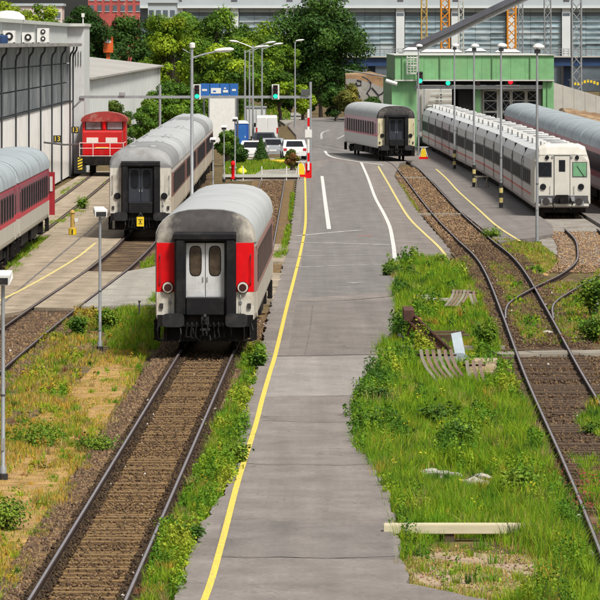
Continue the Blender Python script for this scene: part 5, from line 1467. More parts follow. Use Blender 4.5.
# ---- lamp posts
def yard_lamp(label, base, h, s=1.0, turn=0.0, group='short yard lamps'):
    t = thing('yard_lamp', label, 'lamp post', base, 0, group)
    MB().lathe([(0.07, -0.1), (0.07, 0.25), (0.045, 0.3), (0.038, h - 0.1)], (0, 0, 0), 10).build('post', 'steel_pole', t, smooth=True)
    MB().lathe([(0.10, -0.08), (0.10, 0.12), (0.065, 0.14)], (0, 0, 0), 10).build('post_foot', 'hazard_black', t)
    MB().box(-0.03, 0.03, -0.062, -0.03, 0.6, 0.85).build('access_hatch', 'metal_grey', t)
    MB().lathe([(0.05, 1.7), (0.05, 1.74)], (0, 0, 0), 10).build('clamp_band', 'pole_dark', t)
    hd = MB().loft([[(-0.17, -0.16, h - 0.10), (0.17, -0.16, h - 0.10), (0.17, 0.16, h + 0.04), (-0.17, 0.16, h + 0.04)], [(-0.19, -0.16, h + 0.10), (0.19, -0.16, h + 0.10), (0.14, 0.20, h + 0.19), (-0.14, 0.20, h + 0.19)]]).build('lamp_head', 'white_plastic', t)
    MB().box(-0.145, 0.145, -0.175, -0.162, h - 0.08, h + 0.05).build('lamp_glass', 'buffer_grey', hd)
    hd.rotation_euler = (0, 0, turn); 
    return t
yard_lamp('grey yard lamp post standing in the ochre grass left of the main track', G(100, 351, -0.17), 3.95, turn=0.25)
yard_lamp('grey yard lamp post cut by the left edge in the foreground', G(3, 480, -0.17), 4.05, turn=-0.2)
yard_lamp('white T-shaped lamp post in front of the blue toilet', G(235, 179), 3.75)
yard_lamp('short lamp post left of the white T-shaped one', G(224, 181), 3.3)
yard_lamp('short lamp post beside the last coach of the left line', G(213, 190), 2.9)

def mast_lamp(label, base, h, striped=False):
    t = thing('mast_lamp', label, 'lamp post', base, 0, 'tall lamp masts between the right tracks')
    MB().lathe([(0.085, -0.1), (0.078, 0.1), (0.06, h * 0.5), (0.045, h)], (0, 0, 0), 10).build('post', 'steel_pole', t, smooth=True)
    MB().lathe([(0.06, h), (0.10, h + 0.05), (0.24, h - 0.02), (0.27, h + 0.04), (0.23, h + 0.13), (0.10, h + 0.19), (0.02, h + 0.20)], (0.06, 0, 0), 14).build('lamp_head', 'white_plastic', t, smooth=True)
    MB().box(-0.12, 0.14, -0.1, 0.12, h - 0.24, h - 0.05).build('control_gear', 'pole_dark', t)
    MB().box(-0.2, 0.2, -0.2, 0.2, 0.08 if base[2] < -0.1 else 0.0, 0.11 if base[2] < -0.1 else 0.025).build('base_plate', 'pole_dark', t)
    MB().box(-0.045, 0.045, -0.092, -0.06, 1.5, 1.85).build('access_hatch', 'metal_grey', t)
    MB().lathe([(0.068, 2.6), (0.068, 2.66)], (0, 0, 0), 10).build('clamp_band', 'pole_dark', t)
    if striped:
        for k in range(5):
            MB().lathe([(0.105, 0.02 + k * 0.26), (0.105, 0.02 + k * 0.26 + 0.258)], (0, 0, 0), 10).build('stripe', ('hazard_black', 'paint_pale_yellow')[k % 2], t)
    return t
mast_lamp('tall lamp mast nearest the camera in front of the white end car', (10.42, 228.5, -0.17), 8.6)
mast_lamp('lamp mast with striped foot, second from the front', G(501, 208), 8.45, True)
mast_lamp('lamp mast with striped foot, third from the front', G(474, 187), 8.4, True)
mast_lamp('lamp mast with striped foot, farthest along the white train', G(454.5, 169), 8.4, True)
mast_lamp('lamp mast standing right beside the green gate pillar', G(418.5, 155), 8.35)
# stand at the foot of the third mast
tr = thing('track_stand', 'small metal trestle at the foot of a striped lamp mast', 'trestle', G(476, 187) + Vector((0.35, -0.4, 0)))
for x in (-0.3, 0.3):
    MB().bar((x - 0.1, -0.2, 0), (x, 0, 0.62), 0.05).build('leg', 'timber_grey', tr); MB().bar((x + 0.1, 0.2, 0), (x, 0, 0.62), 0.05).build('leg', 'timber_grey', tr)
MB().box(-0.45, 0.45, -0.06, 0.06, 0.6, 0.68).build('top_bar', 'timber_grey', tr)

# main street lamp in front of the left coaches
sl_t = thing('street_lamp', 'tall street lamp with a long white cobra head above the left coaches', 'street lamp', (-5.25, 252.5, 0))
hh = H - (48 - HY) / 5200 * 252.5
MB().lathe([(0.13, -0.1), (0.12, 1.2), (0.085, 1.25), (0.07, hh)], (0, 0, 0), 12).build('post', 'steel_pole', sl_t, smooth=True)
MB().tube([(0, 0, hh - 0.5), (0.5, -0.05, hh - 0.33), (1.15, -0.1, hh - 0.18)], [0.05, 0.045, 0.045], 8).build('arm', 'steel_pole', sl_t)
MB().loft([[(1.1 + 0.95 * u, -0.1 + w * math.cos(a) * 0.16, hh - 0.13 + 0.07 * u + w * math.sin(a) * 0.12) for a in [2 * math.pi * k / 12 for k in range(12)]] for u, w in ((0, 0.35), (0.15, 0.75), (0.45, 1.0), (0.8, 0.9), (0.95, 0.5), (1.0, 0.1))]).build('lamp_head', 'white_plastic', sl_t, smooth=True)
MB().lathe([(0.05, hh), (0.14, hh + 0.02), (0.14, hh + 0.2), (0.08, hh + 0.26), (0.02, hh + 0.27)], (0.02, 0, 0), 14).build('camera_dome', 'white_plastic', sl_t, smooth=True)
MB().tube([(0, 0, hh - 0.3), (-0.45, 0.2, hh - 0.05)], 0.025, 6).build('aerial', 'steel_pole', sl_t)

def road_lamp(label, px, py, D, heads):
    base = Vector(((px - 300) / 5200 * D, D, 0)); h = H - (py - HY) / 5200 * D
    t = thing('street_lamp', label, 'street lamp', base, 0, 'street lamps by the car park')
    MB().lathe([(0.11, -0.1), (0.08, h * 0.5), (0.06, h)], (0, 0, 0), 8).build('post', 'steel_pole', t)
    for dx, dz in heads:
        MB().tube([(0, 0, h - 0.25), (dx * 0.55, 0, h - 0.1 + dz * .6), (dx, 0, h + dz)], 0.045, 6).build('arm', 'steel_pole', t)
        s = 1 if dx > 0 else -1
        MB().loft([[(dx + s * 0.8 * u, w * math.cos(a) * 0.17, h + dz + 0.03 + 0.1 * u + w * math.sin(a) * 0.11) for a in [2 * math.pi * k / 10 for k in range(10)]] for u, w in ((-0.1, 0.4), (0.25, 1), (0.75, 0.85), (1, 0.15))]).build('lamp_head', 'white_plastic', t, smooth=True)
    return t
road_lamp('street lamp with two spread arms in the lamp cluster', 253, 45, 455, [(-1.3, 0.25), (1.2, 0.15)])
road_lamp('thin street lamp left in the lamp cluster above the blue toilet', 245, 50, 440, [(0.9, 0.2)])
road_lamp('street lamp in the middle of the lamp cluster', 249.5, 50, 470, [(1.0, 0.25)])
road_lamp('street lamp at the right of the cluster above the white van', 262, 47, 462, [(1.1, 0.2)])
road_lamp('single slim street lamp in front of the big dark tree', 295, 42, 530, [(0.15, 0.1)])

# ---- blue direction sign, white container, toilet
sg = thing('direction_sign', 'wide blue information sign behind the gantry beam', 'sign', (0, 372, 0))
q = lambda px, D=372: (px - 300) / 5200 * D
zq = lambda py, D=372: H - (py - HY) / 5200 * D
for a, b in ((200, 209.4), (210, 219.4), (220, 229.4), (230, 238)):
    MB().box(q(a), q(b), 0, 0.05, zq(96), zq(83.5)).build('panel', 'blue_sign', sg)
MB().box(q(211), q(221), -0.012, -0.002, zq(93.5), zq(88)).build('white_field', 'white_plastic', sg)
for a, b, c, d in ((202, 207, 91, 89), (223, 228, 92.5, 90), (224, 226, 89, 87.5), (232, 236, 91, 89), (213, 216, 92, 90.5)):
    MB().box(q(a), q(b), -0.02, -0.014, zq(c), zq(d)).build('sign_mark', 'white_plastic' if a != 213 else 'blue_sign', sg)
for px in (204, 237.5): MB().tube([(q(px), 0.1, 0), (q(px), 0.1, zq(83))], 0.07, 8).build('post', 'pole_dark', sg)
ct = thing('site_container', 'tall white container box behind the blue sign', 'container', ((222.5 - 300) / 5200 * 430, 430, 0))
cw, chh = 27 / 2 / 5200 * 430, H - (96 - HY) / 5200 * 430
MB().box(-cw, cw, 0, 5.5, 0.15, chh).build('box', 'white_plastic', ct)
for x in (-cw, cw): MB().box(x - 0.05, x + 0.05, -0.04, 0.06, 0, chh + 0.03).build('corner_post', 'metal_grey', ct)
MB().box(-cw, cw, -0.03, 0.0, 0.0, 0.18).build('base_rail', 'metal_grey', ct)
tt = thing('portable_toilet', 'blue portable toilet cabin behind the lamp posts', 'toilet cabin', ((242 - 300) / 5200 * 418, 418, 0))
MB().box(-0.52, 0.52, 0, 1.1, 0.1, 2.15).build('cabin', 'toilet_blue', tt, bevel=0.03)
MB().loft([[(-0.56, -0.04, 2.151), (0.56, -0.04, 2.151), (0.56, 1.14, 2.151), (-0.56, 1.14, 2.151)], [(-0.3, 0.2, 2.38), (0.3, 0.2, 2.38), (0.3, 0.9, 2.38), (-0.3, 0.9, 2.38)]]).build('roof', 'white_plastic', tt)
MB().box(-0.36, 0.36, -0.03, -0.002, 0.18, 2.05).build('door', 'blue_sign', tt)
MB().box(0.22, 0.28, -0.05, -0.031, 1.0, 1.15).build('door_handle', 'white_plastic', tt)
MB().box(-0.55, 0.55, -0.05, 1.15, 0, 0.1).build('skid', 'pole_dark', tt)
gp = thing('site_container', 'grey container standing right of the blue toilet', 'container', ((256 - 300) / 5200 * 470, 470, 0))
MB().box(-0.9, 0.9, 0, 4.5, 0.1, 2.75).build('box', 'metal_grey', gp)
MB().box(-0.8, -0.03, -0.05, -0.002, 0.2, 2.6).build('door', 'wall_grey', gp); MB().box(0.03, 0.8, -0.05, -0.002, 0.2, 2.6).build('door', 'wall_grey', gp)
MB().box(-0.95, 0.95, -0.06, 4.55, 2.752, 2.86).build('roof', 'steel_pole', gp)

# ---- vehicles on the car park
M('car_white', (0.68, 0.69, 0.70), 0.25, var=0.03, scale=1, spec=0.6)
M('car_silver', (0.42, 0.45, 0.48), 0.25, 0.4, var=0.04, scale=1, spec=0.6)
M('car_dark', (0.025, 0.03, 0.035), 0.2, var=0.1, scale=1, spec=0.6)
M('car_blue', (0.03, 0.16, 0.42), 0.3, var=0.05, scale=1)
M('tail_red', (0.45, 0.015, 0.015), 0.25, var=0.1, scale=3)
M('tyre', (0.018, 0.018, 0.018), 0.85, var=0.2, scale=6)
def car(label, loc, rz, paint, van=False, stripe=None):
    L, w, hgt = (5.2, 1.95, 2.3) if van else (4.3, 1.75, 1.48)
    t = thing('parked_van' if van else 'parked_car', label, 'van' if van else 'car', loc, rz, None if van else 'cars on the car park')
    hw = w / 2
    if van:
        side = [(0, 0.35), (0, 1.0), (0.03, 1.9), (0.12, 2.26), (0.4, 2.3), (3.6, 2.3), (3.9, 2.22), (4.35, 1.45), (5.05, 1.15), (5.2, 0.9), (5.2, 0.35)]
    else:
        side = [(0, 0.3), (0.0, 0.62), (0.04, 0.88), (0.22, 0.95), (0.75, 1.40), (1.1, 1.47), (2.2, 1.46), (2.55, 1.38), (3.15, 0.98), (4.1, 0.82), (4.28, 0.62), (4.3, 0.3)]
    tum = lambda z: hw * (1 - 0.13 * max(0, z - 0.9) / max(0.3, hgt - 0.9)) - (0.05 if z < 0.4 else 0)
    MB().loft([[(s * tum(z), yv, z) for yv, z in side] for s in (-1, 1)]).build('body', paint, t)
    if van:
        for s in (-1, 1):
            MB().box(s * 0.45 - 0.40, s * 0.45 + 0.40, -0.012, 0.03, 0.5, 2.1).build('rear_door', paint, t)
            MB().box(s * 0.9 - 0.07, s * 0.9 + 0.07, -0.02, 0.03, 0.75, 1.25).build('tail_light', 'tail_red', t)
            MB().box(s * (hw + 0.02) - 0.02, s * (hw + 0.22), 3.9, 4.0, 1.25, 1.6).build('mirror', 'tyre', t)
    else:
        MB().add([(-0.66, 0.235, 0.98), (0.66, 0.235, 0.98), (0.56, 0.70, 1.375), (-0.56, 0.70, 1.375)], [(0, 1, 2, 3)]).build('rear_window', 'glass_dark', t).location = (0, -0.012, 0.008)
        MB().add([(-0.62, 2.60, 1.355), (0.62, 2.60, 1.355), (0.72, 3.12, 1.005), (-0.72, 3.12, 1.005)], [(0, 1, 2, 3)]).build('windscreen', 'glass_dark', t).location = (0, 0.012, 0.010)
        for s in (-1, 1):
            MB().box(s * 0.72 - 0.12, s * 0.72 + 0.12, -0.015, 0.06, 0.68, 0.86).build('tail_light', 'tail_red', t)
            MB().box(s * 0.66 - 0.14, s * 0.66 + 0.14, 4.22, 4.30, 0.62, 0.74).build('headlight', 'white_plastic', t)
            MB().add([(s * (tum(1.0) + 0.006), 0.75, 1.0), (s * (tum(1.0) + 0.006), 3.0, 1.0), (s * (tum(1.36) + 0.006), 2.45, 1.36), (s * (tum(1.36) + 0.006), 1.0, 1.36)], [(0, 1, 2, 3)]).build('side_window', 'glass_dark', t)
            MB().box(s * (hw + 0.0), s * (hw + 0.16), 2.7, 2.8, 0.95, 1.08).build('mirror', paint, t)
    if stripe:
        for s in (-1, 1): MB().box(s * (hw + 0.004) - 0.006, s * (hw + 0.004) + 0.006, 0.4, 4.0, 0.62, 0.78).build('stripe', stripe, t)
    MB().box(-0.26, 0.26, -0.03, -0.002, 0.5, 0.62).build('number_plate', 'white_plastic', t)
    for yv in (0.8, L - 0.9):
        for s in (-1, 1):
            wl = MB().disc((s * (hw - 0.2) - 0.0, yv, 0.32), (s, 0, 0), 0.32, 0.22, 18).build('wheel', 'tyre', t)
            MB().disc((s * (hw + 0.02), yv, 0.32), (s, 0, 0), 0.19, 0.012, 14).build('rim', 'metal_grey', wl)
    return t
gp2 = lambda px, py: G(px, py)
car('white delivery van parked on the far car park', G(267, 142), 0.0, 'car_white', True)
car('dark car parked in front of the white van', G(265, 151), 0.05, 'car_dark')
car('silver car parked nearest the small conifer', G(273, 158), 0.0, 'car_silver')
car('white car parked left of the small conifer', G(251, 161), -0.1, 'car_white')
car('white car parked close to the red and white barrier', G(295, 160), 0.06, 'car_white')

# ---- barrier, railings and small yard fittings
br = thing('barrier_arm', 'raised red and white barrier arm at the end of the yellow line', 'barrier', G(308.5, 178))
MB().box(-0.2, 0.2, -0.2, 0.2, 0, 0.95).build('drive_cabinet', 'coach_red', br)
zt = 0.9
for k in range(7):
    MB().box(-0.07, 0.07, -0.28, -0.22, 0.5 + k * 0.56, 0.5 + k * 0.56 + 0.555).build('arm_section', ('white_plastic', 'coach_red')[k % 2 if k < 2 else (0 if k < 5 else k % 2)], br)
MB().box(-0.22, 0.22, -0.34, -0.285, 2.6, 3.1).build('sign_disc', 'white_plastic', br)
fb = thing('foot_barrier', 'low white railing closing the end of the main track', 'railing', G(262, 179))
for x in (-2.4, -1.2, -0.02, 1.55, 2.3):
    MB().tube([(x, 0, -0.1), (x, 0, 0.8)], 0.04, 6).build('post', 'white_plastic', fb)
MB().box(-2.5, 2.4, -0.06, 0.0, 0.12, 0.30).build('rail_board', 'trim_pale', fb)
MB().box(-2.5, 2.4, -0.02, 0.02, -0.02, 0.10).build('bottom_rail', 'rail_rust', fb)
hy = thing('fire_hydrant', 'red hydrant standing at the left end of the low railing', 'hydrant', G(233, 179))
MB().lathe([(0.16, 0), (0.16, 0.1), (0.11, 0.14), (0.11, 0.85), (0.15, 0.9), (0.14, 1.05), (0.05, 1.16)], (0, 0, 0), 12).build('barrel', 'coach_red', hy, smooth=True)
for s in (-1, 1): MB().tube([(s * 0.1, 0, 0.7), (s * 0.22, 0, 0.7)], 0.06, 8).build('outlet', 'metal_grey', hy)
sb = thing('sack', 'bright yellow sack lying by the low railing', 'sack', G(242, 176))
MB().loft([[(0.34 * w * math.cos(a), 0.3 * w * math.sin(a), z) for a in [k * 0.6283 for k in range(10)]] for z, w in ((0, 0.8), (0.15, 1.0), (0.35, 0.9), (0.5, 0.5), (0.55, 0.15))]).build('sack_body', M('neon_yellow', (0.75, 0.72, 0.02), 0.6, var=0.1), sb, smooth=True)
MB().lathe([(0.05, 0.54), (0.09, 0.62), (0.03, 0.66)], (0, 0, 0), 8).build('sack_tie', 'neon_yellow', sb)
def post_sign(label, pos, s=1.0):
    t = thing('track_marker', label, 'track marker', pos, 0, 'yellow track markers')
    MB().box(-0.42 * s, 0.42 * s, -0.06, 0.06, 0, 0.16).build('foot', 'coach_red', t)
    MB().loft([[(-0.26 * s, -0.03, 0.16), (0.26 * s, -0.03, 0.16), (0.26 * s, 0.03, 0.16), (-0.26 * s, 0.03, 0.16)], [(-0.22 * s, -0.03, 0.75 * s), (0.22 * s, -0.03, 0.75 * s), (0.22 * s, 0.03, 0.75 * s), (-0.22 * s, 0.03, 0.75 * s)], [(-0.06 * s, -0.03, 1.0 * s), (0.06 * s, -0.03, 1.0 * s), (0.06 * s, 0.03, 1.0 * s), (-0.06 * s, 0.03, 1.0 * s)]]).build('plate', 'yellow_plate', t)
    for k in (-1, 1): MB().bar((k * 0.4 * s, 0.05, 0.1), (k * 0.12 * s, 0.05, 1.05 * s), 0.05).build('strut', 'white_plastic', t)
    MB().box(-0.34 * s, 0.34 * s, 0.0, 0.05, 1.06 * s, 1.12 * s).build('top_bar', 'white_plastic', t)
    return t
post_sign('yellow track marker with white frame beside the cream-ended coach', G(423.5, 159) , 0.8)
post_sign('yellow marker at the foot of the red and white barrier', G(301, 177), 0.9)
hb = thing('hose_post', 'orange and yellow post on the concrete apron', 'hydrant post', G(72.5, 235))
MB().lathe([(0.16, 0), (0.17, 0.3), (0.10, 0.34), (0.09, 0.95), (0.13, 1.0), (0.10, 1.1), (0.02, 1.13)], (0, 0, 0), 12).build('post_body', 'ochre_steel', hb, smooth=True)
MB().lathe([(0.18, 0.02), (0.19, 0.28)], (0, 0, 0), 12).build('yellow_base', 'yellow_plate', hb)
MB().box(0.09, 0.26, -0.1, 0.1, 0.6, 0.75).build('outlet', 'white_plastic', hb)
MB().box(-0.03, 0.03, -0.2, -0.185, 0.05, 0.26).build('black_mark', 'hazard_black', hb)
wp = thing('marker_post', 'short white post with black foot in the weeds at the right edge', 'post', G(596.5, 316, -0.17))
MB().lathe([(0.05, 0), (0.05, 0.35)], (0, 0, 0), 8).build('foot', 'hazard_black', wp)
MB().loft([[(-0.07, -0.05, 0.35), (0.07, -0.05, 0.35), (0.07, 0.05, 0.35), (-0.07, 0.05, 0.35)], [(-0.08, -0.05, 0.62), (0.08, -0.05, 0.62), (0.08, 0.05, 0.62), (-0.08, 0.05, 0.62)], [(-0.05, -0.04, 0.7), (0.05, -0.04, 0.7), (0.05, 0.04, 0.7), (-0.05, 0.04, 0.7)]]).build('head', 'white_plastic', wp)
sp_ = thing('marker_stake', 'thin dark stake in front of the grey concrete slab', 'stake', G(139, 318, -0.17))
MB().tube([(0, 0, -0.1), (0.01, 0, 0.5)], 0.025, 6).build('shaft', 'pole_dark', sp_); MB().lathe([(0.04, 0.5), (0.04, 0.56)], (0.01, 0, 0), 8).build('cap', 'pole_dark', sp_)

# ================================================================== SCRAP IN THE RIGHT VERGE
M('rust', (0.075, 0.032, 0.022), 0.85, var=0.35, scale=5, col2=(0.17, 0.06, 0.025), amt=0.35, s2=2.5)
M('rust_orange', (0.36, 0.12, 0.03), 0.85, var=0.3, scale=6, col2=(0.14, 0.05, 0.025), amt=0.35, s2=3)
M('bracket_steel', (0.36, 0.42, 0.47), 0.5, 0.2, var=0.12, scale=4, col2=(0.2, 0.2, 0.2), amt=0.25, s2=3)
M('slat_wood', (0.22, 0.155, 0.125), 0.85, var=0.25, scale=6, col2=(0.20, 0.12, 0.09), amt=0.35, s2=3)
M('plank_tan', (0.40, 0.32, 0.21), 0.9, var=0.2, scale=4, col2=(0.28, 0.21, 0.13), amt=0.4, s2=2, stretch=(0.4, 1, 1))
M('beam_cream', (0.60, 0.54, 0.38), 0.85, var=0.12, scale=3, col2=(0.42, 0.36, 0.25), amt=0.3, s2=1.5, stretch=(0.3, 1, 1))
M('rubble', (0.42, 0.40, 0.36), 0.9, var=0.2, scale=5, col2=(0.32, 0.27, 0.22), amt=0.3)
gz0 = -0.17
bs = thing('buffer_stop', 'rusty bent buffer stop leaning out of the weeds', 'buffer stop', (3.6, 148.5, gz0))
def W(px, py, D): 
    p = P(px, py, D); return (p.x - 3.6, p.y - 148.5, p.z - gz0)
for dy, dz in ((0, 0), (1.2, 0.0)):
    for o2, w2, h2 in ((0.0, 0.20, 0.05), (-0.12, 0.05, 0.2), (-0.23, 0.20, 0.05)):
        a, b = Vector(W(412, 313, 151 + dy)) , Vector(W(457, 355, 146.5 + dy))
        n = (b - a).normalized().cross(Vector((0, 1, 0))).normalized()
        if n.z < 0: n = -n
        MB().bar(a + n * o2, b + n * o2, w2, h2, up=n).build('beam_flange', 'rust', bs)
MB().box(W(404, 0, 151)[0], W(414, 0, 151)[0], 2.0, 4.4, W(0, 320, 151)[2], W(0, 309.5, 151)[2]).build('head_beam', 'rust', bs)
MB().add([W(410, 314, 150.6), W(421, 318, 150.6), W(424, 330, 150.2), W(412, 331, 150.6), *[tuple(Vector(q_) + Vector((0, 0.06, 0))) for q_ in (W(410, 314, 150.6), W(421, 318, 150.6), W(424, 330, 150.2), W(412, 331, 150.6))]],
         [(0, 3, 2, 1), (4, 5, 6, 7), (0, 1, 5, 4), (1, 2, 6, 5), (2, 3, 7, 6), (3, 0, 4, 7)]).build('gusset_plate', 'rust_orange', bs)
for dy in (0.0, 1.4):
    MB().bar(W(415, 322, 151.2 + dy), (W(405, 345, 152)[0], 2.9 + dy, 0.0), 0.17, 0.12).build('strut', 'rust', bs)
gb = thing('steel_bracket', 'light grey steel angle bracket lying against the rusty buffer stop', 'steel bracket', (0, 0, 0))
gb.location = P(455, 362, 143.5); o_ = gb.location.copy()
def V(px, py, D): return P(px, py, D) - o_
MB().bar(V(456, 333, 143.6), V(460.5, 356, 143.3), 0.28, 0.07, up=(0, 1, 0)).build('upright', 'bracket_steel', gb)
MB().bar(V(431, 360.5, 143.6), V(466, 359.5, 143.2), 0.10, 0.22).build('foot_bar', 'bracket_steel', gb)
MB().loft([[V(px, py, D) for px, py in ((453, 353), (463, 353), (471, 358), (470, 363), (452, 364))] for D in (142.9, 143.15)]).build('knuckle', 'bracket_steel', gb)
def slat_rack(label, x0, dx, n, ytop, ybot, D, lean):
    base = P(x0, ybot, D)
    t = thing('slat_rack', label, 'slat rack', base, 0, 'leaning racks of curved slats')
    s = D / 5200
    for k in range(n):
        bx_ = k * dx * s
        h = (ybot - ytop) * s
        pts = [(bx_, 0.2, h), (bx_ + lean * s * 0.10, 0.14, h * 0.72), (bx_ + lean * s * 0.42, 0.05, h * 0.4), (bx_ + lean * s * 1.25, -0.05, -0.06)]
        m = MB()
        secs = []
        for p in pts:
            secs.append([(p[0] - 0.045, p[1] - 0.03, p[2]), (p[0] + 0.045, p[1] - 0.03, p[2]), (p[0] + 0.045, p[1] + 0.03, p[2]), (p[0] - 0.045, p[1] + 0.03, p[2])])
        m.loft(secs).build('slat', 'slat_wood' if k % 3 else 'timber_grey', t)
    MB().bar((-0.1, 0.26, h * 0.8), ((n - 1) * dx * s + 0.15, 0.26, h * 0.8), 0.05).build('cross_rail', 'rust', t)
slat_rack('rack of curved pinkish slats in front of the rusty buffer stop', 421, 6.0, 6, 350, 379, 134.5, 13)
slat_rack('short rack of three slats between bracket and tan planks', 467, 6.5, 3, 361, 385, 134.0, 6)
slat_rack('small rack of pale slats in the weeds behind the buffer stop', 454, 3.6, 5, 290, 304, 171, -7)
slat_rack('single pale slat standing behind the buffer stop', 470, 3.6, 2, 291, 303, 172, 3)
def boards(label, cx, cy, items, mat, name='plank_stack', cat='planks'):
    b = G(cx, cy, gz0)
    t = thing(name, label, cat, b, 0, None)
    for k, (x0, x1, y0, y1, z0, z1, r) in enumerate(items):
        m = MB().box(x0, x1, y0, y1, 0, z1 - z0).build('plank', mat, t, bevel=0.008)
        m.location = (0, 0, z0); m.rotation_euler = (0, 0, r)
    return t
boards('low stack of tan planks right of the grey bracket', 484, 377, [(-0.4, 0.42, -0.2, 2.6, 0.0, 0.16, 0), (-0.42, 0.36, 0.2, 1.2, 0.165, 0.28, 0.03), (-0.3, 0.4, 1.4, 2.8, 0.165, 0.34, -0.02)], 'plank_tan')
boards('dark boards and stones heaped behind the rusty beam', 444, 346, [(-0.65, 0.75, 0.0, 0.3, 0.28, 0.34, 0.05), (-0.5, 0.6, 0.3, 0.5, 0.35, 0.42, -0.04), (-0.55, 0.4, -0.1, 0.15, 0.0, 0.27, 0.0)], 'sleeper_old')
boards('long pale timber lying across the weeds behind the buffer stop', 470, 352, [(-2.1, 1.0, 0.0, 0.3, 0.0, 0.17, 0.0), (-2.3, -0.6, 0.8, 1.05, 0.0, 0.15, 0.02)], 'timber_grey')
boards('pale broken board in the weeds above the buffer stop', 436, 306, [(-0.5, 0.62, 0.0, 0.2, 0.16, 0.26, -0.05), (-0.62, -0.2, 0.05, 0.3, 0.20, 0.36, 0.1)], 'rubble')
ib = thing('iron_bar', 'thin pale iron bar lying at the road edge by the buffer stop', 'iron bar', G(406, 346, gz0))
MB().bar((-0.18, 0, 0.30), (0.42, -0.4, 0.02), 0.07, 0.05).build('shaft', 'bracket_steel', ib); MB().box(-0.24, -0.14, -0.05, 0.05, 0.26, 0.36).build('end_plate', 'bracket_steel', ib)
# long cream beam in the foreground
p0 = G(460, 541, gz0)
cb = thing('timber_beam', 'long cream painted beam lying on blocks in the foreground grass', 'beam', p0, 0.0)
MB().box(-1.36, 1.42, -0.09, 0.16, 0.13, 0.30).build('beam_body', 'beam_cream', cb, bevel=0.012)
MB().box(-1.34, 1.34, -0.075, 0.14, 0.302, 0.312).build('top_board', 'beam_cream', cb)
for x in (-1.1, -0.2, 0.95): MB().box(x - 0.1, x + 0.1, -0.06, 0.12, -0.02, 0.128).build('block', 'sleeper_old', cb)
sp2 = thing('soil_patch', 'bare pinkish soil in front of the cream beam', 'soil', (0, 0, 0))
bpy.data.objects.remove(sp2)
sheet('bare_soil', frayed([(406, 590), (410, 556), (402, 547), (440, 542), (535, 545), (552, 556), (556, 572), (546, 588), (520, 600), (480, 604), (440, 598)], 0.4, 0.12), -0.165, 'pink_soil', px=False, depth=0.004)
sheet('bare_soil', [(-40, 640), (14, 580), (50, 518), (80, 466), (110, 414), (134, 374), (148, 332), (120, 340), (100, 360), (60, 400), (20, 430), (-40, 460)], -0.165, 'dry_soil', depth=0.004)
sheet('bare_soil', [(500, 262), (520, 250), (552, 262), (548, 276), (520, 272)], -0.165, 'dry_soil', depth=0.004)
# rubble lumps
rub = []
def lump(label, px, py, r, mat='rubble', grp='concrete lumps in the right verge'):
    b = G(px, py, gz0)
    bm_ = bmesh.new(); bmesh.ops.create_icosphere(bm_, subdivisions=2, radius=r)
    rg = random.Random(int(px * 7 + py))
    for v in bm_.verts:
        f = 1 + rg.uniform(-0.22, 0.22); v.co = Vector((v.co.x * f * 1.5, v.co.y * f, v.co.z * f * 0.62 + r * 0.35))
    me = bpy.data.meshes.new('concrete_lump'); bm_.to_mesh(me); bm_.free(); me.materials.append(MATS[mat])
    o = bpy.data.objects.new('concrete_lump', me); COL.objects.link(o); o.location = b
    tag(o, label, 'rubble', grp)
for lab, px, py, r in (('white concrete lump left of the rubble group', 430, 476, 0.16), ('white concrete lump in the middle of the rubble group', 440, 479, 0.2), ('grey concrete lump beside the middle lump', 452, 478, 0.13), ('brown-grey stone at the right end of the rubble', 474, 487, 0.2), ('flat pale stone right of the rubble group', 480, 480, 0.15), ('small stone below the rubble group', 470, 496, 0.14),
                       ('small pale stone on the white stone patch at right', 534, 362, 0.05), ('pale stone by the right track foot', 575, 520, 0.12), ('pale stone lying near the right rail', 547, 334, 0.12), ('flat stone left of the right rail at the bottom', 585, 558, 0.14)):
    lump(lab, px, py, r)
# pink and yellow blossoms are part of the verge
for nm, lab, poly, colr, dens, hgt in (('wildflowers', 'pink and red-brown flowering weeds beside the switch', [(540, 288), (585, 282), (600, 268), (585, 296), (552, 300), (520, 286)], (0.33, 0.15, 0.17), 5, 0.2),
                                       ('wildflowers', 'yellow flowers scattered in the right verge', [(360, 440), (400, 400), (470, 400), (520, 460), (560, 540), (420, 530)], (0.62, 0.55, 0.03), 0.25, 0.5),
                                       ('wildflowers', 'red weeds at the right rail foot', [(555, 470), (600, 480), (600, 540), (586, 530)], (0.30, 0.07, 0.06), 9, 0.2),
                                       ('wildflowers', 'yellow and orange blossoms in the verge by the main track', [(170, 560), (214, 460), (226, 462), (190, 556)], (0.65, 0.42, 0.02), 1.5, 0.35)):
    x, y = scatter(poly, dens, gz0)
    z = gz0 + hgt * RNG.uniform(0.5, 1.1, len(x))
    n = len(x); k = 5
    c = np.repeat(np.stack([x, y, z], 1), k, 0) + RNG.normal(0, 0.035, (n * k, 3))
    v, tr_, co = leaf_quads(c, n * k, 0.03, np.tile([0, -0.5, 1.0], (n * k, 1)), np.array(colr) * RNG.uniform(0.6, 1.3, (n * k, 1)))
    sv, st_, sc_ = blades(x, y, np.full(n, gz0), z - gz0, np.full(n, 0.02), np.tile(PAL[0], (n, 1)), 0.02)
    V2, T2_, C2 = join([(v, tr_, co), (sv, st_, sc_)])
    stuff(obj(nm, np_mesh(nm, V2, T2_, C2, 'plant')), lab, 'flowers')

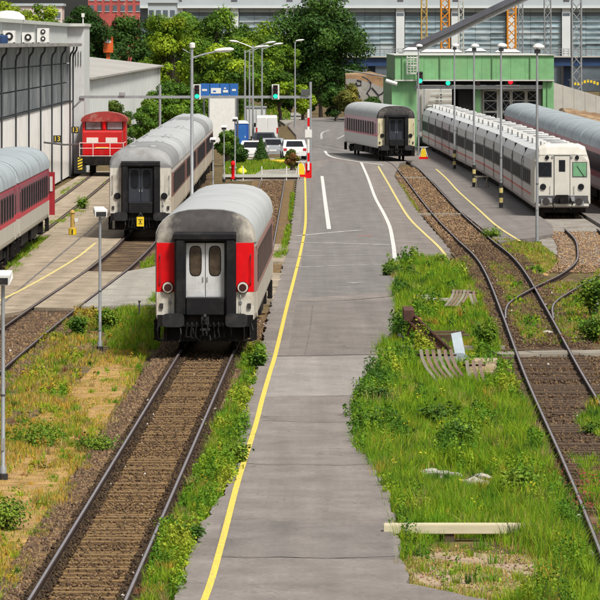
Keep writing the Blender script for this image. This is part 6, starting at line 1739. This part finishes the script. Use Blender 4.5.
# ================================================================== TREES AND BACKGROUND
LIME = [(0.20, 0.31, 0.014), (0.26, 0.36, 0.018), (0.13, 0.235, 0.014)]
MID = [(0.09, 0.185, 0.017), (0.14, 0.245, 0.018), (0.06, 0.135, 0.014)]
DARK = [(0.028, 0.075, 0.012), (0.042, 0.10, 0.016), (0.06, 0.13, 0.018)]
def tree_px(label, cx, w, top, D, cols, trunk=2.4, leaves=7000, size=0.2, lobes=26, seed=0,  droop=0.0, base_z=0.0, name='broadleaf_tree'):
    h = H - (top - HY) / 5200 * D
    return ellipsoid_tree(name, label, ((cx - 300) / 5200 * D, D, base_z), h - base_z, w / 2 / 5200 * D * (1.10 if name == 'broadleaf_tree' and w < 90 else 1.0), cols, int(leaves * 2.1), size * 0.82, trunk, 0.22, int(lobes * 1.6), 1.05, seed, 'trees behind the yard', droop)
tree_px('light green tree above the hall roof at the left edge', 8, 66, 0, 500, LIME, 2.2, 7000, 0.2, seed=1)
tree_px('yellow-green tree behind the roof dome of the hall', 46, 60, 1, 512, LIME, 2.4, 6500, 0.2, seed=2)
tree_px('dark tree behind the end pier of the hall', 82, 60, -8, 545, DARK, 2.2, 8000, 0.2, seed=3)
tree_px('dark spreading tree above the middle of the shed roof', 128, 66, 8, 590, DARK, 1.6, 8500, 0.22, seed=4)
tree_px('dark lower tree above the shed left of the orange spot', 98, 48, 30, 570, DARK, 1.2, 6000, 0.22, seed=14)
tree_px('dark low tree at the far end of the shed roof', 148, 42, 44, 575, DARK, 1.2, 5500, 0.22, seed=24)
tree_px('bright lime tree right of the shed behind the street lamp', 172, 60, 9, 560, LIME, 1.6, 7500, 0.2, lobes=34, seed=5)
tree_px('tall weeping tree with hanging twigs behind the cobra lamp', 206, 54, -4, 530, MID, 1.6, 9000, 0.17, lobes=36, seed=6, droop=1.0)
tree_px('light tree behind the lamp cluster', 246, 60, 16, 560, LIME + MID, 1.6, 8000, 0.2, lobes=30, seed=7)
tree_px('green tree filling the gap below the lamp cluster', 234, 58, 36, 520, MID + LIME, 1.2, 7000, 0.2, seed=17)
tree_px('mid green tree left of the big dark tree', 281, 42, 36, 575, MID + LIME, 1.4, 6000, 0.2, seed=8)
tree_px('dark round-crowned big tree beside the green gate', 321, 94, -6, 600, DARK, 2.4, 17000, 0.23, lobes=70, seed=9)
tree_px('dark hedge row left of the big tree trunk', 310, 34, 74, 640, DARK, 0.4, 5000, 0.22, seed=51, name='round_shrub')
tree_px('dark hedge row right of the big tree trunk', 340, 30, 70, 640, DARK, 0.4, 5000, 0.22, seed=52, name='round_shrub')
tree_px('shrubby tree right of the shed wall', 164, 44, 80, 450, MID, 0.5, 5000, 0.16, seed=10)
tree_px('broad leafy tree behind the left coach line', 185, 42, 84, 480, MID, 0.5, 5000, 0.17, seed=20)
tree_px('round shrub in front of the shed behind the locomotive', 114, 40, 101, 392, [(0.11, 0.17, 0.02), (0.16, 0.17, 0.03), (0.07, 0.14, 0.02)], 0.4, 5500, 0.12, seed=11, name='round_shrub')
tree_px('green shrub right of the red locomotive', 142, 28, 103, 420, MID, 0.3, 3500, 0.12, seed=12, name='round_shrub')
tree_px('shrub in front of the white container', 226, 26, 128, 372, MID, 0.3, 3500, 0.10, seed=13, name='round_shrub')
tree_px('shrub behind the lamp posts left of the parked cars', 238, 20, 143, 362, DARK + MID, 0.25, 2500, 0.09, seed=33, name='round_shrub')
tree_px('reddish green hedge shrub beside the barrier', 293, 16, 150, 352, [(0.16, 0.15, 0.02), (0.20, 0.10, 0.03), (0.08, 0.13, 0.02)], 0.15, 2500, 0.08, seed=15, name='round_shrub')
tree_px('low ochre shrub at the foot of the big tree', 350, 30, 84, 566, [(0.20, 0.18, 0.03), (0.14, 0.15, 0.03)], 0.4, 3500, 0.18, seed=16, name='round_shrub')
tree_px('dark hedge shrub below the graffiti wall', 374, 30, 98, 560, DARK, 0.2, 3500, 0.16, seed=18, name='round_shrub')
tree_px('lime shrub left of the big tree trunk', 303, 24, 84, 580, LIME, 0.3, 3500, 0.16, seed=19, name='round_shrub')
tree_px('dark shrub at the road end under the big tree', 336, 30, 80, 572, DARK, 0.3, 3000, 0.18, seed=25, name='round_shrub')
tree_px('dark background tree left behind the hall roof dome', 28, 70, 14, 640, DARK + MID, 1.5, 7000, 0.24, seed=41)
tree_px('dark background tree behind the bright lime one', 158, 60, 16, 650, MID + DARK, 1.2, 7500, 0.25, seed=42)
tree_px('background tree filling between lime tree and weeping tree', 190, 60, 6, 660, MID + LIME, 1.2, 7500, 0.25, seed=43)
tree_px('dark background tree behind the lamp cluster', 262, 64, 30, 660, MID + LIME, 1.2, 7500, 0.25, seed=44)
tree_px('dark background tree under the gantry beam', 215, 70, 50, 620, MID, 0.8, 7500, 0.24, seed=45)
tree_px('dark low tree left of the big dark tree at the road end', 290, 40, 66, 640, DARK, 0.6, 5500, 0.24, seed=46)
tree_px('dark low tree between shed end and lime tree', 168, 40, 56, 600, DARK, 0.8, 5500, 0.22, seed=47)
# conifer on the car park
cf = thing('small_conifer', 'small dark conical conifer between the parked cars', 'tree', G(261, 164))
MB().tube([(0, 0, -0.1), (0, 0, 1.9)], [0.07, 0.02], 6).build('trunk', 'bark', cf)
n = 3500
u = RNG.uniform(0, 1, n) ** 0.6; a = RNG.uniform(0, 6.283, n); rr = (0.62 * u + 0.02) * RNG.uniform(0.5, 1.08, n)
c = np.stack([np.cos(a) * rr, np.sin(a) * rr, 0.12 + 1.85 * (1 - u)], 1)
v, t_, co = leaf_quads(c, n, 0.06, np.stack([np.cos(a), np.sin(a), np.full(n, 0.3)], 1), np.array(DARK[1]) * RNG.uniform(0.6, 1.4, (n, 1)))
obj('crown', np_mesh('crown', v, t_, co, 'tree_leaf'), cf)
yp = thing('sand_barrier', 'long yellow barrier block behind the low railing', 'barrier', G(274, 165))
MB().loft([[(-0.75, y_, z_) for y_, z_ in ((-0.2, 0), (-0.16, 0.28), (-0.06, 0.38), (0.06, 0.38), (0.16, 0.28), (0.2, 0))], [(0.75, y_, z_) for y_, z_ in ((-0.2, 0), (-0.16, 0.28), (-0.06, 0.38), (0.06, 0.38), (0.16, 0.28), (0.2, 0))]]).build('block', M('barrier_yellow', (0.72, 0.42, 0.015), 0.6, var=0.1, scale=3), yp)
for x in (-0.5, 0.5): MB().box(x - 0.08, x + 0.08, -0.21, -0.18, 0, 0.12).build('foot_slot', 'hazard_black', yp)
meadow('grass', 'grass and weeds behind the low railing at the track end', [[(226, 176), (226, 164), (258, 164), (296, 162), (298, 168), (262, 170), (250, 177)]], LUSH, 300, (0.1, 0.5), seed=91, z=0.02, power=0.0)
meadow('grass', 'far grass under the trees behind the yard', [[(120, 124), (290, 122), (290, 108), (120, 108)], [(345, 117), (392, 117), (392, 108), (345, 108)]], ([5, 4, 1, 4, .1, .5], [4, 5, 2, 2, .2, 1]), 14, (0.2, 0.7), seed=95, power=0.0, w=0.06)

# graffiti wall behind the far coach
DG = 575.0
gw = thing('graffiti_wall', 'pale wall with black graffiti strokes behind the cream-ended coach', 'wall', (0, DG, 0))
wx = lambda px: (px - 300) / 5200 * DG
wz = lambda py: H - (py - HY) / 5200 * DG
wo = [(346, 0), (398, 0), (398, 93), (384, 88), (372, 83), (356, 79), (346, 79)]
wv = [(wx(x), 0.0 if y == 0 else wz(y)) for x, y in wo]
MB().loft([[(x, y_, z_) for x, z_ in wv] for y_ in (0.0, 0.4)]).build('wall_slab', 'graffiti_wall', gw)
for st in ([(357, 80), (361, 81), (361, 85), (357.5, 85.5), (356, 82.5)], [(355, 85), (357, 92), (360, 97)], [(362, 76.5), (367, 79), (371, 82.5), (370.5, 88), (367, 93), (370, 97)], [(372, 87.5), (375, 91), (378.5, 95), (382, 93.5), (385, 90)], [(378.5, 95), (378, 101), (377.5, 106)], [(346, 84), (349, 91), (345, 97)]):
    MB().tube([(wx(x), -0.02, wz(y)) for x, y in st], 0.09, 6).build('graffiti_stroke', 'graffiti_black', gw)
es = thing('earth_bank', 'brown earth bank above the graffiti wall', 'earth bank', (0, DG + 1.5, 0))
MB().loft([[(wx(346), 0, 0), (wx(346), 4, wz(76)), (wx(346), 12, wz(74)), (wx(346), 14, 0)], [(wx(372), 0, 0), (wx(372), 3, wz(75)), (wx(372), 12, wz(72)), (wx(372), 14, 0)], [(wx(400), 0, 0), (wx(400), 2, wz(84)), (wx(400), 12, wz(80)), (wx(400), 14, 0)]]).build('slope', 'dirt_slope', es)
MB().tube([(wx(345), 1.2, wz(70)), (wx(392), 1.0, wz(78))], 0.08, 6).build('edge_pipe', 'pole_dark', es)

# blue road bridge crossing behind everything
DBR = 720.0
bx_ = lambda px: (px - 300) / 5200 * DBR
bz_ = lambda py: H - (py - HY) / 5200 * DBR
bg_ = thing('road_bridge', 'dark blue girder bridge with railings in the background', 'bridge', (0, DBR, 0))
MB().box(bx_(300), bx_(700), 0, 9, bz_(66), bz_(57.5)).build('girder', 'bridge_blue', bg_)
MB().box(bx_(300), bx_(700), -0.4, 9.4, bz_(57.4), bz_(56.2)).build('deck_edge', 'concrete_wall', bg_)
for k in range(58):
    px = 352 + k * 4.6
    MB().box(bx_(px) - 0.05, bx_(px) + 0.05, -0.3, -0.2, bz_(56.1), bz_(49)).build('railing_post', 'steel_pole', bg_)
for py in (49, 51.2, 53.6): MB().box(bx_(350), bx_(640), -0.32, -0.18, bz_(py) - 0.04, bz_(py) + 0.04).build('railing_bar', 'steel_pole', bg_)
for px in (372, 470, 568, 640): MB().box(bx_(px) - 0.5, bx_(px) + 0.5, 2, 7, 0, bz_(66.1)).build('pier', 'bridge_blue', bg_)
# mast and crane lattice
def lattice(label, cat, name, px, w, D, mat, top=-30, npan=22, base_z=0.0, r=0.09):
    x = (px - 300) / 5200 * D
    t = thing(name, label, cat, (x, D, base_z))
    hw = w / 2; h = H - (top - HY) / 5200 * D - base_z
    lm = MB().tube([(0, 0, 0), (0, 0, h)], r, 6).mesh('leg', mat)
    for a in (-1, 1):
        for b in (-1, 1): share('leg', lm, t, (a * hw, b * hw, 0))
    ph = h / npan
    bm1 = MB().bar((-hw, 0, 0), (hw, 0, ph), r * 1.1).mesh('brace', mat)
    bm2 = MB().bar((hw, 0, 0), (-hw, 0, ph), r * 1.1).mesh('brace', mat)
    for k in range(npan):
        for s in (-1, 1):
            share('brace', (bm1, bm2)[(k + (s > 0)) % 2], t, (0, s * hw, k * ph))
            share('brace', (bm1, bm2)[k % 2], t, (s * hw, 0, k * ph), (0, 0, R(90)))
    return t
lattice('tall grey lattice mast standing right of the gate', 'mast', 'lattice_mast', 576.5, 1.05, 600, 'steel_pole', npan=14)
lattice('grey lattice mast rising behind the gate roof', 'mast', 'lattice_mast', 547.5, 0.95, 760, 'steel_pole', npan=16, r=0.08)
lattice('slim grey lattice mast right of the right orange crane', 'mast', 'lattice_mast', 520.5, 0.6, 700, 'steel_pole', npan=20, r=0.07)
lattice('orange crane tower near the middle behind the gate', 'crane', 'crane_tower', 445, 1.15, 740, 'orange_steel', npan=16, r=0.13)
lattice('right orange crane tower behind the red signal', 'crane', 'crane_tower', 511.5, 1.15, 735, 'orange_steel', npan=16, r=0.13)
lattice('faint ochre crane tower left of the orange one', 'crane', 'crane_tower', 424, 0.85, 800, 'ochre_steel', npan=20, r=0.09)
lattice('pale lattice mast right of the middle orange crane', 'mast', 'lattice_mast', 461, 0.7, 770, 'trim_pale', npan=22, r=0.08)
jb = thing('crane_jib', 'dark grey crane jib slanting across the background', 'crane', (0, 690, 0))
a_, b_ = P(404, 51, 690), P(530, -9, 690)
a_ = Vector((a_.x, 0, a_.z)); b_ = Vector((b_.x, 0, b_.z))
MB().bar(a_, b_, 0.9, 0.72).build('boom', 'jib_grey', jb)
n_ = Vector((-(b_ - a_).z, 0, (b_ - a_).x)).normalized()
MB().bar(a_ - n_ * 0.46, b_ - n_ * 0.46, 1.1, 0.16, up=(0, 1, 0)).build('lower_flange', 'metal_grey', jb)
MB().bar(a_ + Vector((-0.4, 0, -0.2)), Vector((a_.x - 1.2, 0, 0)), 0.5, 0.5).build('support', 'jib_grey', jb)
# site huts and white sheets behind the gate
for lab, x0, x1, y0, y1, D, mat in (('white site hut roof behind the middle of the gate', 422, 462, 50, 58, 660, 'white_plastic'), ('white site hut behind the left end of the gate', 404, 420, 48, 60, 655, 'facade_white'), ('pale site hut behind the right orange crane', 496, 520, 50, 60, 650, 'white_plastic'), ('grey site hut right of the middle crane', 466, 486, 49, 60, 645, 'facade_grey')):
    s = D / 5200
    w_, h_ = (x1 - x0) * s, H - (y0 - HY) * s
    t = thing('site_hut', lab, 'hut', (((x0 + x1) / 2 - 300) * s, D, 0), 0, 'site huts in the background')
    MB().box(-w_ / 2, w_ / 2, 0, 3, 0, h_ - 0.25).build('hut_body', mat, t)
    MB().loft([[(-w_ / 2 - .1, -.1, h_ - .25), (w_ / 2 + .1, -.1, h_ - .25), (w_ / 2 + .1, 3.1, h_ - .25), (-w_ / 2 - .1, 3.1, h_ - .25)], [(-w_ / 2 + .5, 1, h_ + .1), (w_ / 2 - .5, 1, h_ + .1), (w_ / 2 - .5, 2, h_ + .1), (-w_ / 2 + .5, 2, h_ + .1)]]).build('roof', 'facade_white', t)
# slanted ramp wall and earth heap right of the gate
DR = 560.0
rw = thing('ramp_wall', 'pale slanting ramp wall right of the green gate', 'wall', (0, DR, 0))
rx = lambda px: (px - 300) / 5200 * DR
rz_ = lambda py: H - (py - HY) / 5200 * DR
for k in range(7):
    x0, x1 = 552 + k * 11, 552 + k * 11 + 10.8
    t0, t1 = 82 + (x0 - 552) * 0.30, 82 + (x1 - 552) * 0.30
    pts_ = [(rx(x0), 0), (rx(x1), 0)]
    MB().add([(rx(x0), 0, 0), (rx(x1), 0, 0), (rx(x1), 0, rz_(t1)), (rx(x0), 0, rz_(t0)), (rx(x0), 0.5, 0), (rx(x1), 0.5, 0), (rx(x1), 0.5, rz_(t1)), (rx(x0), 0.5, rz_(t0))],
             [(0, 1, 2, 3), (7, 6, 5, 4), (0, 4, 5, 1), (1, 5, 6, 2), (2, 6, 7, 3), (3, 7, 4, 0)]).build('wall_panel', 'concrete_wall', rw)
eh = thing('earth_heap', 'brown earth heap at the foot of the slanting ramp wall', 'earth heap', (0, 0, 0))
hm = MB(); nx, ny = 24, 8
for j in range(ny + 1):
    for i in range(nx + 1):
        x = rx(548) + (rx(628) - rx(548)) * i / nx; yv = 530 + 26 * j / ny
        e = math.sin(math.pi * min(1, j / ny * 0.6)) * (1.9 - 1.2 * i / nx) * min(1, i / 3) + random.uniform(-0.1, 0.1)
        hm.v.append((x, yv, -0.2 + max(0, e) * 1.1))
for j in range(ny):
    for i in range(nx):
        a0 = j * (nx + 1) + i; hm.f.append((a0, a0 + 1, a0 + nx + 2, a0 + nx + 1))
hm.build('heap', 'dirt_slope', eh, smooth=True)
yl = thing('warning_streamer', 'yellow warning streamer strung under the blue bridge at right', 'streamer', (0, 640, 0))
yx = lambda px: (px - 300) / 5200 * 640
for k in range(22):
    px = 572 + k * 3.2
    zc_ = H - (81 + 1.5 * math.sin(k * 0.9) - HY) / 5200 * 640
    MB().box(yx(px) - 0.13, yx(px) + 0.13, 0, 0.02, zc_ - 0.35, zc_).build('flag', 'yellow_plate', yl)
MB().tube([(yx(568), 0.01, H - (80 - HY) / 5200 * 640), (yx(645), 0.01, H - (80 - HY) / 5200 * 640)], 0.03, 5).build('cord', 'pole_dark', yl)
for px in (570, 600): MB().tube([(yx(px), 0.01, 0), (yx(px), 0.01, H - (79 - HY) / 5200 * 640)], 0.05, 6).build('post', 'pole_dark', yl)
# yard clutter seen through the open gate bay
cl = thing('access_stairs', 'pale stair platform seen through the open bay of the gate', 'stairs', (0, 505, 0))
cx_ = lambda px: (px - 300) / 5200 * 505
cz_ = lambda py: H - (py - HY) / 5200 * 505
for k in range(9):
    MB().box(cx_(424 + k * 1.0), cx_(460), k * 0.4, k * 0.4 + 0.38, cz_(117 - k * 3.0) - 0.12, cz_(117 - k * 3.0)).build('tread', 'timber_grey' if k % 2 else 'trim_pale', cl)
for px in (425, 442, 459): MB().box(cx_(px) - 0.08, cx_(px) + 0.08, 3.6, 3.8, 0, cz_(88)).build('post', 'metal_grey', cl)
MB().box(cx_(418), cx_(462), 4.2, 4.4, 0, cz_(90)).build('back_wall', 'concrete_wall', cl)

# far office block with glazed bays
DF = 930.0
fx = lambda px: (px - 300) / 5200 * DF
fz = lambda py: H - (py - HY) / 5200 * DF
fb_ = thing('office_block', 'wide pale office block with glazed bays across the background', 'building', (0, DF, 0))
MB().box(fx(140), fx(690), 0.9, 14, -0.1, fz(-40)).build('core', 'facade_dark', fb_)
cols_px = [179 + 55.3 * k for k in range(9)]
for c_ in cols_px:
    MB().box(fx(c_ - 4.2), fx(c_ + 4.2), -0.5, 0.85, 0, fz(6.5)).build('pillar', 'facade_white', fb_)
    MB().box(fx(c_ - 3.6), fx(c_ + 3.6), -0.56, -0.51, fz(15.6), fz(13)).build('vent_panel', 'facade_dark', fb_)
    MB().box(fx(c_ - 3), fx(c_ + 3), -0.86, -0.81, fz(1.5), fz(-2)).build('cornice_panel', 'jib_grey', fb_)
MB().box(fx(140), fx(690), -0.8, 0.88, fz(6.4), fz(-40)).build('upper_wall', 'facade_grey', fb_)
MB().box(fx(140), fx(690), -0.95, -0.81, fz(8.2), fz(6.2)).build('band', 'facade_white', fb_)
for k in range(8):
    x0, x1 = cols_px[k] + 4.8, cols_px[k + 1] - 4.8
    for j, (t0, t1) in enumerate(((8.6, 12.4), (13.0, 15.6), (15.8, 21.3), (21.5, 32.2), (32.4, 37.8), (38.0, 43.2), (43.4, 49.4), (49.7, 56), (57, 64))):
        for i in range(3):
            w_ = (x1 - x0) / 3
            MB().box(fx(x0 + i * w_ + 0.15), fx(x0 + (i + 1) * w_ - 0.15), 0.35 + RNG.uniform(0, 0.15), 0.8, fz(t1), fz(t0)).build('pane', 'facade_grey' if j == 0 else ('facade_dark' if j == 1 else 'facade_glass'), fb_)
    for t0 in (21.4, 26.85, 32.3, 37.9, 43.3):
        MB().box(fx(x0), fx(x1), 0.1, 0.3, fz(t0 + 0.22), fz(t0 - 0.22)).build('louvre_bar', 'facade_white', fb_)
# smaller buildings on the left horizon
for lab, x0, x1, y0, D, mat, rows in (('dark red brick building above the trees at upper left', 88, 142, -12, 1000, 'brick_red', 2), ('pale grey building with dark windows right of the red one', 148, 176, 3, 880, 'facade_grey', 4), ('pink plastered house at the far left above the hall', 6, 62, 6, 1000, 'loco_pink', 3)):
    s = D / 5200
    t = thing('far_building', lab, 'building', (((x0 + x1) / 2 - 300) * s, D, 0), 0, 'buildings on the left horizon')
    w_, h_ = (x1 - x0) * s / 2, H - (y0 - HY) * s
    MB().box(-w_, w_, 0, 10, 0, h_).build('wall', mat, t)
    MB().box(-w_ - 0.3, w_ + 0.3, -0.3, 10.3, h_ + 0.01, h_ + 0.5).build('roof', 'facade_grey', t)
    n = int((x1 - x0) / 7)
    for i in range(n):
        for j in range(rows):
            xx = -w_ + (i + 0.5) * 2 * w_ / n
            zz = h_ - 1.2 - j * 2.1
            wn = MB().box(xx - 0.4, xx + 0.4, -0.06, -0.002, zz - 1.2, zz).build('window', 'facade_dark', t)
            MB().box(xx - 0.5, xx + 0.5, -0.14, -0.065, zz - 1.3, zz - 1.21).build('sill', 'facade_white', wn)
ot = thing('orange_machine', 'orange machine glimpsed between the dark trees above the shed', 'machine', (((108 - 300) / 5200) * 544, 544, 0))
MB().box(-0.5, 0.5, 0, 1.5, 7.6, 9.3).build('cab', M('machine_orange', (0.75, 0.13, 0.02), 0.5, var=0.1), ot)
MB().box(-0.3, 0.3, -0.02, 0, 8.6, 9.1).build('cab_window', 'white_plastic', ot)
MB().box(-0.2, 0.2, 0.3, 0.7, -0.1, 7.6).build('mast', 'machine_orange', ot)
